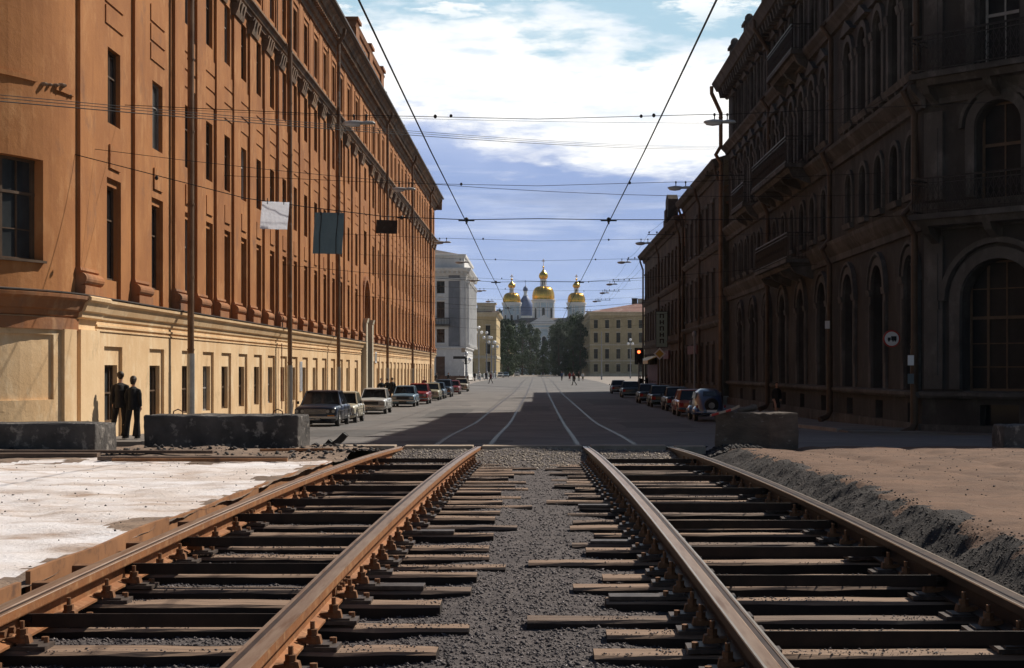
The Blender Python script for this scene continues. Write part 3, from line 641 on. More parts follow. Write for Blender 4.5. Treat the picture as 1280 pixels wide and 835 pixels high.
def archring(mb, W, uc, r0, r1, zs, d0, d1, n=12, leg=0):
    P0 = [(uc - math.cos(math.pi * k / n), math.sin(math.pi * k / n)) for k in range(n + 1)]
    rings = []
    if leg:
        rings.append([W.P(uc - r1, zs - leg, d0), W.P(uc - r1, zs - leg, d1), W.P(uc - r0, zs - leg, d1), W.P(uc - r0, zs - leg, d0)])
    for k in range(n + 1):
        c, s_ = math.cos(math.pi * k / n), math.sin(math.pi * k / n)
        rings.append([W.P(uc - r1 * c, zs + r1 * s_, d0), W.P(uc - r1 * c, zs + r1 * s_, d1), W.P(uc - r0 * c, zs + r0 * s_, d1), W.P(uc - r0 * c, zs + r0 * s_, d0)])
    if leg:
        rings.append([W.P(uc + r1, zs - leg, d0), W.P(uc + r1, zs - leg, d1), W.P(uc + r0, zs - leg, d1), W.P(uc + r0, zs - leg, d0)])
    mb.loft(rings)
WINB = {}
def window(W, uc, w, z0, z1, d, fm, parent, style='t', gm='glass', arch=False):
    """frame mesh with a pane as its child; identical windows share their meshes"""
    x, y, z = W.P(uc, z0, d); ang = math.atan2(W.d.y, W.d.x) if not W.curved else math.atan2(W.P(uc + .01, 0, 0)[1] - W.P(uc - .01, 0, 0)[1], W.P(uc + .01, 0, 0)[0] - W.P(uc - .01, 0, 0)[0])
    # local axes: x along u, y outward sign
    nx = (Vector(W.P(uc, 0, 1)) - Vector(W.P(uc, 0, 0)));
    sgn = 1 if (-math.sin(ang) * nx.x + math.cos(ang) * nx.y) > 0 else -1
    key = (round(w, 3), round(z1 - z0, 3), style, sgn, fm, gm, arch); h = z1 - z0
    if key not in WINB:
        f = .07; mb = MB(); hw = w / 2; t0, t1 = (-.02 * sgn, .05 * sgn)
        def bx(a, b, c, e, q0=t0, q1=t1): mb.box(a, b, min(q0, q1), max(q0, q1), c, e)
        bx(-hw, -hw + f, 0, h); bx(hw - f, hw, 0, h); bx(-hw + f, hw - f, 0, f); bx(-hw + f, hw - f, h - f, h)
        m = .045
        if style in ('t', 'cross', 'grid'): bx(-m / 2, m / 2, f, h - f, t0, .035 * sgn)
        if style == 't': bx(-hw + f, hw - f, h * .64, h * .64 + m, t0, .04 * sgn)
        if style in ('cross', 'grid'): bx(-hw + f, hw - f, h * .55, h * .55 + .09, t0, .045 * sgn)
        if style == 'grid':
            for q in (.18, .36, .78): bx(-hw + f, hw - f, h * q, h * q + .03, t0, .03 * sgn)
            for q in (-.5, .5): bx(hw * q - .04, hw * q + .04, f, h - f, t0, .04 * sgn)
        if style == 'bars':
            for q in (-.25, .25): bx(hw * q * 2 - .015, hw * q * 2 + .015, f, h - f)
            bx(-hw + f, hw - f, h * .5, h * .5 + .05)
        g = MB(); yy = .0; g.add([(-hw + .02, yy, .02), (hw - .02, yy, .02), (hw - .02, yy, h - .02), (-hw + .02, yy, h - .02)], [(0, 1, 2, 3)])
        fo = mk('window', mb, M[fm], parent); go = mk('pane', g, M[gm], fo); WINB[key] = fo
    else:
        fo = copy_tree(WINB[key], parent)
    fo.location = (x - parent.location.x, y - parent.location.y, z); fo.rotation_euler = (0, 0, ang)
    return fo
def window_far(mbf, mbg, W, uc, w, z0, z1, d):
    hw = w / 2
    mbg.quad(W.P(uc - hw, z0, d), W.P(uc + hw, z0, d), W.P(uc + hw, z1, d), W.P(uc - hw, z1, d))
    fbox(mbf, W, uc - .03, uc + .03, z0, z1, d, d + .05); fbox(mbf, W, uc - hw, uc + hw, z0 + (z1 - z0) * .62, z0 + (z1 - z0) * .62 + .07, d, d + .05)
    fbox(mbf, W, uc - hw, uc - hw + .07, z0, z1, d, d + .05); fbox(mbf, W, uc + hw - .07, uc + hw, z0, z1, d, d + .05)
def wmk(name, mb, m, parent, **k): return mk(name, mb, m, parent, world_space=True, **k)
def pipe(pts, r, parent, m='pipe', foot=True, fm='zinc'):
    mb = MB(); mb.tube(pts, r, 10); 
    for i, (x, y, z) in enumerate(pts[:-1]):
        pass
    zz = [p[2] for p in pts]; lo, hi = min(zz), max(zz); x, y = pts[-1][0], pts[-1][1]
    z = lo + 2.2
    while z < hi - 1: mb.tube([(x, y, z), (x, y, z + .06)], r + .018, 10); z += 2.4
    o = wmk('downspout', mb, M[m], parent)
    if foot:
        mb = MB(); a = Vector(pts[-1]); s = 1 if x < 0 else -1
        mb.tube([a + Vector((0, 0, 2.1)), a + Vector((0, 0, -.15)), a + Vector((s * .1, -.05, -.32)), a + Vector((s * .42, -.2, -.45))], r + .02, 10)
        q = mk('outlet', mb, M[fm], o); q.matrix_parent_inverse = Matrix.Identity(4)
    return o

# ================================================================ THE ORANGE BUILDING
B = empty('barracks_building', (-12, 100, 0), 'long sunlit orange building with a cream ground floor filling the left side of the street', 'building')
WL = Wall((-12, 0), (0, 1), (1, 0)); ARC = Arc((-17.5, 37), 5.5, 0, -math.pi / 2); WB = Wall((-17.5, 31.5), (-1, 0), (0, -1)); WE = Wall((-12, 165), (-1, 0), (0, 1))
UE = 165.0
wins1 = [40.3, 44.9, 48.9, 51.9, 54.9, 58, 61.1, 64.2, 67.3, 70.3, 73.5, 76.8, 80.1, 83.5, 86.8, 90.1, 94.2]
wins2 = [103.8 + 3.12 * k for k in range(20)]
wins2 = [w for w in wins2 if w < 163.8]
wins = wins1 + wins2; WW = .60
body = MB(); top = MB(); ZB = 3.85
# ground floor: shallow recess, then a deep small opening
rec = [(w - .92, w + .80, -.6, 2.62) for w in wins]
fgrid(body, WL, 37, UE, -.6, ZB, rec + [(97.3, 100.7, -.6, ZB)], 0, .09)
for w in wins: fgrid(body, WL, w - .92, w + .80, -.6, 2.62, [(w - .60, w + .60, .47, 2.1)], -.09, .30)
for u0, u1, W in ((0, ARC.L, ARC), (0, 40, WB)):
    fgrid(body, W, u0, u1, 0, ZB, [(1.3, 5.6, 0.95, 2.85)] if W is ARC else [], 0, .07)
    if W is ARC: fgrid(body, W, 1.3, 5.6, .95, 2.85, [], -.07)
fgrid(body, WE, 0, 30, -.6, ZB, [], 0)
fbox(body, ARC, .25, .95, 0, 3.0, 0, .10)                                 # corner strip
fbox(body, WL, 37.0, 38.6, 0, 3.02, 0, .12)
fbox(body, ARC, 1.3, 3.4, .95, 1.22, -.07, 0)
gl = wmk('ground_floor', body, M['cream'], B)
ops = []
F2 = (4.5, 7.15); F3 = (8.88, 11.0); F4 = (13.78, 16.05); F5 = (17.75, 19.8); FLO = (F2, F3, F4, F5)
for w in wins:
    ops.append((w - .68, w + .66, ZB + .12, 7.35, .10))
    for a, b in FLO[1:]: ops.append((w - WW, w + WW, a, b, .32))
ops += [(97.3, 100.7, ZB, 8.2, .9), (98.2, 99.8, 9.3, 12.0, .3), (98.4, 99.6, F4[0], F4[1], .3), (98.4, 99.6, F5[0], F5[1], .3)]
fgrid(top, WL, 37, UE, ZB, 21.2, ops, 0, .3)
for w in wins: fgrid(top, WL, w - .68, w + .66, ZB + .12, 7.35, [(w - WW, w + WW, *F2)], -.10, .25)
archfill(top, WL, 99, 1.7, 6.5, 0, .9, 14, 8.2)
AW = (1.73, 4.05)                                                           # big window in the rounded corner
fgrid(top, ARC, 0, ARC.L, ZB, 21.2, [(*AW, 4.65, 7.16), (*AW, 13.0, 16.0), (*AW, 9.9, 9.9)], 0, .38)
fgrid(top, WB, 0, 40, ZB, 21.2, [(u - .6, u + .6, a, b) for u in (4, 8, 12, 16, 20, 24, 28, 32, 36) for a, b in FLO], 0, .3)
fgrid(top, WE, 0, 30, ZB, 21.2, [(u - .6, u + .6, a, b) for u in (3, 7, 11, 15, 19, 23, 27) for a, b in FLO], 0, .3)
# framed panels round the attic windows, raised panels between the storeys
for w in wins + [99]:
    fbox(top, WL, w - 1.02, w - .80, 17.42, 20.25, 0, .06); fbox(top, WL, w + .80, w + 1.02, 17.42, 20.25, 0, .06)
    fbox(top, WL, w - .80, w + .80, 20.05, 20.25, 0, .06); fbox(top, WL, w - .80, w + .80, 17.42, 17.56, 0, .06)
    if w != 99:
        fbox(top, WL, w - .52, w + .50, 7.62, 8.28, 0, .055)
    for z in (11.62, 12.22, 12.82):
        fbox(top, WL, w - .84, w + .84, z, z + .50, 0, .035)
fbox(top, ARC, .3, 1.25, 9.0, 9.13, 0, .06); fbox(top, ARC, 2.0, 6, 9.05, 9.17, 0, .055)
wall = wmk('wall', top, M['orange'], B)
rc = MB()                                                                    # pieces of broken moulding on the rounded corner
for u, z, r in [(1.0, 9.16, .10), (1.25, 9.12, .07), (1.5, 9.08, .06), (1.75, 9.05, .08), (.55, 9.0, .05)]:
    p = ARC.P(u, z, .02); rc.ell(p, r * 1.6, r, r * .7, 7, 5)
wmk('broken_moulding', rc, M['grime'], B)
# pilasters with scrolled feet
def pil(u0, u1, big=False):
    mb = MB(); fbox(mb, WL, u0, u1, 4.62, 15.9, 0, .10); fbox(mb, WL, u0 + .1, u1 - .1, 17.25, 20.4, 0, .06); o = wmk('pilaster', mb, M['orange'], B)
    mb = MB(); mb.smooth = False; a, b = u0 - .10, u1 + .10; rr = .20
    prof = [(3.93, 0), (3.93, .26), (4.17, .26)] + [(4.17 + .17 + .17 * math.sin(t), .11 + .19 * math.cos(t)) for t in [(-90 + 22.5 * k) * math.pi / 180 for k in range(9)]] + [(4.56, .15), (4.64, .13), (4.64, 0)]
    fprof(mb, WL, a, b, prof); q = mk('pedestal', mb, M['orange_trim'], o); q.matrix_parent_inverse = o.matrix_parent_inverse.copy(); q.matrix_parent_inverse = Matrix.Identity(4)
    mb = MB(); fbox(mb, WL, u0 - .08, u1 + .08, 15.9, 16.08, 0, .24, .06)
    fbox(mb, WL, u0 - .02, u1 + .02, 16.08, 16.42, 0, .21); 
    for q_ in (u0 + .12, (u0 + u1) / 2, u1 - .12): fbox(mb, WL, q_ - .10, q_ + .10, 16.06, 16.50, .2, .33, .10)
    fbox(mb, WL, u0 - .12, u1 + .12, 16.42, 16.56, 0, .30, .05)
    q = mk('capital', mb, M['grime'], o)
mids = [42.7, 47.35, 50.4] + [(a + b) / 2 for a, b in zip(wins1[3:], wins1[4:])] + [96.2, 101.8] + [(a + b) / 2 for a, b in zip(wins2, wins2[1:])] + [(wins2[-1] + UE) / 2 + .3]
pil(37.02, 38.35)
for m_ in mids: hw = .64 if m_ < 60 else .58; pil(m_ - hw, m_ + hw)
# mouldings
mo = MB(); mo.smooth = False
band = [(3.30, 0), (3.34, .05), (3.46, .07), (3.50, .14), (3.72, .22), (3.78, .30), (3.86, .31), (3.89, .26), (3.89, 0)]
for W, a, b in ((WL, 38.75, 97.3), (WL, 100.7, UE + .2), (WB, 0, 40)): fprof(mo, W, a, b, band)
fprof(mo, WL, 36.98, 38.75, [(z, d + .10 if d else 0) for z, d in band])
for W, a, b in ((WL, 38.6, 97.3), (WL, 100.7, UE)):
    fbox(mo, W, a, b, 3.02, 3.06, 0, .035); fbox(mo, W, a, b, 3.14, 3.20, 0, .05)
wmk('ledge', mo, M['cream'], B)
ma = MB(); fprof(ma, ARC, .0, ARC.L, [(z, d * 1.1) for z, d in band]); fprof(ma, ARC, 0, ARC.L, [(2.98, 0), (2.98, .06), (3.28, .06), (3.28, 0)]); wmk('ledge', ma, M['orange_trim'], B)
mt = MB()
for W, a, b in ((WL, 37, 97.3), (WL, 100.7, UE + .2), (ARC, 0, ARC.L), (WB, 0, 40)): fprof(mt, W, a, b, [(3.893, 0), (3.893, .34), (3.925, .345), (3.96, 0)])
wmk('ledge_flashing', mt, M['roof'], B)
mc = MB(); mid = [(16.56, 0), (16.56, .14), (16.70, .17), (16.74, .26), (16.90, .33), (16.96, .42), (17.04, .43), (17.12, 0)]
for W, a, b in ((WL, 37, UE + .5), (ARC, 0, ARC.L), (WB, 0, 40), (WE, -.5, 30)): fprof(mc, W, a, b, mid)
wmk('string_cornice', mc, M['grime'], B)
mc = MB(); cor = [(20.55, 0), (20.55, .10), (20.78, .14), (20.82, .26), (21.0, .32), (21.36, .34), (21.40, .64), (21.62, .70), (21.74, .86), (21.84, .87), (21.86, 0)]
for W, a, b in ((WL, 37, UE + .9), (ARC, 0, ARC.L), (WB, 0, 40), (WE, -.9, 30)): fprof(mc, W, a, b, cor)
cn = wmk('cornice', mc, M['grime'], B)
md = MB(); u = 37.2; rg = []
while u < UE:
    for uu, dd in ((u, .345), (u, .56), (u + .24, .56), (u + .24, .345)): rg.append([WL.P(uu, 21.08, .3), WL.P(uu, 21.08, dd), WL.P(uu, 21.37, dd), WL.P(uu, 21.37, .3)])
    u += .48
md.loft(rg)
wmk('dentil_course', md, M['grime'], B)
rf = MB()
rf.add([(-10.9, 36, 21.87), (-10.9, 166, 21.87), (-17.5, 166, 24.6), (-17.5, 36, 24.6), (-30, 36, 24.6), (-30, 166, 24.6), (-17.0, 30.3, 21.87), (-12.9, 32.2, 21.87), (-60, 30.4, 21.87), (-60, 36, 24.6)],
       [(0, 1, 2, 3), (3, 2, 5, 4), (0, 3, 7), (7, 3, 6), (6, 3, 9, 8)])
roof = wmk('roof', rf, M['roof'], B, fix=False)
mb = MB()
for W, a, b in ((WL, 36.6, UE + .8),): fprof(mb, W, a, b, [(21.84, .90), (21.86, 1.10), (21.96, 1.12), (21.98, .85)])
for a in (91, 104, 118, 131, 144, 157): fbox(mb, WL, a, a + .5, 21.9, 22.35, .45, .95)
wmk('gutter', mb, M['roof'], B)
mb = MB(); fbox(mb, WL, 91.2, 107.4, 21.9, 23.95, -.7, .25); fbox(mb, WL, 90.9, 107.7, 23.95, 24.2, -.8, .45, .1)
for a in (91.5, 98.9, 106.3): fbox(mb, WL, a - .4, a + 1.3, 21.88, 24.4, -.75, .38); fbox(mb, WL, a - .5, a + 1.4, 24.4, 24.6, -.85, .52)
wmk('parapet', mb, M['orange_trim'], B)
for (x, y) in [(-19, 60), (-19, 84), (-19.5, 120), (-19, 146)]:
    mb = MB(); mb.box(x - .7, x + .7, y - .5, y + .5, 23.5, 26); mb.box(x - .8, x + .8, y - .6, y + .6, 26, 26.2); o = mk('chimney', mb, M['orange_trim'], roof)
# windows (nearest one by one, the far ones as one part)
gf = MB(); gg = MB(); cnt = 0
for i, w in enumerate(wins):
    rows = [(.47, 2.1, -.27, 1.2), (*F2, -.25, 1.2), (*F3, -.18, 1.2), (*F4, -.18, 1.2), (*F5, -.18, 1.2)]
    for j, (a, b, d, ww) in enumerate(rows):
        if cnt < 97 and i < 20:
            fm = 'frame'
            if (i * 7 + j * 3) % 4 == 1: fm = 'frame_grey'
            if (i * 5 + j * 2) % 13 == 3: fm = 'frame_white'
            window(WL, w, ww, a, b, d, fm, B, 't' if j else 'bars', 'glass' if (i + j) % 3 else 'glass_dim'); cnt += 1
        else: window_far(gf, gg, WL, w, ww, a, b, d)
for W, us in ((WB, (4, 8, 12, 16, 20, 24, 28, 32, 36)), (WE, (3, 7, 11, 15, 19, 23, 27))):
    for u in us:
        for a, b in FLO: window_far(gf, gg, W, u, 1.2, a, b, -.28)
fw = wmk('windows', gf, M['frame'], B); fw['kind'] = 'stuff'; gp = mk('panes', gg, M['glass'], fw); gp['kind'] = 'stuff'
# big gridded corner windows
for (a, b) in ((4.65, 7.16), (13.0, 16.0)):
    mb = MB(); g = MB(); u0, u1 = AW; z1 = b
    for u in (u0, u0 + .06, (u0 + u1) / 2 - .035, u1 - .07): fbox(mb, ARC, u, u + .07, a, b, -.34, -.26)
    for u in (u0 + .62, u1 - .66): fbox(mb, ARC, u, u + .04, a, b, -.34, -.28)
    for z in (a, a + 1.62, b - .07): fbox(mb, ARC, u0, u1, z, z + .07, -.34, -.25)
    for z in (a + .75,): fbox(mb, ARC, u0, u1, z, z + .03, -.34, -.29)
    fbox(mb, ARC, u0 - .02, u1 + .02, a - .05, a + .01, -.1, .10)
    us = usplit(ARC, u0, u1)
    for p, q in zip(us, us[1:]): g.quad(ARC.P(p, a, -.32), ARC.P(q, a, -.32), ARC.P(q, b, -.32), ARC.P(p, b, -.32))
    f = wmk('window', mb, M['frame'], B); mk('pane', g, M['glass_dim'], f)
# gate
mb = MB(); fgrid(mb, WL, 97.3, 100.7, -.6, 8.2, [], -.9, 0); wmk('gate', mb, M['door_brown'], B)
mb = MB()
for a in (96.95, 100.35): fbox(mb, WL, a, a + .7, -.6, 5.2, 0, .34); fbox(mb, WL, a - .08, a + .78, 5.2, 5.5, 0, .45, .08); fbox(mb, WL, a - .08, a + .78, -.6, .3, 0, .42)
wmk('gate_pier', mb, M['yellow_trim'], B)
mb = MB(); archring(mb, WL, 99, 1.72, 2.05, 6.5, 0, .16, 14, leg=1.0); wmk('gate_arch', mb, M['orange_trim'], B)
window(WL, 99, 1.6, 9.3, 12.0, -.28, 'frame_grey', B, 'cross')
for u in (46.95, 65.75, 81.8, 108.5, 130.3, 152.2):
    x = -11.45
    o = pipe([(-11.1, u, 21.6), (-11.12, u, 21.3), (x, u, 20.7), (x, u, 10), (x, u, gz(u) + .55)], .105, B)
mb = MB(); mb.box(-11.88, -11.84, 65.9, 65.98, .15, 3.2); wmk('conduit', mb, M['plank'], B)
for (u, z0, z1, h, m, nm) in [(103.0, 2.75, 3.25, .5, 'frame', 'emblem_plate'), (105.2, 2.5, 3.3, 1.0, 'white_paint', 'notice_board'), (72.0, .9, 2.4, .55, 'white_sheet', 'notice_sheet')]:
    mb = MB(); fbox(mb, WL, u - h / 2, u + h / 2, z0, z1, .0, .05); wmk(nm, mb, M[m], B)
mb = MB(); fbox(mb, WL, 104.85, 105.55, 2.62, 3.18, .05, .056); wmk('notice_board', mb, M['grey_sheet'], B)

# ================================================================ RIGHT HAND BUILDINGS
def ornate(B, W, u0, u1, gr, up, H, mats, name='wall', cut=100, eave=None, cornice_ends=0):
    wm_, tr_ = mats; w = MB(); t = MB()
    ops = []
    for uc, h in gr: ops.append((uc - h, uc + h, 1.35, 5.5, .5))
    for uc in gr: ops.append((uc[0] - .5, uc[0] + .5, .35, .95, .35))
    for uc in up:
        ops += [(uc - .5, uc + .5, 7.35, 9.15, .35), (uc - .55, uc + .55, 11.0, 14.0, .35), (uc - .5, uc + .5, 15.75, 17.9, .35)]
    fgrid(w, W, u0, u1, -.5, H, [o for o in ops if o[3] < H], 0, .35)
    for uc, h in gr:
        archfill(w, W, uc, h, 5.5 - h, 0, .5, 12, 5.5); archring(t, W, uc, h, h + .26, 5.5 - h, 0, .11, 12); archring(t, W, uc, h + .34, h + .44, 5.5 - h, 0, .16, 12)
        fbox(t, W, uc - h - .5, uc - h - .02, 5.5 - h - .22, 5.5 - h, 0, .18, .04); fbox(t, W, uc + h + .02, uc + h + .5, 5.5 - h - .22, 5.5 - h, 0, .18, .04)
        fbox(t, W, uc - h - .42, uc - h - .06, 1.36, 5.28 - h, 0, .09); fbox(t, W, uc + h + .06, uc + h + .42, 1.36, 5.28 - h, 0, .09)
        for s in (-1, 1): fbox(t, W, uc + s * (h + .24) - .10, uc + s * (h + .24) + .10, 2.2, 4.2, .09, .115)
    for uc in up:
        archfill(w, W, uc, .5, 8.65, 0, .35, 8, 9.15); archring(t, W, uc, .52, .68, 8.65, 0, .10, 8, leg=1.3)
        archfill(w, W, uc, .55, 13.45, 0, .35, 10, 14.0); archring(t, W, uc, .58, .82, 13.45, 0, .14, 10)
        for s in (-1, 1): fbox(t, W, uc + s * .75 - .16, uc + s * .75 + .16, 11.0, 13.2, 0, .12); fbox(t, W, uc + s * .75 - .2, uc + s * .75 + .2, 13.2, 13.45, 0, .2, .05)
        fbox(t, W, uc - .62, uc + .62, 7.15, 7.33, 0, .2, .05); fbox(t, W, uc - 1.0, uc + 1.0, 10.78, 10.98, 0, .26, .08)
        for s in (-.45, .45): fbox(t, W, uc + s - .09, uc + s + .09, 10.5, 10.78, 0, .18, .1)
        if H > 17:
            fbox(t, W, uc - .68, uc - .52, 15.7, 18.0, 0, .1); fbox(t, W, uc + .52, uc + .68, 15.7, 18.0, 0, .1)
            z = 18.0; t.loft([[W.P(uc - .85, z, 0), W.P(uc + .85, z, 0), W.P(uc, z + .42, 0)], [W.P(uc - .85, z, .2), W.P(uc + .85, z, .2), W.P(uc, z + .42, .2)]])
            z = 14.32; t.loft([[W.P(uc - .95, z, 0), W.P(uc + .95, z, 0), W.P(uc, z + .5, 0)], [W.P(uc - .95, z, .22), W.P(uc + .95, z, .22), W.P(uc, z + .5, .22)]])
    wl = wmk(name, w, M[wm_], B)
    e = cornice_ends
    fbox(t, W, u0, u1, -.5, .34, 0, .10); fprof(t, W, u0, u1, [(1.12, 0), (1.12, .12), (1.20, .20), (1.30, .20), (1.34, 0)])
    fprof(t, W, u0 - e, u1 + e, [(6.1, 0), (6.12, .10), (6.34, .12), (6.5, .24), (6.72, .36), (6.86, .40), (6.92, 0)])
    fprof(t, W, u0 - e, u1 + e, [(9.72, 0), (9.74, .12), (9.95, .15), (10.12, .30), (10.3, .44), (10.42, .46), (10.5, 0)])
    fprof(t, W, u0 - e, u1 + e, [(14.95, 0), (14.97, .14), (15.1, .2), (15.3, .40), (15.42, .42), (15.5, 0)])
    fprof(t, W, u0 - e, u1 + e, [(H - .9, 0), (H - .88, .15), (H - .5, .2), (H - .42, .7), (H - .15, .85), (H, .98), (H + .06, .98), (H + .1, 0)])
    u = u0 + .2
    while u < u1: fbox(t, W, u, u + .25, H - .86, H - .44, .16, .62, .1); u += .75
    wmk('stone_trim', t, M[tr_], B)
    return wl
def balcony(B, W, u0, u1, z, dep, rail=1.1):
    t = MB(); fbox(t, W, u0, u1, z - .16, z, 0, dep); fbox(t, W, u0 + .15, u1 - .15, z - .34, z - .16, 0, dep - .15, .1)
    n = max(2, int((u1 - u0) / 2.2))
    for k in range(n + 1):
        u = u0 + .35 + (u1 - u0 - .7) * k / n; t.loft([[W.P(u - .12, z - .34, 0), W.P(u - .12, z - .34, dep - .25), W.P(u - .12, z - .55, dep - .4), W.P(u - .12, z - .85, .02)], [W.P(u + .12, z - .34, 0), W.P(u + .12, z - .34, dep - .25), W.P(u + .12, z - .55, dep - .4), W.P(u + .12, z - .85, .02)]])
    o = wmk('balcony', t, M['soot_trim'], B)
    r = MB(); 
    def P(a, b): return W.P(a, b, dep - .06)
    for zz, th in ((z + rail, .05), (z + .10, .03), (z + rail - .16, .025)):
        fbox(r, W, u0 + .03, u1 - .03, zz - th, zz, dep - .09, dep - .04)
        for uu in (u0 + .03, u1 - .08): fbox(r, W, uu, uu + .05, zz - th, zz, 0, dep - .09)
    u = u0 + .08
    while u < u1 - .05:
        r.tube([P(u, z), P(u, z + rail - .05)], .011, 4); 
        if u + .17 < u1: r.tube([P(u, z + .12), P(u + .17, z + .5), P(u, z + .9)], .009, 4); r.tube([P(u + .17, z + .12), P(u, z + .5), P(u + .17, z + .9)], .009, 4)
        u += .17
    for uu in (u0 + .06, u1 - .06):
        d = .1
        while d < dep - .1: r.tube([W.P(uu, z, d), W.P(uu, z + rail - .05, d)], .011, 4); d += .14
    q = mk('railing', r, M['iron'], o)
B1 = empty('ornate_building', (11.5, 60, 0), 'dark ornate corner building with arched windows and iron balconies on the right', 'building')
W1 = Wall((11.5, 0), (0, 1), (-1, 0)); CH = Wall((11.5, 42.5), (1, -1), (-1, -1)); CL = 4.85; WS = Wall((11.5 + CL / math.sqrt(2), 42.5 - CL / math.sqrt(2)), (1, 0), (0, -1))
gr1 = [(43.7, .62), (47.9, .8), (52.4, .8), (57.2, .8), (61.8, .8), (66.4, .8), (71, .8), (75.6, .8), (80.2, .8)]
up1 = [43.8] + [45.75 + 2.35 * k for k in range(17) if 45.75 + 2.35 * k < 84.5]
up1 = [43.6, 45.6, 47.75, 50.0, 52.3, 56.8] + [59.2 + 2.35 * k for k in range(11)]
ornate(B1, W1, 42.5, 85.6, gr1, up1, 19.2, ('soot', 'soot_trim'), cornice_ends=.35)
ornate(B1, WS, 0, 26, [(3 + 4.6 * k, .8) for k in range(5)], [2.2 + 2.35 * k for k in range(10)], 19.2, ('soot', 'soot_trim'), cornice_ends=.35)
# chamfered corner with its large arch
w = MB(); t = MB(); uc = 2.45
cops = [(uc - 1.15, uc + 1.15, 1.35, 5.15, .6), (uc - .7, uc + .7, 6.9, 9.7, .45), (uc - .6, uc + .6, 10.5, 13.6, .45), (uc - .55, uc + .55, 15.75, 17.9, .35), (uc - .6, uc + .6, .35, .95, .35)]
fgrid(w, CH, 0, CL, -.5, 19.2, cops, 0, .4)
archfill(w, CH, uc, 1.15, 4.0, 0, .6, 16, 5.15); archring(t, CH, uc, 1.17, 1.5, 4.0, 0, .14, 16, leg=2.6); archring(t, CH, uc, 1.62, 1.78, 4.0, 0, .22, 16)
archfill(w, CH, uc, .7, 9.0, 0, .45, 12, 9.7); archring(t, CH, uc, .72, 1.0, 9.0, 0, .13, 12, leg=2.0); archring(t, CH, uc, 1.08, 1.18, 9.0, 0, .2, 12)
for a in (.12, CL - .72):
    for z0, z1 in ((1.4, 5.9), (7.0, 9.6), (10.6, 14.8), (15.6, 18.2)): fbox(t, CH, a, a + .6, z0, z1, 0, .12); fbox(t, CH, a + .15, a + .45, z0 + .4, z1 - .5, .12, .15)
fbox(t, CH, a - 3.9, a - 3.5, 3.75, 4.0, 0, .2)
for s in (-1, 1): fbox(t, CH, uc + s * .85 - .15, uc + s * .85 + .15, 10.5, 13.6, 0, .14); fbox(t, CH, uc + s * .85 - .2, uc + s * .85 + .2, 13.6, 13.85, 0, .2)
fbox(t, CH, 0, CL, -.5, .34, 0, .10)
for pr in ([(1.12, 0), (1.12, .12), (1.20, .20), (1.30, .20), (1.34, 0)], [(6.1, 0), (6.12, .10), (6.34, .12), (6.5, .24), (6.72, .36), (6.86, .40), (6.92, 0)], [(9.8, 0), (9.82, .12), (9.98, .15), (10.12, .30), (10.3, .44), (10.42, .46), (10.5, 0)],
           [(14.95, 0), (14.97, .14), (15.1, .2), (15.3, .40), (15.42, .42), (15.5, 0)], [(18.3, 0), (18.32, .15), (18.7, .2), (18.78, .7), (19.05, .85), (19.2, .98), (19.26, .98), (19.3, 0)]): fprof(t, CH, 0, CL, pr)
wmk('corner_wall', w, M['soot'], B1); wmk('stone_trim', t, M['soot_trim'], B1)
balcony(B1, CH, .15, CL - .1, 6.95 - .45, 1.05, 1.05); balcony(B1, CH, .15, CL - .1, 10.6, 1.05, 1.1)
balcony(B1, W1, 59.0, 67.6, 6.6, 1.2, 1.1); balcony(B1, W1, 59.0, 68.4, 10.55, 1.25, 1.15); balcony(B1, W1, 73, 77.5, 10.55, 1.0)
balcony(B1, W1, 59.6, 66.0, 15.4, .9)
window(CH, uc, 2.3, 1.35, 5.15, -.5, 'frame', B1, 'grid', 'glass_sooty'); window(CH, uc, 1.4, 6.9, 9.7, -.4, 'frame', B1, 'cross', 'glass_sooty'); window(CH, uc, 1.2, 10.5, 13.6, -.4, 'frame_grey', B1, 'cross', 'glass_sooty'); window(CH, uc, 1.1, 15.75, 17.9, -.3, 'frame', B1)
mb = MB(); mb.quad(CH.P(uc - .6, .35, -.33), CH.P(uc + .6, .35, -.33), CH.P(uc + .6, .95, -.33), CH.P(uc - .6, .95, -.33)); wmk('basement_window', mb, M['glass'], B1)
gf = MB(); gg = MB(); c1 = 4
for uc_, h in gr1: window(W1, uc_, 2 * h, 1.35, 5.5, -.45, 'frame', B1, 'grid', 'glass_sooty'); c1 += 1
for uc_, h in gr1: window_far(gf, gg, W1, uc_, 1.0, .35, .95, -.3)
for i, u in enumerate(up1):
    for a, b, ww in ((7.35, 9.15, 1.0), (11.0, 14.0, 1.1), (15.75, 17.9, 1.0)): window(W1, u, ww, a, b, -.3, 'frame', B1, 't', 'glass_sooty'); c1 += 1
for k in range(5): window_far(gf, gg, WS, 3 + 4.6 * k, 1.6, 1.35, 5.5, -.4)
for k in range(10):
    for a, b, ww in ((7.35, 9.15, 1.0), (11.0, 14.0, 1.1), (15.75, 17.9, 1.0)): window_far(gf, gg, WS, 2.2 + 2.35 * k, ww, a, b, -.3)
fw = wmk('windows', gf, M['frame'], B1); fw['kind'] = 'stuff'; q = mk('panes', gg, M['glass_sooty'], fw); q['kind'] = 'stuff'
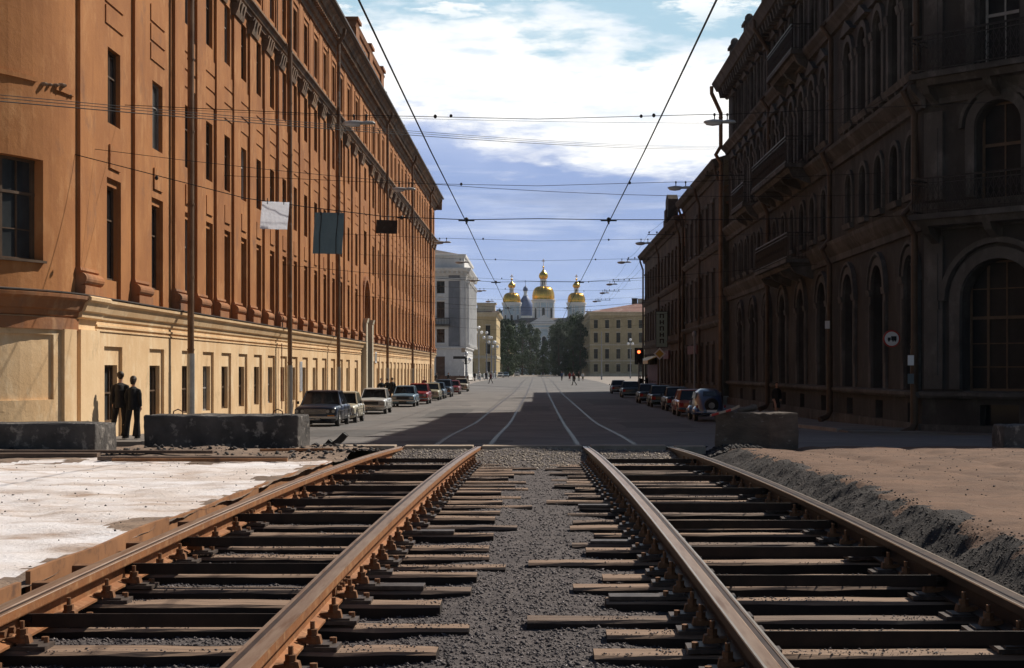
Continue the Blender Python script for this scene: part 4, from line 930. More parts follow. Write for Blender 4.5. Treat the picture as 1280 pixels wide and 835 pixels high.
# eave ornaments and roof
mb = MB()
mb.add([(10.55, 42, 19.28), (10.55, 86, 19.28), (16.5, 86, 21.6), (16.5, 44.5, 21.6), (14.6, 38.0, 19.28), (42, 38.0, 19.28), (42, 44.5, 21.6), (28, 86, 21.6)], [(0, 1, 2, 3), (4, 0, 3), (4, 3, 6, 5), (3, 2, 7, 6)])
rf = wmk('roof', mb, M['roof'], B1, fix=False)
for u in (44.0, 48.2, 53.5, 58.5, 62.8, 68.5, 74.5, 80.0):
    mb = MB(); fbox(mb, W1, u, u + .8, 19.25, 20.1, .1, .6); fbox(mb, W1, u - .1, u + .9, 20.1, 20.25, .0, .7); mb.ell(W1.P(u + .4, 20.45, .35), .25, .25, .3, 8, 6); wmk('roof_ornament', mb, M['soot_trim'], B1)
for y in (50, 66, 80): mb = MB(); mb.box(17, 18.4, y, y + 1.0, 20.5, 23.2); mb.box(16.9, 18.5, y - .1, y + 1.1, 23.2, 23.4); mk('chimney', mb, M['soot2'], rf)
for (x, y, dn) in ((11.34, 42.62, 1), (11.3, 54.8, 1), (11.3, 69.6, 1), (11.25, 85.4, 0)):
    if dn: pipe([(10.6, y, 19.1), (10.6, y, 18.7), (x, y, 17.6), (x, y, 15.6), (10.95, y, 15.2), (x, y, 14.7), (x, y, 10.7), (10.95, y, 10.3), (x - .05, y, 9.6), (x - .05, y, 7.0), (10.95, y, 6.6), (x - .05, y, 6.0), (x - .05, y, .5)], .1, B1, 'pipe_dark', fm='pipe_dark')
    else: pipe([(10.45, y, 19.0), (10.45, y, 18.6), (11.0, y, 17.4), (11.0, y, 15.4), (10.7, y, 14.9), (11.0, y, 14.4), (11.0, y, .5)], .12, B1, 'pipe', fm='pipe_dark')
for (x, y, z, m) in ((11.12, 54.7, 3.55, 'white_paint'), (11.12, 42.5, 2.1, 'white_paint'), (11.12, 42.5, 1.55, 'grey_sheet')):
    mb = MB(); mb.box(x - .09, x + .09, y - .13, y - .115, z, z + .3); wmk('pipe_label', mb, M[m], B1)

def row_building(name, label, X, u0, u1, H, wm_, tr_, floors, sp, zroof):
    B = empty(name, (X, (u0 + u1) / 2, 0), label, 'building'); W = Wall((X, 0), (0, 1), (-1, 0)); w = MB(); t = MB(); ops = []
    n = int((u1 - u0 - .8) / sp); cs = [u0 + (u1 - u0) * (k + .5) / n for k in range(n)]
    for c in cs:
        for a, b in floors: ops.append((c - .55, c + .55, a, b, .3))
    fgrid(w, W, u0, u1, -.5, H, ops, 0, .3)
    WF = Wall((X, u1), (1, 0), (0, 1)); fgrid(w, WF, 0, 16, 0, H, [], 0)
    wmk('wall', w, M[wm_], B)
    for c in cs:
        for a, b in floors: fbox(t, W, c - .72, c + .72, b + .02, b + .22, 0, .14, .04); fbox(t, W, c - .7, c + .7, a - .16, a - .02, 0, .14); fbox(t, W, c - .72, c - .57, a, b, 0, .06); fbox(t, W, c + .57, c + .72, a, b, 0, .06)
    for z in [floors[1][0] - .9] + ([floors[2][0] - .8] if len(floors) > 2 else []): fprof(t, W, u0, u1, [(z, 0), (z, .12), (z + .2, .28), (z + .32, .3), (z + .4, 0)])
    fprof(t, W, u0, u1 + .5, [(H - .7, 0), (H - .68, .12), (H - .35, .2), (H - .3, .5), (H - .05, .68), (H + .05, .7), (H + .08, 0)])
    fbox(t, W, u0, u1, -.5, .6, 0, .08); wmk('trim', t, M[tr_], B)
    for c in cs:
        for a, b in floors: window(W, c, 1.1, a, b, -.25, 'frame', B, 't')
    mb = MB(); mb.add([(X - .72, u0, H + .07), (X - .72, u1 + .5, H + .07), (X + 7, u1 - 4, zroof), (X + 7, u0, zroof), (X + 16, u1 + .5, H + .07), (X + 16, u0, H + .07)], [(0, 1, 2, 3), (3, 2, 4, 5), (1, 4, 2), (0, 3, 5)]); r = wmk('roof', mb, M['red_roof'] if 'chimney' in label else M['roof'], B, fix=False)
    for u in (u0 + .3, (u0 + u1) / 2, u1 - .3): pipe([(X - .5, u, H - .1), (X - .5, u, H - .5), (X - .2, u, H - 1.4), (X - .2, u, .5)], .09, B, 'pipe_dark', fm='pipe_dark')
    return B, r, W
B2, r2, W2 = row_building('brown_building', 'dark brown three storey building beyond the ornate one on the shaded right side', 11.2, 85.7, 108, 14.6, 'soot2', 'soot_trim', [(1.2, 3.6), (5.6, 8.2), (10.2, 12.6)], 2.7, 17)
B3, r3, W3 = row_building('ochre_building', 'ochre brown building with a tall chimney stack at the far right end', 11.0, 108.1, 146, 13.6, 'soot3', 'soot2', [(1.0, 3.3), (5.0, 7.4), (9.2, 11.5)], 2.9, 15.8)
mb = MB(); mb.box(11.0, 12.1, 121, 124.5, 13.5, 15.0); mb.box(11.15, 12.0, 121.4, 124, 15, 16.6)
mb.loft([[(11.15, 121.4 + 2.6 * a, 16.6 + .5 * math.sin(math.pi * a)) for a in [k / 8 for k in range(9)]], [(12.0, 121.4 + 2.6 * a, 16.6 + .5 * math.sin(math.pi * a)) for a in [k / 8 for k in range(9)]]])
mb.box(10.85, 11.0, 120.6, 122, 14.6, 15.6); mk('chimney_stack', mb, M['soot2'], r3)
mb = MB(); mb.box(12.4, 14.6, 116, 121, 14, 15.6); mb.add([(12.2, 115.6, 15.6), (14.8, 115.6, 15.6), (14.8, 121.4, 15.6), (12.2, 121.4, 15.6), (13.5, 115.6, 16.3), (13.5, 121.4, 16.3)], [(0, 3, 5, 4), (1, 4, 5, 2), (0, 4, 1), (2, 5, 3)]); mk('dormer', mb, M['red_roof'], r3)
for y in (112, 140): mb = MB(); mb.box(15, 16.2, y, y + 1, 14.5, 17); mk('chimney', mb, M['soot2'], r3)

for o_ in (B1, B2, B3): push_out(o_)
# ================================================================ FAR BUILDINGS
def pz(y, D): return CAMZ + (463 - y) / 1778 * D
def px(x, D): return (x - 672) / 1778 * D
# white corner building by the square
BW = empty('white_building', (-22, 275, 0), 'white and grey stone corner building with a balcony just past the orange building', 'building')
W = Wall((-13.9, 270), (-1, 0), (0, -1)); WSd = Wall((-13.9, 270), (0, 1), (1, 0))
w = MB(); t = MB(); p = MB()
fr = [(16.6, 18.9), (11.9, 15.0), (7.2, 9.8)]
cs = [4.5, 13.5, 18.5, 23.5]
fgrid(w, W, 0, 28, 0, 24.0, [(c - .75, c + .75, a, b) for c in cs for a, b in fr] + [(3.7, 5.4, .1, 4.6)], 0, .3)
sc_ = [3.5, 8, 12.5, 17, 21.5, 26, 30.5]
fgrid(w, WSd, 0, 34, 0, 24.0, [(c - .75, c + .75, a, b) for c in sc_ for a, b in fr + [(1.2, 4.0)]], 0, .3)
wmk('wall', w, M['white_stone'], BW)
fbox(p, W, .9, 3.0, 6.4, 20.0, 0, .06); wmk('grey_panel', p, M['grey_panel'], BW)
for c in cs:
    for a, b in fr:
        for q in (-1, 1): fbox(t, W, c + q * .95 - .15, c + q * .95 + .15, a - .1, b + .1, 0, .15)
        fbox(t, W, c - 1.15, c + 1.15, b + .1, b + .35, 0, .28, .06); fbox(t, W, c - 1.1, c + 1.1, a - .35, a - .1, 0, .22)
    archring(t, W, c, .75, 1.15, 15.3, 0, .2, 10)
for z in np.arange(.5, 6.0, .55): fbox(t, W, 0, 3.4, z, z + .42, 0, .07); fbox(t, W, 5.7, 28, z, z + .42, 0, .07); fbox(t, WSd, 0, 34, z, z + .42, 0, .07) if z < .9 or z > 4.1 else None
for WW_, L_ in ((W, 28), (WSd, 34)):
    fprof(t, WW_, -.0, L_, [(6.0, 0), (6.0, .2), (6.2, .35), (6.45, .35), (6.5, 0)]); fprof(t, WW_, -.5, L_, [(20.0, 0), (20.05, .3), (20.6, .4), (20.7, 1.0), (21.2, 1.3), (21.4, 1.3), (21.45, 0)])
    fprof(t, WW_, -.2, L_, [(18.95, 0), (19.0, .2), (19.4, .3), (19.5, 0)]); fprof(t, WW_, 0, L_, [(23.6, 0), (23.6, .25), (24.0, .3), (24.05, 0)])
    fbox(t, WW_, 0, .7, 6.5, 20, 0, .35)
    u = .3
    while u < L_: fbox(t, WW_, u, u + .35, 20.3, 20.68, .35, .95); u += .9
for u in [1.2 + 4.5 * k for k in range(8)]:
    if u < 33: t.tube([WSd.P(u, 6.5, .5), WSd.P(u, 18.6, .5)], [.5, .42], 12); fbox(t, WSd, u - .55, u + .55, 18.5, 19.3, 0, 1.05); fbox(t, WSd, u - .55, u + .55, 6.4, 6.9, 0, 1.05)
wmk('stone_trim', t, M['white_stone'], BW)
for c in cs:
    for a, b in fr: window(W, c, 1.5, a, b, -.25, 'frame', BW, 'cross')
for c in sc_:
    for a, b in fr + [(1.2, 4.0)]: window(WSd, c, 1.5, a, b, -.25, 'frame', BW, 'cross')
mb = MB(); fgrid(mb, W, 3.7, 5.4, .1, 4.6, [], -.25); wmk('door', mb, M['door_brown'], BW)
mb = MB(); fbox(mb, W, 2.7, 6.6, 10.4, 10.7, 0, 1.3); 
for k in range(14): fbox(mb, W, 2.75 + k * .29, 2.85 + k * .29, 10.7, 11.7, 1.15, 1.22)
fbox(mb, W, 2.7, 6.6, 11.7, 11.85, 1.1, 1.27); wmk('balcony', mb, M['soot_trim'], BW)
mb = MB(); mb.add([(-14.5, 270.6, 24.0), (-41.9, 270.6, 24.0), (-41.9, 304, 24.0), (-14.5, 304, 24.0), (-20, 276, 25.4), (-36, 276, 25.4), (-36, 298, 25.4), (-20, 298, 25.4)], [(0, 1, 5, 4), (1, 2, 6, 5), (2, 3, 7, 6), (3, 0, 4, 7), (4, 5, 6, 7)]); wmk('roof', mb, M['roof'], BW)

def block(name, label, x0, x1, y0, y1, H, wallm, trimm, roofm, floors, sp, w_=1.3, zr_=4, chim=5, sides='fsb', quoin=False):
    B = empty(name, ((x0 + x1) / 2, (y0 + y1) / 2, 0), label, 'building'); faces = []
    if 'f' in sides: faces.append((Wall((x0, y0), (1, 0), (0, -1)), x1 - x0))
    if 'r' in sides: faces.append((Wall((x1, y0), (0, 1), (1, 0)), y1 - y0))
    if 'l' in sides: faces.append((Wall((x0, y0), (0, 1), (-1, 0)), y1 - y0))
    w = MB(); t = MB(); gf = MB(); gg = MB()
    for k, (W, L_) in enumerate(faces):
        n = int(L_ / sp); cs = [L_ * (i + .5) / n for i in range(n)]
        fgrid(w, W, 0, L_, 0, H, [(c - w_ / 2, c + w_ / 2, a, b) for c in cs for a, b in floors], 0, .3)
        for c in cs:
            for a, b in floors:
                if k == 0: window(W, c, w_, a, b, -.25, 'frame', B, 'cross')
                else: window_far(gf, gg, W, c, w_, a, b, -.25)
                fbox(t, W, c - w_ / 2 - .2, c + w_ / 2 + .2, b + .02, b + .3, 0, .16); fbox(t, W, c - w_ / 2 - .15, c + w_ / 2 + .15, a - .22, a - .02, 0, .15)
        fprof(t, W, -.3, L_ + .3, [(H - 1.1, 0), (H - 1.1, .2), (H - .5, .3), (H - .4, .8), (H, 1.0), (H + .1, 1.0), (H + .1, 0)])
        fprof(t, W, 0, L_, [(floors[0][1] + .9, 0), (floors[0][1] + .9, .2), (floors[0][1] + 1.2, .2), (floors[0][1] + 1.3, 0)])
        if len(floors) > 2: fprof(t, W, 0, L_, [(floors[-2][0] - .9, 0), (floors[-2][0] - .9, .15), (floors[-2][0] - .6, .15), (floors[-2][0] - .5, 0)])
        fbox(t, W, 0, L_, 0, .9, 0, .12)
    wmk('wall', w, M[wallm], B); wmk('trim', t, M[trimm], B)
    if gf.v: fw = wmk('windows', gf, M['frame'], B); fw['kind'] = 'stuff'; q = mk('panes', gg, M['glass'], fw); q['kind'] = 'stuff'
    i = min(x1 - x0, y1 - y0) * .45; z = H + .1
    mb = MB(); mb.add([(x0 - .9, y0 - .9, z), (x1 + .9, y0 - .9, z), (x1 + .9, y1 + .9, z), (x0 - .9, y1 + .9, z), (x0 + i, y0 + i, z + zr_), (x1 - i, y0 + i, z + zr_), (x1 - i, y1 - i, z + zr_), (x0 + i, y1 - i, z + zr_)], [(0, 1, 5, 4), (1, 2, 6, 5), (2, 3, 7, 6), (3, 0, 4, 7), (4, 5, 6, 7)])
    rf = wmk('roof', mb, M[roofm], B)
    for k in range(chim):
        cx = x0 + i * .75 + (x1 - x0 - i * 1.5) * (k + .3) / max(1, chim) + random.uniform(-1, 1); cy = y0 + i * random.uniform(.5, 1.0)
        mb = MB(); h = random.uniform(.3, 1.2); cy = y0 + i * .9; mb.box(cx - .9, cx + .9, cy - .6, cy + .6, z + zr_ * .3, z + zr_ + h); mb.box(cx - 1, cx + 1, cy - .7, cy + .7, z + zr_ + h, z + zr_ + h + .2); mk('chimney', mb, M[trimm] if k % 2 else M['soot2'], rf)
    return B, rf
block('yellow_building', 'pale yellow four storey building with a patched red roof across the square on the right', 17.4, 62, 470, 560, 21.2, 'ochre2', 'yellow_trim', 'red_roof', [(1.5, 4.0), (5.8, 9.0), (11.1, 14.4), (15.9, 18.6)], 3.55, chim=8, sides='fl', zr_=4.2)
b4, r4 = block('tan_building', 'tan building with a dark red roof behind the globe lamps on the left', -40, -11.6, 400, 440, 18.2, 'yellow', 'yellow_trim', 'red_roof', [(1.5, 4.4), (6.6, 9.6), (11.8, 14.6)], 4.6, chim=3, sides='fr', zr_=3)
mb = MB(); mb.box(-17, -12, 400.2, 406, 18.2, 20.6); mb.box(-17.3, -11.6, 399.9, 406.3, 20.6, 21); wmk('attic', mb, M['yellow_trim'], b4)
block('low_building', 'low pale side building half hidden by the left trees', -30, -10.2, 500, 620, 11.5, 'yellow', 'yellow_trim', 'roof', [(1.5, 4), (6, 8.6)], 5, chim=0, sides='fr', zr_=2)

# cathedral
CD = 665.0; KZ = CD / 1778
def zc(y): return CAMZ + (463 - y) * KZ
C = empty('cathedral', (2.7, CD, 0), 'pale blue and white cathedral with three gilded domes at the end of the street', 'cathedral')
w = MB(); t = MB()
Wf = Wall((-21, 650), (1, 0), (0, -1)); wf = []
for k in range(9): wf.append(5.3 * k + 2.7)
ops = [(c - .9, c + .9, a, b) for c in wf for a, b in ((3, 8.5), (11.5, 17.5))]
fgrid(w, Wf, 0, 47.7, 0, 23.2, ops, 0, .5); w.box(-21, 26.7, 650.6, 685, 0, 23.2)
for c in wf: archfill(w, Wf, c, .9, 7.6, 0, .5, 8, 8.5); archfill(w, Wf, c, .9, 16.6, 0, .5, 8, 17.5)
wmk('wall', w, M['church'], C)
for k in range(10):
    x = 5.3 * k
    for q in (-.55, .55): 
        if 0 <= x + q <= 47.7:
            t.tube([Wf.P(x + q, .5, .45), Wf.P(x + q, 9.3, .45)], .36, 10); t.tube([Wf.P(x + q, 10.8, .45), Wf.P(x + q, 20.2, .45)], .34, 10)
    fbox(t, Wf, max(0, x - 1), min(47.7, x + 1), 20.2, 21, 0, .9); fbox(t, Wf, max(0, x - 1), min(47.7, x + 1), 9.3, 10.0, 0, .9)
for z, d in ((10.0, .6), (21.0, .8), (22.6, 1.1)): fprof(t, Wf, -.5, 48.2, [(z, 0), (z, d * .6), (z + .5, d), (z + .7, d), (z + .7, 0)])
for c in wf:
    for a, b in ((3, 7.6), (11.5, 16.6)):
        archring(t, Wf, c, .95, 1.3, b, 0, .2, 8, leg=b - a)
t.add([Wf.P(17, 23.3, .5), Wf.P(30.7, 23.3, .5), Wf.P(23.85, 27.3, .5), Wf.P(17, 23.3, -1), Wf.P(30.7, 23.3, -1), Wf.P(23.85, 27.3, -1)], [(0, 1, 2), (3, 5, 4), (0, 3, 4, 1), (1, 4, 5, 2), (2, 5, 3, 0)])
wmk('stone_trim', t, M['church_white'], C)
g = MB()
for c in wf:
    for a, b in ((3, 8.5), (11.5, 17.5)): g.quad(Wf.P(c - .9, a, -.45), Wf.P(c + .9, a, -.45), Wf.P(c + .9, b, -.45), Wf.P(c - .9, b, -.45))
wmk('window', g, M['glass_dim'], C)
mb = MB(); mb.add([(-21.8, 649, 23.3), (27.5, 649, 23.3), (27.5, 686, 23.3), (-21.8, 686, 23.3), (-14, 660, 26.3), (20, 660, 26.3), (20, 675, 26.3), (-14, 675, 26.3)], [(0, 1, 5, 4), (1, 2, 6, 5), (2, 3, 7, 6), (3, 0, 4, 7), (4, 5, 6, 7)]); wmk('roof', mb, M['roof'], C)
def tower(cx, cy, R_, z0, zd, zt_dome, zon0, zon1, ztop, lant_r, on_r, label):
    """drum with arched windows and half columns, ribbed gilded dome, lantern, onion and cross"""
    d = MB(); tr = MB(); n = 8; panes = []
    d.lathe((cx, cy, 0), [(R_, z0), (R_, zd - .8)], 32)
    for k in range(n):
        a = 2 * math.pi * k / n + math.pi / 2 * 0 - math.pi / 2; 
        ux, uy = -math.sin(a), math.cos(a); W = Wall((cx + (R_ + .02) * math.cos(a), cy + (R_ + .02) * math.sin(a)), (ux, uy), (math.cos(a), math.sin(a)))
        h = R_ * .13; zb = zd - (zd - z0) * .28 - 1.2; za = zb - 4.0
        gl_ = MB(); panes.append(gl_); gl_.quad(W.P(-h, za, .06), W.P(h, za, .06), W.P(h, zb, .06), W.P(-h, zb, .06))
        m_ = 8; gl_.add([W.P(-h * math.cos(math.pi * q / m_), zb + h * math.sin(math.pi * q / m_), .06) for q in range(m_ + 1)], [tuple(range(m_ + 1))])
        archring(tr, W, 0, h, h + .35, zb, -.3, .22, 8, leg=zb - za)
        fbox(tr, W, -h - .5, h + .5, za - .5, za - .15, -.4, .3)
        for q in (-1, 1):
            b = a + q * math.pi / n * .72; tr.tube([(cx + (R_ + .1) * math.cos(b), cy + (R_ + .1) * math.sin(b), z0), (cx + (R_ + .1) * math.cos(b), cy + (R_ + .1) * math.sin(b), zd - .9)], R_ * .055, 8)
    tr.lathe((cx, cy, 0), [(R_, zd - 1.5), (R_ + .5, zd - 1.4), (R_ + .5, zd - .8), (R_ + .75, zd - .5), (R_ + .75, zd), (R_ - .5, zd + .05)], 32)
    o = wmk('drum', d, M['church'], C); mk('drum_trim', tr, M['church_white'], o); [mk('drum_window', g__, M['glass_dim'], o) for g__ in panes]
    H = zt_dome - zd; gd = MB(); gd.smooth = True; prof = [(R_ + .15, zd)]
    for k in range(13):
        s = k / 12; prof.append(((R_ - .05) * (math.cos(s * math.pi / 2) ** .75) * (1 - .0 * s) + lant_r * s, zd + .2 + (H - .2) * math.sin(s * math.pi / 2) ** 1.05))
    gd.lathe((cx, cy, 0), prof, 32)
    for k in range(16):
        a = 2 * math.pi * k / 16; gd.tube([(cx + (r + .03) * math.cos(a), cy + (r + .03) * math.sin(a), z) for r, z in prof[1:]], .13, 5)
    o = wmk('dome', gd, M['gold'], C)
    lm = MB(); lm.lathe((cx, cy, 0), [(lant_r * 1.25, zt_dome - .25), (lant_r * 1.25, zt_dome + .3), (lant_r * .62, zt_dome + .35), (lant_r * .62, zon0 - .6), (lant_r * 1.15, zon0 - .5), (lant_r * 1.15, zon0 - .1)], 16)
    for k in range(8): a = 2 * math.pi * k / 8; lm.tube([(cx + lant_r * math.cos(a), cy + lant_r * math.sin(a), zt_dome + .2), (cx + lant_r * math.cos(a), cy + lant_r * math.sin(a), zon0 - .4)], lant_r * .13, 6)
    lo_ = wmk('lantern', lm, M['church_white'], C)
    mb = MB(); mb.lathe((cx, cy, 0), [(lant_r * .66, zt_dome + .6), (lant_r * .66, zon0 - .9)], 8); mk('lantern_glazing', mb, M['glass_dim'], lo_)
    on = MB(); on.smooth = True; Hh = zon1 - zon0
    on.lathe((cx, cy, 0), [(on_r * a, zon0 - .1 + Hh * b) for a, b in ((.62, 0), (.72, .03), (.90, .12), (1.0, .24), (.99, .36), (.86, .50), (.60, .63), (.36, .73), (.2, .83), (.12, .93), (.08, 1.0))], 24)
    on.ell((cx, cy, zon1 + .35), .5, .5, .5, 12, 8); on.cyl((cx, cy, zon1), (cx, cy, ztop), .12, 6)
    on.box(cx - .75, cx + .75, cy - .08, cy + .08, ztop - 1.1, ztop - .85); on.box(cx - .4, cx + .4, cy - .08, cy + .08, ztop - .55, ztop - .35)
    wmk('onion_dome', on, M['gold'], C)
tower(2.7, 664, 5.0, 23, zc(375), zc(358.5), zc(349), zc(335), zc(324), 1.35, 2.15, 'centre')
tower(-12.0, 660, 3.95, 15, zc(379), zc(367), zc(360.5), zc(351), zc(344), .95, 1.75, 'left')
tower(18.0, 660, 3.95, 15, zc(379), zc(367), zc(360.5), zc(351), zc(344), .95, 1.75, 'right')
# distant blue domed church
K2 = 1250 / 1778; z2 = lambda y: CAMZ + (463 - y) * K2
T = empty('blue_domed_church', (px(656.5, 1250), 1250, 0), 'far church with a dark blue dome seen behind the left gilded dome', 'church')
cx = px(656.8, 1250); mb = MB(); mb.smooth = True
mb.lathe((cx, 1250, 0), [(6.9 * a, z2(396) + (z2(369.5) - z2(396)) * b) for a, b in ((.97, 0), (1.0, .1), (1.02, .25), (.98, .42), (.88, .58), (.72, .73), (.5, .87), (.3, .97), (.2, 1.0))], 32); wmk('dome', mb, M['blue_dome'], T)
mb = MB(); mb.lathe((cx, 1250, 0), [(6.5, 0), (6.5, z2(396)), (7.2, z2(396)), (7.2, z2(395))], 32); mb.lathe((cx, 1250, 0), [(2.2, z2(370)), (2.2, z2(369)), (1.5, z2(369)), (1.5, z2(364.5)), (2.1, z2(364.4)), (2.1, z2(363.8))], 16); wmk('drum', mb, M['church_white'], T)
mb = MB(); mb.smooth = True; mb.lathe((cx, 1250, 0), [(1.9, z2(363.8)), (2.2, z2(362.5)), (2.1, z2(360.8)), (1.4, z2(359)), (.5, z2(357.8)), (.2, z2(356))], 16); mb.cyl((cx, 1250, z2(356)), (cx, 1250, z2(350)), .18, 6); mb.box(cx - .8, cx + .8, 1249.9, 1250.1, z2(352.2), z2(351.7)); wmk('cupola', mb, M['blue_dome'], T)

# ---------------------------------------------------------------- trees
def tree(x, y, h, r, lab, zb=.05, n=4200, squash=1.0):
    rt = empty('broadleaf_tree', (x, y, 0), lab, 'tree', 'trees at the end of the street')
    mb = MB(); pts = [Vector((x, y, 0))]
    for k in range(1, 6): pts.append(Vector((x + random.uniform(-.3, .3) * k * .4, y + random.uniform(-.3, .3) * k * .4, h * .78 * k / 5)))
    mb.tube(pts, [.42, .36, .3, .22, .14, .06], 8); cl = []
    for k in range(30):
        z = h * (zb + (1 - zb) * (k + .5) / 30); f = (z / h - zb) / (1 - zb); rr = r * (math.sin(math.pi * min(1, .14 + f * .86) ** .85)) ** .6
        a = random.uniform(0, 6.28); q = rr * random.uniform(.25, .92)
        c = Vector((x + q * math.cos(a), y + q * math.sin(a), z)); cr = r * random.uniform(.22, .42); cl.append((c, cr))
        if z < h * .85: b = pts[min(5, int(z / (h * .78) * 5))]; mb.tube([b, (b + c) / 2 + Vector((0, 0, -.3)), c], [.12, .08, .03], 5)
    wmk('trunk', mb, M['trunk'], rt)
    V = []; F = []
    for i in range(n):
        c, cr = random.choice(cl); d = Vector(np.random.normal(size=3)); d.normalize(); p = c + d * cr * random.uniform(.55, 1.08); s = random.uniform(.18, .42)
        nrm = (d + Vector(np.random.normal(size=3)) * .5).normalized(); a = nrm.orthogonal().normalized(); b = nrm.cross(a); t_ = random.uniform(0, 6.28); a, b = a * math.cos(t_) + b * math.sin(t_), b * math.cos(t_) - a * math.sin(t_)
        o = len(V); V += [p - a * s, p - b * s * .6, p + a * s, p + b * s * .6]; F.append((o, o + 1, o + 2, o + 3))
    mb = MB(); mb.v = [tuple(v) for v in V]; mb.f = F; mb.m = [0] * len(F); mb.sm = [False] * len(F)
    wmk('crown', mb, random.choice(M['leaf']), rt, fix=False)
TR = [(-13.2, 480, 22.0, 3.9), (-11.0, 500, 19.5, 4.2), (-9.6, 470, 16.5, 3.6), (-9.5, 530, 20.0, 4.5), (-6.0, 560, 20.5, 5.2), (-3.0, 590, 20.5, 5.0), (-.6, 615, 19.5, 4.4), (-14.5, 540, 22.5, 4.6),
      (14.6, 490, 20.0, 3.6), (12.8, 510, 20.5, 4.2), (10.4, 530, 19.0, 4.2), (7.6, 500, 16.5, 3.8), (14.5, 545, 23.0, 5.0), (8.6, 565, 21.0, 5.0), (6.6, 600, 20.5, 4.8), (17.5, 585, 25.0, 5.4), (13.5, 610, 24.0, 5), (2.2, 600, 12, 3.0)]
TL = ['tall tree nearest the tan building on the left', 'broad tree second from the tan building', 'short dark tree low at the left edge of the avenue', 'tree in the middle of the left clump', 'tree on the right side of the left clump', 'tree left of the cathedral front, seen over the road', 'tree just left of the pale cathedral front, lowest crown', 'tallest tree of the left clump, below the left gilded dome',
      'tree closest to the yellow building on the right', 'dark tree second from the yellow building', 'dark tree in the middle of the right clump', 'shorter dark tree at the left edge of the right clump', 'tall tree behind the right clump beside the yellow building', 'tree right of the pale cathedral front', 'tree just right of the cathedral front, far back', 'tallest tree of the right clump, below the right gilded dome', 'far tree below the right gilded dome, left of the tallest', 'small young tree in front of the cathedral front']
for (x, y, h, r), l in zip(TR, TL): tree(x, y, h, r, l)
# low far trees along the skyline beyond the square, out to the sides
for k, (x, y, h, r) in enumerate([(80, 600, 16, 6), (95, 620, 17, 7), (-60, 480, 15, 6), (-75, 500, 16, 6)]): tree(x, y, h, r, ['far tree right of the yellow building', 'farthest right tree beyond the square', 'far tree behind the white building', 'farthest left tree beyond the square'][k], n=900)

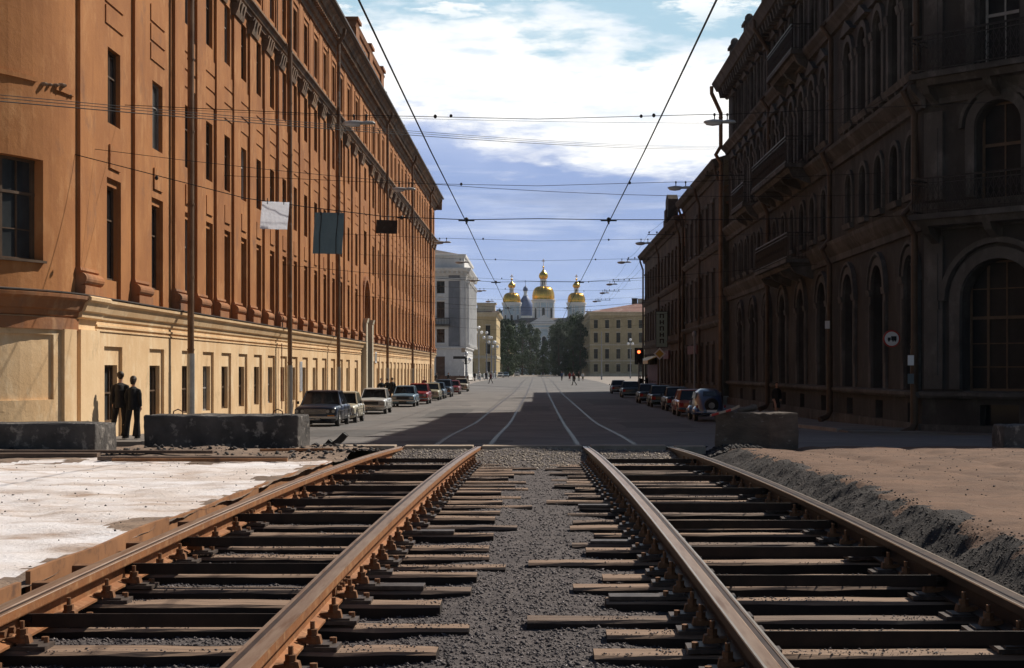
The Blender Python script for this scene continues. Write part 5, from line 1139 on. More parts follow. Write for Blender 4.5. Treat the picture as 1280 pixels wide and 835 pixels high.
# ================================================================ CARS
def car(name, label, paint, x, D, L=4.1, Wd=1.62, H=1.42, rear=False, style='round', ang=0, group='cars parked along the left kerb', estate=False, plate=None):
    r = empty(name, (0, 0, 0), label, 'car', group); h = L / 2; w = Wd / 2; pm = M[paint] if isinstance(paint, str) else paint
    belt = H * .62; whx = (h * .60, -h * .60); wr = .305
    def stn(y, hw, zb, zt):
        return [(-hw * .80, y, zb), (-hw * .97, y, zb + .05), (-hw, y, zb + (zt - zb) * .5), (-hw * .985, y, zt - .10), (-hw * .93, y, zt - .025), (-hw * .75, y, zt), (0, y, zt + .018),
                (hw * .75, y, zt), (hw * .93, y, zt - .025), (hw * .985, y, zt - .10), (hw, y, zt - (zt - zb) * .5), (hw * .97, y, zb + .05), (hw * .80, y, zb)]
    S = []; nose = belt - .07; tail = belt - .03
    ys = sorted(set([-h, -h + .06, -h + .25, -h * .42, -h * .36, 0, h * .45, h * .52, h - .22, h - .05, h] + [c + q for c in (-h * .60, h * .60) for q in (-.40, -.37, -.30, -.18, 0, .18, .30, .37, .40)]))
    for y in ys:
        zb = .24
        for c in (-h * .60, h * .60):
            if abs(y - c) <= .375: zb = max(zb, .27 + math.sqrt(max(0, .38 ** 2 - (y - c) ** 2)) * 1.0 + .02)
        t = (y + h) / L
        zt = np.interp(y, [-h, -h + .06, -h + .25, -h * .42, -h * .36, h * .45, h * .52, h - .22, h - .05, h], [nose - .13, nose - .03, nose, belt - .025, belt, belt, belt - .01, tail, tail - .03, tail - .12])
        hw = np.interp(y, [-h, -h + .1, -h * .4, h * .5, h - .1, h], [w * .93, w * .965, w, w, w * .955, w * .92])
        if y in (-h, h): zb = .34
        S.append(stn(y, hw, zb, float(zt)))
    mb = MB(); mb.smooth = True; mb.loft(S); body_ = mk('body', mb, pm, r)
    # cabin
    ya, yb = -h * .38, (h * .86 if estate else h * .50); ra, rb = -h * .14, (h * .80 if estate else h * .30); wb = w * .90; wt = w * .72; zt = H - .05
    g = MB(); rings = [[(-wb, ya, belt - .02), (wb, ya, belt - .02), (wb, yb, belt - .02), (-wb, yb, belt - .02)], [(-wt, ra, zt), (wt, ra, zt), (wt, rb, zt), (-wt, rb, zt)]]; g.loft(rings); gl_ = mk('windows', g, M['carglass'], r)
    mb = MB(); mb.smooth = False
    e = .03; mb.loft([[(-wt - e, ra - .05, zt - .03), (wt + e, ra - .05, zt - .03), (wt + e, rb + .05, zt - .03), (-wt - e, rb + .05, zt - .03)], [(-wt - e + .01, ra - .03, zt + .02), (wt + e - .01, ra - .03, zt + .02), (wt + e - .01, rb + .03, zt + .02), (-wt - e + .01, rb + .03, zt + .02)],
                      [(-wt + .12, ra + .10, zt + .055), (wt - .12, ra + .10, zt + .055), (wt - .12, rb - .10, zt + .055), (-wt + .12, rb - .10, zt + .055)]])
    for s in (-1, 1):
        mb.tube([(s * (wb + .004), ya - .01, belt - .03), (s * (wt + .015), ra - .02, zt)], .030, 6); mb.tube([(s * (wb + .004), yb + .01, belt - .03), (s * (wt + .015), rb + .02, zt)], .045, 6)
        for q in ((.42, .72) if not estate else (.36, .62, .86)): mb.tube([(s * (wb + .006), ya + (yb - ya) * q, belt - .03), (s * (wt + .012), ra + (rb - ra) * q, zt)], .026, 6)
    mk('roof', mb, pm, r)
    # wheels
    for sx in (-1, 1):
        for yy in (-h * .60, h * .60):
            mb = MB(); mb.cyl((sx * (w - .19), yy, wr), (sx * (w - .025), yy, wr), wr, 20); t_ = mk('wheel', mb, M['rubber'], r)
            mb = MB(); mb.cyl((sx * (w - .03), yy, wr), (sx * (w - .015), yy, wr), wr * .62, 16); mb.ell((sx * (w - .015), yy, wr), .03, .09, .09, 8, 6); mk('rim', mb, M['zinc'], t_)
    mb = MB(); mb.box(-w * .72, w * .72, -h + .25, h - .2, .17, .50); mk('underbody', mb, M['black'], r)
    # face (front is -y)
    for s in (-1, 1):
        mb = MB()
        if style == 'round':
            mb.cyl((s * w * .70, -h - .015, nose - .20), (s * w * .70, -h + .05, nose - .20), .088, 16); ring = MB(); ring.cyl((s * w * .70, -h - .005, nose - .20), (s * w * .70, -h + .06, nose - .20), .108, 16)
        elif style == 'twin':
            mb.cyl((s * w * .83, -h - .015, nose - .19), (s * w * .83, -h + .05, nose - .19), .070, 14)
            m2_ = MB(); m2_.cyl((s * w * .58, -h - .015, nose - .19), (s * w * .58, -h + .05, nose - .19), .070, 14); mk('headlight', m2_, M['lens'], r)
            ring = MB(); ring.box(s * w * .70 - .20, s * w * .70 + .20, -h - .004, -h + .05, nose - .28, nose - .10)
        else:
            mb.box(s * w * .74 - .13, s * w * .74 + .13, -h - .02, -h + .05, nose - .28, nose - .13); ring = MB(); ring.box(s * w * .74 - .15, s * w * .74 + .15, -h - .008, -h + .05, nose - .30, nose - .11)
        q = mk('headlight', mb, M['lens'], r); mk('bezel', ring, M['chrome'] if style == 'round' else M['black'], q)
        mb = MB(); mb.box(s * w * .72 - .14, s * w * .72 + .14, -h - .012, -h + .04, nose - .40, nose - .345); mk('indicator', mb, M['amber'], r)
        mb = MB(); mb.box(s * w * .78 - .12, s * w * .78 + .12, h - .04, h + .015, tail - .34, tail - .14); mk('tail_light', mb, M['redlens'], r)
        mb = MB(); mb.box(s * (w + .02), s * (w + .12), -h * .33, -h * .30, belt + .0, belt + .12) if s > 0 else mb.box(-(w + .12), -(w + .02), -h * .33, -h * .30, belt, belt + .12); mk('mirror', mb, M['black'], r)
        mb = MB(); mb.box(min(s * w * .975, s * (w + .012)), max(s * w * .975, s * (w + .012)), -h + .5, h - .45, belt - .27, belt - .25); mk('side_strip', mb, M['chrome'], r)
        for yq in (-h * .36, h * .02, h * .47):
            mb = MB(); mb.tube([(s * (w + .001), yq, .30), (s * (w + .003), yq, belt - .12), (s * w * .94, yq, belt - .02)], .007, 4); mk('door_gap', mb, M['black'], r)
        for q in (-.02, .42):
            mb = MB(); mb.box(min(s * w * .97, s * (w + .02)), max(s * w * .97, s * (w + .02)), h * q, h * q + .14, belt - .14, belt - .11); mk('door_handle', mb, M['chrome'], r)
    mb = MB(); mb.box(-w * .52, w * .52, -h - .008, -h + .04, nose - .30, nose - .10); gr_ = mk('grille', mb, M['black'], r)
    mb = MB()
    for k in range(5): mb.box(-w * .51, w * .51, -h - .014, -h - .007, nose - .285 + k * .04, nose - .273 + k * .04)
    mk('grille_bar', mb, M['zinc'] if style != 'rect' else M['black'], gr_)
    for yy, s in ((-h, -1), (h, 1)):
        mb = MB(); a, b = sorted((yy + s * .02, yy + s * .11)); mb.box(-w * .96, w * .96, a, b, .37, .47)
        for q in (-1, 1): mb.box(q * w * .96 - .03, q * w * .96 + .03, min(yy - s * .25, b), max(yy - s * .25, b), .38, .46)
        mk('bumper', mb, M['chrome'], r, bevel=.012)
    ypl = -h - .118; mb = MB(); mb.box(-.26, .26, ypl - .01, ypl, .29, .40); pl = mk('number_plate', mb, M['black'], r)
    mb = MB(); mb.box(-.26, .26, h + .112, h + .122, .29, .40); mk('number_plate', mb, M['black'], r)
    if plate:
        cu = bpy.data.curves.new('plate_text', 'FONT'); cu.body = plate; cu.size = .095; cu.align_x = 'CENTER'; cu.align_y = 'CENTER'; cu.extrude = .002
        ob = bpy.data.objects.new('plate_text', cu); COL.objects.link(ob); dg = bpy.context.evaluated_depsgraph_get(); me = bpy.data.meshes.new_from_object(ob.evaluated_get(dg)); bpy.data.objects.remove(ob)
        me.materials.clear(); me.materials.append(M['white_paint']); o = bpy.data.objects.new('plate_lettering', me); COL.objects.link(o); o.parent = pl; KIDS.setdefault(pl.name, []).append(o); o.location = (0, ypl - .012, .345); o.rotation_euler = (R(90), 0, 0)
    for s in (-.3, .25):
        mb = MB(); mb.tube([(s, ya - .05, belt + .02), (s + .3, (ya + ra) / 2 - .06, belt + .17)], .008, 5); mk('wiper', mb, M['black'], r)
    r.location = (x, D, gz(D)); r.rotation_euler = (0, 0, (math.pi if rear else 0) + ang)
    return r
def paint(name, c, c2=None): 
    m = mat(name, c, c2 or tuple(v * .8 for v in c), 1.2, .28, spec=.5); m.node_tree.nodes['Principled BSDF'].inputs['Coat Weight'].default_value = .5 if sum(c) > .2 else .2; M[name] = m; return m
for n_, c in dict(p_navy=(.012, .018, .035), p_cream=(.62, .56, .42), p_white=(.66, .66, .63), p_ltblue=(.17, .27, .36), p_red=(.34, .028, .022), p_beige=(.48, .44, .30), p_blue=(.05, .11, .18), p_dkblue=(.025, .05, .085), p_red2=(.26, .03, .03), p_tan=(.50, .46, .36), p_oldblue=(.055, .085, .16), p_orange=(.34, .09, .045), p_black=(.012, .014, .018), p_green=(.02, .035, .03), p_grey=(.10, .10, .10), p_green2=(.015, .03, .04)).items(): paint(n_, c)
car('parked_car', 'black saloon with twin round headlights, nearest car of the left row', 'p_navy', -9.1, 60.5, L=4.7, Wd=1.8, H=1.50, style='twin', plate='78-03 ЛЕП')
car('parked_car', 'small cream saloon half hidden behind the black saloon', 'p_cream', -9.1, 66.8, L=4.05, Wd=1.60, H=1.44, style='round', plate='Д 41-26 ЛЕ')
car('parked_car', 'white boxy saloon with a wide black grille, third car of the left row', 'p_white', -9.3, 81.5, L=4.1, Wd=1.62, H=1.44, style='rect', plate='Ж 15-70 ЛО')
car('parked_car', 'light blue saloon in the left row behind the white boxy one', 'p_ltblue', -9.0, 97, L=4.2, Wd=1.6, H=1.42, style='rect')
car('parked_car', 'bright red saloon behind the light blue one in the left row', 'p_red', -8.7, 104.5, L=4.1, H=1.5)
car('parked_car', 'beige saloon between the red and the small dark blue car', 'p_beige', -8.8, 117.5, L=4.0, H=1.42)
car('parked_car', 'small blue saloon just behind the beige one in the left row', 'p_blue', -8.8, 124, L=4.1, style='twin')
car('parked_car', 'dark blue van-like car ahead of the far red car', 'p_dkblue', -8.7, 132, L=4.3, H=1.6, style='twin', estate=True)
car('parked_car', 'dark red saloon second from the far end of the left row', 'p_red2', -8.75, 147, L=4.1)
car('parked_car', 'tan saloon at the far end of the left row', 'p_tan', -8.65, 162, L=4.1, H=1.5)
G2 = 'cars parked along the right kerb'
car('parked_car', 'orange red estate car beside the old blue car, right row', 'p_orange', 8.25, 77.5, L=4.1, Wd=1.6, H=1.44, rear=True, style='round', group=G2, estate=True)
car('parked_car', 'black saloon in front of the orange red estate, right row', 'p_black', 8.5, 87, L=4.2, H=1.44, rear=True, group=G2)
car('parked_car', 'dark green saloon with a blue sheen, third from the near end of the right row', 'p_green', 8.3, 96, L=4.2, H=1.44, rear=True, group=G2, style='twin')
car('parked_car', 'dark saloon fourth from the near end of the right row', 'p_black', 8.3, 107, L=4.2, H=1.44, rear=True, group=G2)
car('parked_car', 'very dark wide saloon second from the far end of the right row', 'p_green2', 8.4, 129, L=4.5, Wd=1.75, H=1.46, rear=True, group=G2)
car('parked_car', 'small grey saloon at the far end of the right row against the bright square', 'p_grey', 8.5, 150, L=4.0, H=1.42, rear=True, group=G2)
car('parked_car', 'white saloon far away by the left kerb before the trees', 'p_white', -10.2, 390, L=4.2, H=1.45, group='cars far away before the trees')
car('parked_car', 'pale blue saloon behind the far white one before the trees', 'p_ltblue', -8.9, 402, L=4.2, H=1.45, group='cars far away before the trees')
car('parked_car', 'far white saloon in shade below the left trees', 'p_white', -6.6, 455, L=4.2, H=1.45, group='cars far away before the trees')
# the old rounded car seen from behind
r = empty('old_car', (0, 0, 0), 'old rounded blue grey car with a spare wheel on its back', 'car', G2)
mb = MB(); mb.smooth = True; rings = []
for y, hw, zb, z1 in [(-2.0, .42, .40, .80), (-1.9, .50, .32, .98), (-1.2, .58, .30, 1.05), (-.75, .64, .28, 1.10), (-.45, .66, .28, 1.42), (-.1, .67, .28, 1.56), (.5, .67, .28, 1.58), (1.0, .66, .28, 1.50), (1.4, .62, .28, 1.30), (1.75, .56, .30, 1.02), (1.98, .48, .34, .75), (2.04, .36, .40, .60)]:
    rings.append([(hw * sx, y, zb + (z1 - zb) * sz) for sx, sz in ((-.9, 0), (-1, .15), (-1.02, .4), (-.95, .66), (-.82, .88), (-.55, .98), (0, 1), (.55, .98), (.82, .88), (.95, .66), (1.02, .4), (1, .15), (.9, 0))])
mb.loft(rings); mk('body', mb, M['p_oldblue'], r)
for sx in (-1, 1):
    for yy in (-1.25, 1.2):
        mb = MB(); mb.smooth = True; mb.loft([[(sx * .66 + a * .17, yy + q, .34 + b * .40 * math.cos(q / .62 * 1.35) ** .5) for a, b in ((-.8, 0), (-1, .6), (-.5, .95), (.3, .95), (.85, .6), (.95, 0))] for q in (-.6, -.5, -.3, 0, .3, .5, .6)]); mk('mudguard', mb, M['p_oldblue'], r)
        mb = MB(); mb.cyl((sx * .58, yy, .33), (sx * .74, yy, .33), .33, 18); t_ = mk('wheel', mb, M['rubber'], r); mb = MB(); mb.cyl((sx * .735, yy, .33), (sx * .75, yy, .33), .17, 12); mk('rim', mb, M['zinc'], t_)
    mb = MB(); mb.ell((sx * .66, 1.82, .72), .05, .04, .07, 8, 6); mk('tail_light', mb, M['redlens'], r)
    mb = MB(); mb.ell((sx * .55, -1.95, .82), .11, .1, .11, 10, 8); mk('headlight', mb, M['lens'], r)
    for y0, y1 in ((-.38, .25), (.32, .95)):
        mb = MB(); mb.add([(sx * .668, y0, 1.08), (sx * .668, y1, 1.08), (sx * .60, y1 - .04, 1.40), (sx * .60, y0 + .06, 1.40)], [(0, 1, 2, 3)]); mk('side_window', mb, M['carglass'], r)
mb = MB(); mb.add([(-.36, 1.52, 1.22), (.36, 1.52, 1.22), (.30, 1.22, 1.44), (-.30, 1.22, 1.44)], [(0, 1, 2, 3)]); mk('rear_window', mb, M['carglass'], r)
mb = MB(); mb.tube([(0, 1.93, .84), (0, 2.12, .78)], .33, 20); t_ = mk('spare_wheel', mb, M['rubber'], r); mb = MB(); mb.tube([(0, 2.11, .78), (0, 2.14, .775)], .15, 14); mk('rim', mb, M['zinc'], t_)
mb = MB(); mb.tube([(-.72, 2.02, .44), (-.4, 2.16, .44), (.4, 2.16, .44), (.72, 2.02, .44)], .045, 8); mk('bumper', mb, M['chrome'], r)
mb = MB(); mb.box(-.24, .24, 2.19, 2.2, .46, .57); mk('number_plate', mb, M['white_paint'], r)
r.location = (8.25, 69.5, gz(69.5)); r.rotation_euler = (0, 0, math.pi)
r.rotation_euler = (0, 0, math.pi); r.scale = (1, 1, 1)
# ================================================================ PEOPLE
def remesh(mb, name, vox, m, parent=None, smooth_it=2):
    me = bpy.data.meshes.new(name); me.from_pydata(mb.v, [], mb.f); fixn(me)
    ob = bpy.data.objects.new(name, me); COL.objects.link(ob)
    md = ob.modifiers.new('r', 'REMESH'); md.mode = 'VOXEL'; md.voxel_size = vox; md.use_smooth_shade = True
    if smooth_it: ms = ob.modifiers.new('s', 'SMOOTH'); ms.iterations = smooth_it; ms.factor = .5
    dg = bpy.context.evaluated_depsgraph_get(); m2 = bpy.data.meshes.new_from_object(ob.evaluated_get(dg)); bpy.data.objects.remove(ob)
    m2.name = name; m2.materials.clear(); m2.materials.append(m); m2.polygons.foreach_set('use_smooth', [True] * len(m2.polygons))
    o = bpy.data.objects.new(name, m2); COL.objects.link(o)
    if parent: o.parent = parent; KIDS.setdefault(parent.name, []).append(o)
    return o
def limb(mb, pts, rs, n=12): mb.tube(pts, rs, n)
def person(h=1.75, pose='stand', female=False, mats=('c_dark', 'c_dark', 'hair'), label='', group=None, loc=(0, 0, 0), rz=0, vox=.02, hands=False, armL=None, armR=None, skirt=False, flare=0, hunch=0, long_coat=False):
    """faces -y in its own space; scaled to height h"""
    k = h / 1.75; V = lambda x, y, z: Vector((x * k, y * k, z * k)); S = (.92 if female else 1.0)
    sh, hp = .195 * S, .095
    legs = {'stand': [((-.10, 0, .92), (-.115, -.015, .49), (-.12, .02, .08)), ((.10, 0, .92), (.115, -.015, .49), (.125, .02, .08))],
            'walk': [((-.09, 0, .92), (-.10, -.19, .50), (-.10, -.27, .10)), ((.09, 0, .92), (.095, .03, .49), (.10, .30, .14))],
            'lean': [((-.10, 0, .92), (-.10, -.02, .49), (-.10, .02, .08)), ((.10, 0, .92), (.17, -.03, .49), (.235, .02, .08))]}[pose]
    ty = -.03 * hunch
    body = MB()
    # torso
    body.tube([V(0, 0, .86), V(0, .0, .98), V(0, .0, 1.12), V(0, ty, 1.28), V(0, ty, 1.40), V(0, ty, 1.455)], [(.15 * k, .10 * k), (.165 * k * (1.05 if female else 1), .115 * k), (.14 * k * S, .10 * k), (.155 * k * S, .105 * k), (.11 * k * S, .08 * k), (.06 * k, .055 * k)], 16)
    body.tube([V(0, ty, 1.40), V(0, ty - .01, 1.50), V(0, ty - .02, 1.56)], [.065 * k, .053 * k, .052 * k], 12)
    hc = (0, ty - .025, 1.645); K = k
    body.ell(V(*hc), .076 * K, .092 * K, .112 * K, 16, 12); body.ell(V(0, ty - .055, 1.585), .052 * K, .055 * K, .055 * K, 12, 8)
    body.ell(V(0, ty - .118, 1.63), .012 * K, .020 * K, .024 * K, 8, 6)                     # nose
    for s in (-1, 1):
        body.ell(V(s * .078, ty - .015, 1.635), .012 * K, .022 * K, .032 * K, 8, 6)            # ears
        body.ell(V(s * .030, ty - .104, 1.66), .016 * K, .012 * K, .010 * K, 8, 6)           # brow
    body.ell(V(0, ty - .104, 1.583), .024 * K, .010 * K, .008 * K, 8, 6)                       # mouth
    for a, b, c in legs:
        body.tube([V(*a), V((a[0] + b[0]) / 2, (a[1] + b[1]) / 2, (a[2] + b[2]) / 2), V(*b), V(b[0] + (c[0] - b[0]) * .35, b[1] + (c[1] - b[1]) * .35 + .015, b[2] + (c[2] - b[2]) * .35), V(*c)], [.082 * k, .075 * k, .054 * k, .055 * k, .036 * k], 12)
        body.tube([V(c[0], c[1] + .03, c[2] - .03), V(c[0], c[1] - .06, .045), V(c[0], c[1] - .17, .03)], [.036 * k, .04 * k, .028 * k], 8)
    arms = [armL or ((-sh, ty, 1.385), (-sh - .035, .015, 1.13), (-sh - .04, -.04, .89)), armR or ((sh, ty, 1.385), (sh + .035, .015, 1.13), (sh + .04, -.04, .89))]
    for a, b, c in arms:
        body.tube([V(a[0] * .4, a[1], a[2] - .05), V(a[0] * .92, a[1], a[2] - .09), V(*[(p + q) / 2 for p, q in zip(a, b)]), V(*b), V(*[(p + q) / 2 for p, q in zip(b, c)]), V(*c)], [.045 * k, .046 * k, .043 * k, .038 * k, .034 * k, .027 * k], 12)
        d = (Vector(c) - Vector(b)).normalized(); pc = Vector(c) + d * .05; sx = -1 if c[0] < 0 else 1
        side = Vector((0, 1, 0)) - d * d.y; side.normalize(); nor = d.cross(side).normalized()
        body.tube([V(*(Vector(c) + d * .0)), V(*pc), V(*(Vector(c) + d * .095))], [(.022 * k, .026 * k), (.022 * k, .040 * k), (.016 * k, .038 * k)], 10)
        if hands:
            inn = Vector((-sx, 0, 0))
            for q, ln in ((-.030, .066), (-.010, .078), (.010, .073), (.029, .056)):
                p0 = Vector(c) + d * .085 + side * q; p1 = p0 + d * ln * .5 + inn * .004; p2 = p0 + d * ln * .9 + inn * .018
                body.tube([V(*p0), V(*p1), V(*p2)], [.0105 * k, .0098 * k, .0085 * k], 6)
            p0 = Vector(c) + d * .03 - side * .03; body.tube([V(*p0), V(*(p0 - side * .028 + d * .03)), V(*(p0 - side * .034 + d * .06))], [.014 * k, .012 * k, .010 * k], 6)
    root = remesh(body, 'person', vox * .75 if hands else vox, M['skin'], smooth_it=1); thing(root, label, 'person', group)
    hb = MB()
    hb.ell(V(0, ty - .004, 1.672), .094 * K, .104 * K, .100 * K, 16, 12)
    if female: hb.tube([V(0, ty + .02, 1.68), V(0, ty + .035, 1.60), V(0, ty + .04, 1.52)], [(.098 * K, .088 * K), (.115 * K, .078 * K), (.105 * K, .05 * K)], 14)
    else: hb.ell(V(0, ty + .035, 1.625), .068 * K, .055 * K, .075 * K, 12, 8)
    ho = remesh(hb, 'hair', vox * .8, M[mats[2]], root, 1)
    # cut the hair away from the face
    bm = bmesh.new(); bm.from_mesh(ho.data); bmesh.ops.delete(bm, geom=[v for v in bm.verts if v.co.y < (ty - .075) * k and v.co.z < 1.70 * k], context='VERTS'); bm.to_mesh(ho.data); bm.free()
    jk = MB(); lo_ = .50 if long_coat else .80
    jk.tube([V(0, 0, lo_), V(0, 0, .95), V(0, 0, 1.12), V(0, ty, 1.28), V(0, ty, 1.40), V(0, ty, 1.462)], [(.205 * k, .14 * k), (.195 * k, .14 * k), (.185 * k * S, .125 * k), (.205 * k * S, .135 * k), (.175 * k * S, .112 * k), (.075 * k, .068 * k)], 16)
    for a, b, c in arms:
        jk.tube([V(a[0] * .40, a[1], a[2] - .015), V(a[0] * .93, a[1], a[2] - .055), V(a[0] * 1.0, a[1], a[2] - .12), V(*[(p + q) / 2 for p, q in zip(a, b)]), V(*b), V(*[(p + q) / 2 for p, q in zip(b, c)]), V(*c)], [.062 * k, .070 * k, .074 * k, .070 * k, .062 * k, .058 * k, .050 * k], 12)
    remesh(jk, 'jacket', vox, M[mats[0]], root, 6)
    tr = MB()
    if skirt:
        tr.tube([V(0, 0, .98), V(0, 0, .8), V(0, 0, .45)], [(.16 * k, .12 * k), (.19 * k, .15 * k), (.23 * k, .19 * k)], 16)
    else:
        tr.tube([V(0, 0, 1.0), V(0, 0, .90), V(0, 0, .82)], [(.165 * k, .12 * k), (.178 * k, .13 * k), (.15 * k, .12 * k)], 14)
        for a, b, c in legs:
            tr.tube([V(a[0], a[1], .93), V((a[0] + b[0]) / 2, (a[1] + b[1]) / 2, (a[2] + b[2]) / 2), V(*b), V(*[p + (q - p) * .5 for p, q in zip(b, c)]), V(c[0], c[1] + .0, c[2] - .02)], [.095 * k, .090 * k, (.070 + .01 * flare) * k, (.068 + .03 * flare) * k, (.064 + .055 * flare) * k], 14)
    remesh(tr, 'skirt' if skirt else 'trousers', vox, M[mats[1]], root, 2)
    for a, b, c in legs:
        s_ = MB(); s_.tube([V(c[0], c[1] + .055, .05), V(c[0], c[1] - .02, .055), V(c[0], c[1] - .12, .045), V(c[0], c[1] - .20, .032)], [(.040 * k, .045 * k), (.046 * k, .05 * k), (.048 * k, .042 * k), (.034 * k, .028 * k)], 12)
        s_.box((c[0] - .045) * k, (c[0] + .045) * k, (c[1] - .19) * k, (c[1] + .08) * k, 0, .022 * k); so_ = mk('shoe', s_, M['black'], root)
    root.location = loc; root.rotation_euler = (0, 0, rz); return root
for n_, c in dict(c_dark=(.022, .018, .018), c_black=(.014, .013, .014), c_brown=(.06, .035, .025), c_red=(.28, .035, .03), c_blue=(.05, .08, .16), c_white=(.6, .58, .55), c_grey=(.12, .12, .13), c_olive=(.10, .11, .05), c_wine=(.12, .02, .025)).items(): M[n_] = cloth(n_, c)
PV = .11
person(1.80, 'lean', False, ('c_dark', 'c_dark', 'hair'), 'short haired person in a dark jacket, left one of the couple', 'couple walking by the cream wall', (-11.35, 38.7, PV), math.pi + .05, .013, True,
       armL=((-.18, 0, 1.40), (-.225, .03, 1.14), (-.19, -.09, .93)), armR=((.18, 0, 1.40), (.205, .01, 1.13), (.20, -.05, .90)))
person(1.68, 'lean', True, ('c_black', 'c_black', 'hair'), 'person with bobbed hair and flared trousers, right one of the couple', 'couple walking by the cream wall', (-10.93, 38.45, PV), math.pi - .08, .013, True,
       armR=((.165, 0, 1.39), (.19, .03, 1.16), (.16, -.04, .93)), armL=((-.165, 0, 1.39), (-.19, .02, 1.13), (-.19, -.04, .90)), flare=1)
PP = [(-11.1, 101.0, 1.78, 'stand', 0, ('c_black', 'c_black', 'hair'), 'dark figure on the pavement left of a group of two behind the white boxy car', 'people on the left pavement', .4, 0),
      (-11.2, 106, 1.76, 'walk', 0, ('c_black', 'c_dark', 'hair'), 'left one of two dark figures standing close together on the left pavement', 'people on the left pavement', 2.8, 0),
      (-10.8, 105.6, 1.80, 'stand', 0, ('c_black', 'c_dark', 'hair'), 'right one of two dark figures standing close together on the left pavement', 'people on the left pavement', 3.4, 0),
      (-11.0, 138, 1.72, 'walk', 1, ('c_wine', 'c_grey', 'hair'), 'person in a reddish top near the far end of the orange building', 'people on the left pavement', 0, 0),
      (-13.5, 215, 1.75, 'walk', 0, ('c_black', 'c_black', 'hair'), 'dark walker before the brown door of the white building', 'people on the square', 1.2, 0),
      (-15.8, 222, 1.72, 'stand', 1, ('c_dark', 'c_grey', 'hair'), 'person standing left of the dark walker before the white building', 'people on the square', 2.0, 0),
      (-11.6, 262, 1.75, 'walk', 0, ('c_dark', 'c_dark', 'hair'), 'walker at the right corner of the white building', 'people on the square', .6, 0),
      (-11.2, 275, 1.70, 'stand', 1, ('c_white', 'c_blue', 'hair'), 'person in a white top among the globe lamps', 'people on the square', .6, 0),
      (-10.6, 292, 1.75, 'walk', 0, ('c_black', 'c_dark', 'hair'), 'dark walker among the globe lamps', 'people on the square', 2.6, 0),
      (-7.4, 225, 1.75, 'walk', 0, ('c_wine', 'c_dark', 'hair'), 'lone person crossing the road on the left in front of the globe lamps', 'people on the square', -1.0, 0),
      (5.35, 207, 1.78, 'walk', 0, ('c_brown', 'c_black', 'hair'), 'lone walker on the sunlit road right of the tram rails', 'people on the square', -1.4, 0),
      (4.5, 265, 1.75, 'walk', 0, ('c_blue', 'c_dark', 'hair'), 'person in blue at the left end of the distant group', 'group of people crossing far away', .3, 0),
      (5.9, 262, 1.72, 'stand', 1, ('c_red', 'c_wine', 'hair'), 'person in red, left one of two in the distant group', 'group of people crossing far away', .2, 1),
      (6.7, 266, 1.70, 'walk', 1, ('c_red', 'c_dark', 'hair'), 'person in red trousersuit, right one of two in the distant group', 'group of people crossing far away', -.3, 0),
      (7.6, 263, 1.74, 'stand', 0, ('c_brown', 'c_dark', 'hair'), 'person in brown next to the pale figure in the distant group', 'group of people crossing far away', .5, 0),
      (8.3, 261, 1.66, 'stand', 1, ('c_white', 'c_olive', 'hair'), 'person in a pale top at the right end of the distant group', 'group of people crossing far away', 0, 1),
      (11.4, 158, 1.75, 'stand', 0, ('c_black', 'c_black', 'hair'), 'dark person by the far right parked cars, left of the pavement corner', 'people on the right pavement', .3, 0),
      (12.2, 159, 1.78, 'stand', 0, ('c_black', 'c_dark', 'hair'), 'dark person under the traffic light on the right pavement', 'people on the right pavement', 1.2, 0),
      (12.1, 72, 1.74, 'walk', 1, ('c_black', 'c_dark', 'hair'), 'person in a dark coat on the shaded right pavement behind the concrete block', 'people on the right pavement', .1, 1)]
for (x, y, h, po, fe, ms, lb, gp, rz, sk) in PP:
    onp = (abs(x) > 10.3 and y < 167)
    person(h, po, bool(fe), ms, lb, gp, (x, y, gz(y) + (PV if onp else -.010)), rz, .03 if y < 130 else .04, False, skirt=bool(sk), long_coat=('coat' in lb))

# ================================================================ CONCRETE BLOCKS AND LITTER
def rough_block(name, poly, z0, z1, m, label, lugs=(), grp='concrete blocks closing the road'):
    """plan polygon extruded, subdivided and roughened"""
    cx = sum(p[0] for p in poly) / len(poly); cy = sum(p[1] for p in poly) / len(poly)
    bm = bmesh.new(); vs = [bm.verts.new((x - cx, y - cy, 0)) for x, y in poly]; f = bm.faces.new(vs)
    ex = bmesh.ops.extrude_face_region(bm, geom=[f]); bmesh.ops.translate(bm, verts=[v for v in ex['geom'] if isinstance(v, bmesh.types.BMVert)], vec=(0, 0, z1 - z0))
    bmesh.ops.recalc_face_normals(bm, faces=bm.faces)
    bmesh.ops.bevel(bm, geom=list(bm.edges), offset=.035, segments=2, affect='EDGES', profile=.5)
    for _ in range(4): bmesh.ops.subdivide_edges(bm, edges=[e for e in bm.edges if e.calc_length() > .09], cuts=1, use_grid_fill=True)
    bmesh.ops.triangulate(bm, faces=bm.faces)
    from mathutils import noise
    for v in bm.verts:
        p = v.co; n_ = noise.noise(p * 3.1 + Vector((cx, 0, 0))) * .018 + noise.noise(p * 11) * .008 + noise.noise(p * 29) * .004
        edge = 1 if (p.z > (z1 - z0) - .06) else 0
        v.co += v.normal * (n_ - edge * max(0, noise.noise(p * 6.0)) * .05)
    me = bpy.data.meshes.new(name); bm.to_mesh(me); bm.free(); me.materials.append(M[m]); o = bpy.data.objects.new(name, me); COL.objects.link(o); o.location = (cx, cy, z0); thing(o, label, 'concrete block', grp)
    for (x, y, z) in lugs:
        mb = MB(); mb.tube([(x - .09, y, z - .03), (x - .08, y, z + .06), (x, y, z + .10), (x + .08, y, z + .06), (x + .09, y, z - .03)], .012, 6); mk('lifting_lug', mb, M['bolt'], o)
    return o
fz = lambda x, y: float(fieldL(np.array([x]), np.array([y]))[0])
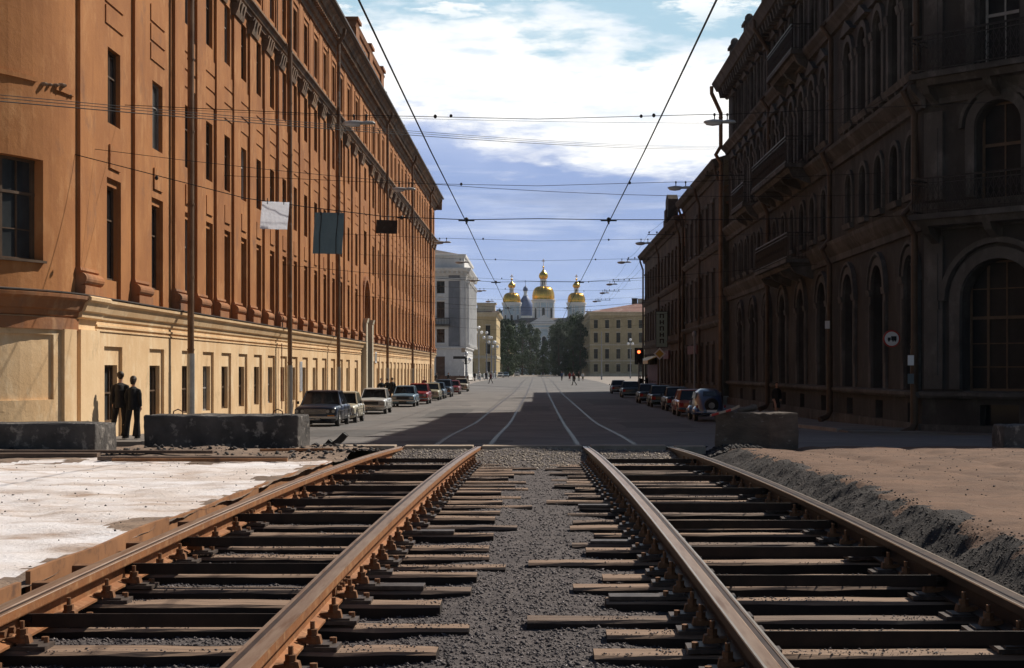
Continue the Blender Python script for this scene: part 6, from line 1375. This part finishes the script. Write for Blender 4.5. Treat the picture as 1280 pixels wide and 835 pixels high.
rough_block('concrete_block', [(-14.6, 23.7), (-7.34, 23.6), (-7.28, 24.6), (-14.6, 24.7)], .44, 1.07, 'concrete', 'dark stained concrete block at the left edge, running out of the picture')
rough_block('concrete_block', [(-6.98, 25.2), (-4.22, 25.05), (-4.18, 26.1), (-6.95, 26.2)], .42, 1.155, 'concrete', 'long dark concrete block in front of the couple', lugs=[(-.9, 0, .73), (.9, 0, .73)])
rough_block('concrete_block', [(3.52, 28.3), (4.46, 27.3), (5.10, 27.75), (4.15, 28.75)], .40, 1.135, 'concrete2', 'brownish concrete block set at an angle right of the tracks')
rough_block('concrete_block', [(9.05, 27.6), (11.2, 27.4), (11.3, 28.3), (9.1, 28.5)], .38, .88, 'concrete', 'low concrete block at the right edge of the picture')
mb = MB(); mb.loft([[(-.42, -.05, -.02), (-.42, .05, -.02), (-.42, .05, .02), (-.42, -.05, .02)], [(0, -.05, .10), (0, .05, .10), (0, .05, .14), (0, -.05, .14)], [(.15, -.06, .16), (.15, .06, .16), (.15, .06, .21), (.15, -.06, .21)]])
o = mk('barrier_board', mb, M['edge_conc']); o.location = (3.82, 28.0, 1.06); thing(o, 'striped board lying on the angled concrete block', 'board')
for a, b in ((-.40, -.26), (-.12, -.02)):
    m_ = MB(); f = lambda x: -.02 + (x + .42) / .42 * .12; m_.loft([[(x, -.053, f(x) - .002), (x, .053, f(x) - .002), (x, .053, f(x) + .043), (x, -.053, f(x) + .043)] for x in (a, b)]); mk('red_stripe', m_, M['red_paint'], o)
mb = MB(); mb.smooth = True; mb.ell((0, 0, 0), .2, .1, .055, 12, 8); mb.ell((.14, .02, .01), .1, .09, .07, 10, 8); o = mk('rubble_lump', mb, M['concrete2']); o.location = (4.12, 28.05, 1.18); o.rotation_euler = (0, -.15, .2); thing(o, 'lump of rubble on top of the angled concrete block', 'rubble')
# curled tread of rubber
P = [(205, 600), (216, 578), (232, 570), (250, 582), (268, 588), (290, 568), (305, 550), (322, 566), (348, 548), (368, 528), (382, 515), (402, 530), (378, 560), (345, 586), (318, 600), (296, 606), (268, 598), (240, 606), (215, 612)]
D_ = 27.3; poly = [((340 + a / 4.267 - 672) / 1778 * D_, CAMZ + (463 - (420 + b / 4.267)) / 1778 * D_) for a, b in P]
mx = sum(p[0] for p in poly) / len(poly); mzv = min(p[1] for p in poly); mb = MB(); mb.prism([(a - mx, b - mzv) for a, b in poly], 'y', -.11, .11)
o = mk('rubber_strip', mb, M['rubber'], bevel=.006); o.location = (mx, D_, fz(mx, D_) - .02); thing(o, 'curled piece of torn black rubber lying at the end of the left track', 'rubber strip')
for i, (x0, x1, y, w_, h_, m_, l) in enumerate([(-6.6, -3.75, 21.4, .16, .06, 'wood2', 'long flat timber lying in front of the middle left concrete block'), (-6.3, -3.7, 21.05, .05, .05, 'plank', 'thin rusty bar beside the long flat timber'), (-11.5, -6.9, 22.3, .2, .07, 'wood2', 'dark timber lying in front of the left edge concrete block'), (-9.3, -5.2, 22.9, .10, .05, 'wood2', 'narrow dark timber in the spoil between the two left blocks'), (-4.6, -3.4, 23.6, .07, .04, 'plank', 'short bent bar near the left rail end')]):
    mb = MB(); mb.loft([[(x, -w_ / 2, 0), (x, w_ / 2, 0), (x, w_ / 2, h_), (x, -w_ / 2, h_)] for x in ((x0 - x1) / 2, (x1 - x0) / 2)]); o = mk('timber', mb, M[m_], bevel=.006)
    zz = [fz(x, y) for x in np.linspace(x0, x1, 9)]; o.location = ((x0 + x1) / 2, y, float(np.mean(zz)) + .02); o.rotation_euler = (0, 0, [.01, -.01, .03, -.04, .2][i]); thing(o, l, 'timber')

# ================================================================ WIRES, LAMPS, SHEETS
def sag(a, b, s, n=12): a, b = Vector(a), Vector(b); return [a + (b - a) * (k / n) - Vector((0, 0, s * 4 * (k / n) * (1 - k / n))) for k in range(n + 1)]
def wire(name, label, pts, r=.011, group=None, beads=()):
    mb = MB(); mb.smooth = True; mb.tube(pts, r, 6); o = mk(name, mb, M['wire']); thing(o, label, 'wire', group)
    for p in beads:
        m_ = MB(); p = Vector(p); m_.ell(p, .05, .05, .06, 8, 6); mk('insulator', m_, M['wire'], o)
    return o
for s, nm in ((-1, 'left'), (1, 'right')):
    P = [(s * 1.95, y, 6.0 - .05 * math.sin(((y - 12.5) / 26.5) * math.pi) ** 2) for y in [-10, 0, 6, 12.5, 20, 26, 32, 39, 46, 53, 60, 66.5, 75, 85, 94, 108, 121, 148, 175, 202, 230, 260, 300, 360, 430]]
    wire('contact_wire', nm + ' tram contact wire running up the street over the ' + nm + ' track', P, .013, 'tram contact wires')
    for y in (39, 66.5, 94):
        mb = MB(); mb.cyl((0, -.12, .02), (0, .12, .02), .03, 8); mb.cyl((-.22, 0, .06), (.22, 0, .06), .022, 8); mb.ell((0, 0, .08), .06, .06, .07, 10, 6); mb.box(-.02, .02, -.05, .05, -.04, .02)
        o = mk('wire_clamp', mb, M['iron']); o.location = (s * 1.95, y, 6.0); thing(o, {39: 'nearest', 66.5: 'middle', 94: 'farthest'}[y] + ' wire clamp on the ' + nm + ' contact wire', 'wire clamp', 'clamps on the contact wires')
G = 'span wires across the street'
wire('span_wire', 'span wire at the nearest clamps, carrying the hanging sheets on the left', [(-12.0, 36.9, 7.55), (-7.9, 38.4, 6.6), (-6.3, 38.7, 6.40), (-4.2, 38.9, 6.16), (-1.95, 39, 6.08), (0, 39, 6.11), (1.95, 39, 6.08), (5.5, 40.6, 6.25), (13.0, 49.2, 7.3)], .012, G, [(-10.1, 37.7, 7.05)])
wire('span_wire', 'second wire slightly above the sheet carrying wire', sag((-11.95, 38.2, 7.9), (13.0, 51, 8.3), .55), .008, G)
for i, (y, zl, zc_, zr_) in enumerate([(66.5, 6.9, 6.08, 6.9), (94, 6.9, 6.08, 6.9), (121, 6.8, 6.1, 6.9), (150, 6.8, 6.1, 6.9)]):
    wire('span_wire', 'low span wire holding the contact wires, ' + ordn(i + 1) + ' from the camera', [(-11.95, y, zl)] + [(x, y, zc_ + (zl - zc_) * (abs(x) / 12) ** 1.6) for x in (-8, -5)] + [(-1.95, y, zc_), (0, y, zc_ + .02), (1.95, y, zc_)] + [(x, y, zc_ + (zr_ - zc_) * (abs(x) / 12) ** 1.6) for x in (5, 8)] + [(12.55 if y > 97 else 13.1, y, zr_)], .011, G)
# twin cable crossing diagonally high up
for k, dz in enumerate((0, .09, .17)):
    wire('crossing_cable', ['lowest', 'middle', 'top'][k] + ' strand of the cable bundle crossing high over the street', sag((-10.0, 20, 5.95 + dz * .6), (12.7, 96.6, 17.0 + dz), .3, 24), .007 if k else .010, 'cable bundle high over the street', ())
wire('crossing_cable', 'thin beaded wire just above the cable bundle', sag((-11.95, 46, 10.4), (13.1, 49.5, 10.6), .2, 12), .006, None, [(-2.8, 46, 10.18), (3.35, 46, 10.17)])
def lamp(x, y, z, rz, label, group):
    r = empty('street_lamp', (0, 0, 0), label, 'street lamp', group)
    mb = MB(); mb.smooth = True
    mb.loft([[(u, w * math.cos(t) , h0 + hh * math.sin(t)) for t in [math.pi * k / 8 for k in range(9)]] for u, w, hh, h0 in ((-.46, .03, .03, .02), (-.42, .11, .07, 0), (-.20, .15, .11, 0), (.0, .13, .10, 0), (.10, .09, .08, 0), (.22, .10, .10, 0), (.40, .09, .09, 0), (.47, .03, .03, .01))]); mk('housing', mb, M['lamp_body'], r)
    mb = MB(); mb.smooth = True; mb.loft([[(u, w * math.cos(t), -d * math.sin(t) + .0) for t in [math.pi * k / 8 for k in range(9)]] for u, w, d in ((-.42, .02, .02), (-.38, .10, .06), (-.2, .13, .085), (0, .10, .06), (.05, .02, .02))]); mk('diffuser', mb, M['lamp_under'], r)
    mb = MB(); mb.cyl((-.15, 0, .1), (-.15, 0, .26), .018, 6); mb.cyl((.22, 0, .09), (.22, 0, .26), .018, 6); mb.ell((-.15, 0, .24), .035, .035, .05, 8, 6); mb.ell((.22, 0, .24), .035, .035, .05, 8, 6); mk('hanger', mb, M['iron'], r)
    r.location = (x, y, z); r.rotation_euler = (0, 0, rz); return r
LM = [(-5.15, 41, 9.05, 5.25, 9.08), (-5.1, 54, 8.8, 5.4, 8.85), (-5.15, 77, 8.85, 5.75, 8.80), (-5.0, 94.5, 9.1, 5.75, 9.1), (-5.15, 117, 9.3, 6.1, 9.0), (-5.2, 132, 9.3, 6.2, 9.1), (-5.0, 149, 9.15, 6.2, 9.15), (-5.2, 176, 9.2, 6.3, 9.2)]
for i, (xl, y, zl, xr, zR) in enumerate(LM):
    lamp(xl, y, zl, 0, ('nearest' if i == 0 else ordn(i) + ' nearest') + ' street lamp hanging over the left side of the street', 'lamps hanging over the left side')
    lamp(xr, y, zR, math.pi * 0, ('nearest' if i == 0 else ordn(i) + ' nearest') + ' street lamp hanging over the right side of the street', 'lamps hanging over the right side')
    zt = 9.9 if y < 150 else 10
    e = 13.1 if y < 97 else 12.6
    pts = [(-11.9 if y < 165 else -14, y, zl + .55), (xl - .2, y, zl + .25), (xl + .3, y, zl + .25), (0, y, (zl + zR) / 2 + .13), (xr - .3, y, zR + .25), (xr + .2, y, zR + .25), (e if y < 166 else 14, y, zR + .6)]
    wire('span_wire', 'lamp carrying span wire, ' + ordn(i) + ' from the camera', pts, .010, G, [(xl + 2.2, y, zl + .22), (xr - 1.9, y, zR + .22)])
for x, y, z, h in ((-14, 176, 0, 10.4), (14, 176, 0, 10.4), (13.5, 300, 0, 10)):
    mb = MB(); mb.tube([(0, 0, 0), (0, 0, h)], [.13, .08], 10); mb.cyl((0, 0, 0), (0, 0, .8), .17, 10); mb.ell((0, 0, h), .12, .12, .12, 8, 6); o = mk('wire_post', mb, M['post']); o.location = (x, y, gz(y) - .02); thing(o, {-14: 'grey post holding the farthest span wire on the left', 14: 'grey post holding the farthest span wire on the right', 13.5: 'slender grey post standing on the square before the yellow building'}[x], 'post')
# bracket with insulators and telephone wires along the right side
ys = [LM[i][1] for i in range(7)] + [176]
brp = []
for i, y in enumerate([54, 77, 94.5, 117, 132, 149]):
    x0 = 7.1 if y < 60 else (6.7 if y < 100 else 6.9); z = 9.35 if y < 60 else 9.3
    mb = MB(); mb.cyl((-.75, 0, 0), (.75, 0, 0), .022, 6)
    for q in (-.66, -.24, .22, .64): mb.cyl((q, 0, 0), (q, 0, .10), .012, 6); mb.ell((q, 0, .12), .045, .045, .06, 8, 6)
    o = mk('insulator_bar', mb, M['iron']); o.location = (x0, y, z); thing(o, ('nearest' if i == 0 else ordn(i) + ' nearest') + ' bar of insulators hung on the right lamp wires', 'insulator bar', 'insulator bars on the right'); brp.append((x0, y, z + .12))
for q, nm in ((-.66, 'leftmost'), (.22, 'middle'), (.64, 'rightmost')):
    P = [(11.0 + q * .3, 34, 9.9)] ; prev = (10.0 + q, 41, 9.9)
    pts = sag((9.6 + q, 40.5, 9.9), (brp[0][0] + q, brp[0][1], brp[0][2]), .1, 4)
    for a, b in zip(brp, brp[1:]): pts += sag((a[0] + q, a[1], a[2]), (b[0] + q, b[1], b[2]), .22, 6)[1:]
    wire('telephone_wire', nm + ' of the thin wires strung between the insulator bars', [(Vector(p)) for p in pts], .006, 'telephone wires along the right')
# hanging sheets
def sheet(name, X, D, z1, w_, h_, m, label, tilt, lines=(), clip=True, skew=0):
    mb = MB(); n = 8; Z = []
    for s in (-.006, .006):
        Z.append([[(w_ * (i / n - .5) + skew * (j / n), s + .012 * math.sin(i * 1.3 + j), -h_ * j / n) for i in range(n + 1)] for j in range(n + 1)])
    vs = [p for L_ in Z for r_ in L_ for p in r_]; q = (n + 1) ** 2; fs = []
    for j in range(n):
        for i in range(n):
            a = j * (n + 1) + i; fs.append((a, a + 1, a + n + 2, a + n + 1)); fs.append((q + a, q + a + n + 1, q + a + n + 2, q + a + 1))
    for i in range(n):
        fs += [(i, q + i, q + i + 1, i + 1), (n * (n + 1) + i, n * (n + 1) + i + 1, q + n * (n + 1) + i + 1, q + n * (n + 1) + i), (i * (n + 1), (i + 1) * (n + 1), q + (i + 1) * (n + 1), q + i * (n + 1)), (i * (n + 1) + n, q + i * (n + 1) + n, q + (i + 1) * (n + 1) + n, (i + 1) * (n + 1) + n)]
    mb.add(vs, fs); o = mk(name, mb, M[m]); o.location = (X, D, z1); o.rotation_euler = (0, tilt, 0); thing(o, label, 'hanging sheet', 'sheets hanging from the span wire')
    for s in (-.3, .3):
        mb = MB(); mb.tube([(w_ * s, 0, .09), (w_ * s, -.025, .0), (w_ * s, -.022, -.07)], .012, 6); mk('hook', mb, M['iron'], o)
    for x in lines:
        mb = MB(); mb.loft([[(w_ * x - .012 + .01 * math.sin(k) + skew * k / 8, -.028, -h_ * k / 8 + (.02 if k == 0 else 0)), (w_ * x + .012 + .01 * math.sin(k) + skew * k / 8, -.028, -h_ * k / 8 + (.02 if k == 0 else 0)), (w_ * x + .012 + .01 * math.sin(k) + skew * k / 8, -.021, -h_ * k / 8 + (.02 if k == 0 else 0)), (w_ * x - .012 + .01 * math.sin(k) + skew * k / 8, -.021, -h_ * k / 8 + (.02 if k == 0 else 0))] for k in range(9)]); mk('strap', mb, M['iron'], o)
    return o
sheet('hanging_sheet', -7.07, 38.4, 6.50, .74, .74, 'white_sheet', 'square white sheet hanging from a wire before the orange building', .03, skew=-.04)
sheet('hanging_sheet', -5.66, 38.7, 6.24, .80, 1.12, 'grey_sheet', 'large grey sheet with two dark straps hanging between the white and the black one', .02, lines=(-.28, .28), skew=-.04)
sheet('hanging_sheet', -4.12, 38.9, 6.06, .58, .37, 'dark_sheet', 'small black sheet hanging on the wire nearest the sky', .03)
mb = MB(); mb.cyl((-.12, 0, 0), (.12, 0, 0), .025, 6); mb.ell((0, 0, .0), .05, .05, .06, 8, 6); o = mk('wire_clamp', mb, M['iron']); o.location = (-3.72, 38.9, 6.13); thing(o, 'small clamp on the span wire right of the black sheet', 'wire clamp')

# ================================================================ STREET FURNITURE
def globe_lamp(x, y, h, label, n=3):
    r = empty('globe_lamp', (0, 0, 0), label, 'street lamp', 'globe lamps by the white building')
    mb = MB(); mb.lathe((0, 0, 0), [(.42, 0), (.42, .25), (.30, .35), (.26, 1.5), (.32, 1.6), (.16, 1.8), (.12, h * .5), (.17, h * .52), (.10, h * .55), (.08, h - .5)], 12)
    for s in (-1, 1): mb.tube([(0, 0, h - 1.9), (s * .35, 0, h - 2.0), (s * .6, 0, h - 1.75), (s * .6, 0, h - 1.6)], .05, 6)
    mk('post', mb, M['post'], r)
    for (gx, gz) in ((0, h - .25), (-.6, h - 1.3), (.6, h - 1.3)): mb = MB(); mb.smooth = True; mb.ell((gx, 0, gz), .34, .34, .36, 14, 10); mk('globe', mb, M['globe'], r)
    r.location = (x, y, -.004); return r
for i, (x, y, h) in enumerate([(-12.6, 305, 11.4), (-11.4, 318, 10.6), (-10.7, 330, 9.8), (-10.3, 345, 9.0)]): globe_lamp(x, y, h, ['tallest and leftmost globe lamp post before the tan building', 'second globe lamp post from the left before the tan building', 'third globe lamp post from the left before the tan building', 'shortest and rightmost globe lamp post before the tan building'][i])
globe_lamp(-12.9, 258, 5.2, 'low globe lamp at the right corner of the white building')
mb = MB(); mb.tube([(0, 0, 0), (0, 0, 9.2)], [.12, .08], 10); mb.cyl((0, 0, 0), (0, 0, 1.2), .18, 10)
o = mk('lamp_post', mb, M['post']); o.location = (22.5, 345, 0); thing(o, 'pale three globe lamp post in the middle of the square before the yellow building', 'street lamp')
for dx, dz in ((-.55, 8.4), (.55, 8.4), (0, 9.4)): m_ = MB(); m_.ell((dx, 0, dz), .33, .33, .33, 12, 8); mk('globe', m_, M['globe'], o)
def bollard(x, y, lab):
    mb = MB(); mb.lathe((0, 0, 0), [(.22, 0), (.22, .3), (.16, .4), (.16, 1.0), (.22, 1.1), (.12, 1.3)], 12); o = mk('bollard', mb, M['white_paint']); o.location = (x, y, 0); thing(o, lab, 'bollard', 'white bollards by the globe lamps')
for i in range(6): bollard(-12.2 + .35 * i, 282 + 12 * i, ordn(i) + ' white bollard of the row near the globe lamps, counted from the camera')
# kiosk and signs at the corner of the white building
mb = MB(); mb.cyl((0, 0, 0), (0, 0, 5.2), .09, 10); o = mk('sign_post', mb, M['post']); o.location = (-11.9, 236, gz(236)); thing(o, 'post with a dark board and traffic lights at the corner by the white building', 'sign post')
mb = MB(); mb.box(-2.1, .1, -.06, .06, 3.9, 4.35); mk('board', mb, M['iron'], o); mb = MB(); mb.box(-.2, .2, -.16, .16, 3.0, 4.1); mk('signal_housing', mb, M['iron'], o); mb = MB(); mb.box(-.75, -.1, -.07, .07, 5.0, 5.7); mk('sign', mb, M['edge_conc'], o)
# traffic light with its red lamp lit
mb = MB(); mb.cyl((0, 0, 0), (0, 0, 3.0), .06, 10); mb.cyl((0, 0, 0), (0, 0, .5), .09, 10); o = mk('traffic_light', mb, M['post']); o.location = (8.75, 123, 0); thing(o, 'traffic light showing red at the far right end of the street', 'traffic light')
mb = MB(); mb.box(-.2, .2, -.14, .14, 2.7, 3.85); mb.box(-.36, .36, .03, .05, 2.55, 4.0); mk('housing', mb, M['iron'], o)
for k, m_ in enumerate(('black', 'black', 'red_light')):
    mb = MB(); mb.cyl((0, -.16, 2.92 + .36 * k), (0, -.13, 2.92 + .36 * k), .13, 16); mk('lens', mb, M[m_], o)
    mb = MB(); mb.loft([[(.15 * math.cos(t), yy, 2.92 + .36 * k + .15 * math.sin(t)) for t in [math.pi * q / 8 for q in range(9)]] for yy in (-.30, -.13)], caps=False, closed=False); mk('visor', mb, M['iron'], o)
# priority road sign (yellow diamond)
mb = MB(); mb.cyl((0, 0, 0), (0, 0, 3.6), .035, 8); o = mk('priority_sign', mb, M['post']); o.location = (9.6, 112, .1); thing(o, 'yellow and white diamond road sign on the right pavement', 'road sign')
for s, m_, yy in ((.48, 'white_paint', 0), (.33, 'yellow_paint', -.02)): mb = MB(); mb.prism([(-s, 3.35), (0, 3.35 - s), (s, 3.35), (0, 3.35 + s)], 'y', -.05 + yy, -.035 + yy); mk('sign_face', mb, M[m_], o)
# no lorries sign on the wall
mb = MB(); mb.cyl((0, -.02, 0), (0, .02, 0), .27, 32); o = mk('no_lorries_sign', mb, M['red_paint']); o.location = (11.2, 45.0, 2.95); o.rotation_euler = (0, 0, 0); thing(o, 'round no lorries sign on the wall of the dark ornate building', 'road sign')
mb = MB(); mb.cyl((0, -.026, 0), (0, -.02, 0), .225, 32); mk('sign_face', mb, M['white_paint'], o)
mb = MB()
for a in [(-.02, .15, -.05, .08), (-.13, -.035, -.05, .04)]: mb.box(a[0], a[1], -.032, -.026, a[2], a[3])
for cx_ in (-.09, .04, .11): mb.cyl((cx_, -.032, -.065), (cx_, -.026, -.065), .028, 12)
mk('lorry_emblem', mb, M['black'], o)
mb = MB(); mb.cyl((0, .02, 0), (.3, .02, 0), .02, 6); mk('bracket', mb, M['iron'], o)
# shop fronts under the ochre building
def board(name, x, y, z0, z1, w_, m, label, cat, thick=.12):
    mb = MB(); mb.box(-thick / 2, thick / 2, -w_ / 2, w_ / 2, 0, z1 - z0); o = mk(name, mb, M[m], bevel=.01); o.location = (x, y, z0); thing(o, label, cat); return o
mb = MB(); mb.box(-.45, .45, -.06, .06, 0, 2.9); o = mk('vertical_sign', mb, M['green_sign'], bevel=.01); o.location = (10.3, 118, 3.9); thing(o, 'tall vertical pale green shop sign sticking out over the right pavement', 'sign')
mb = MB(); mb.box(-.5, .5, -.045, .045, -.06, 2.96); mk('sign_frame', mb, M['iron'], o)
for k in range(5):                                        # blocky strokes like upright lettering seen from afar
    m_ = MB(); z = .3 + k * .52; m_.box(-.18, -.08, -.075, -.062, z, z + .36); m_.box(.08, .18, -.075, -.062, z, z + .36); m_.box(-.08, .08, -.075, -.062, z + (.14 if k % 2 else .28), z + (.22 if k % 2 else .36)); mk('sign_letter', m_, M['iron'], o)
mb = MB(); mb.cyl((.5, 0, 2.5), (.8, 0, 2.5), .03, 6); mb.cyl((.5, 0, .4), (.8, 0, .4), .03, 6); mk('sign_bracket', mb, M['iron'], o)
a = empty('shop_awning', (11.0, 134, 0), 'yellowish shop awning over a red front at the far right corner', 'awning')
mb = MB(); mb.loft([[(10.98, y, 3.35), (9.9, y, 2.85), (9.9, y, 2.55), (9.95, y, 2.55), (9.95, y, 2.8), (10.98, y, 3.25)] for y in (128, 141)]); wmk('canopy', mb, M['yellow_paint'], a)
mb = MB(); mb.box(10.9, 10.96, 128, 141, .4, 2.5); wmk('shop_front', mb, M['shop_red'], a)
board('shop_fascia', 10.85, 120, 2.9, 3.6, 5, 'shop_red', 'dark red shop fascia left of the awning on the ochre building', 'sign')
board('shop_fascia', 11.0, 101, 3.1, 3.7, 6, 'shop_red', 'dull red fascia on the dark brown building', 'sign')
mb = MB(); mb.cyl((0, 0, 0), (0, 0, 4.2), .06, 8); mb.ell((0, 0, 4.3), .15, .15, .2, 8, 6); o = mk('pavement_post', mb, M['post']); o.location = (9.7, 88, .1); thing(o, 'thin pale post on the right pavement between the parked cars and the shop signs', 'post')
# banner post of the near pavement: low railing before the white building
mb = MB()
for k in range(12): mb.cyl((k * 1.6, 0, 0), (k * 1.6, 0, 1.1), .05, 6)
mb.box(0, 17.6, -.04, .04, .2, .95); o = mk('low_fence', mb, M['door_brown']); o.location = (-30, 255, 0); thing(o, 'low dark red fence in front of the white building', 'fence')
if plate0.parent is None: bpy.data.objects.remove(plate0)

for o_ in list(COL.objects):
    if o_.parent is None and o_.name.split('.')[0] in ('no_lorries_sign', 'traffic_light', 'priority_sign', 'vertical_sign', 'shop_awning', 'shop_fascia', 'pavement_post'): push_out(o_)
for o_ in list(COL.objects):
    if o_.parent is None and o_.name.split('.')[0] in ('traffic_light', 'priority_sign', 'pavement_post'): o_.location.z = gz(o_.location.y) + .1

# ================================================================ AIR
mb = MB(); mb.box(-900, 900, -420, 2450, -1.6, 110); hz = mk('haze', mb, M['wire']); hz['kind'] = 'stuff'; hz['label'] = 'thin pale summer haze filling the street'; hz['category'] = 'haze'
hm = bpy.data.materials.new('haze'); hm.use_nodes = True; t_ = hm.node_tree; t_.nodes.remove(t_.nodes['Principled BSDF']); pv = t_.nodes.new('ShaderNodeVolumePrincipled'); pv.inputs['Density'].default_value = .00006; pv.inputs['Color'].default_value = (.86, .92, 1, 1); pv.inputs['Anisotropy'].default_value = .3
t_.links.new(pv.outputs[0], t_.nodes['Material Output'].inputs['Volume']); hz.data.materials.clear(); hz.data.materials.append(hm); hz.display_type = 'WIRE'
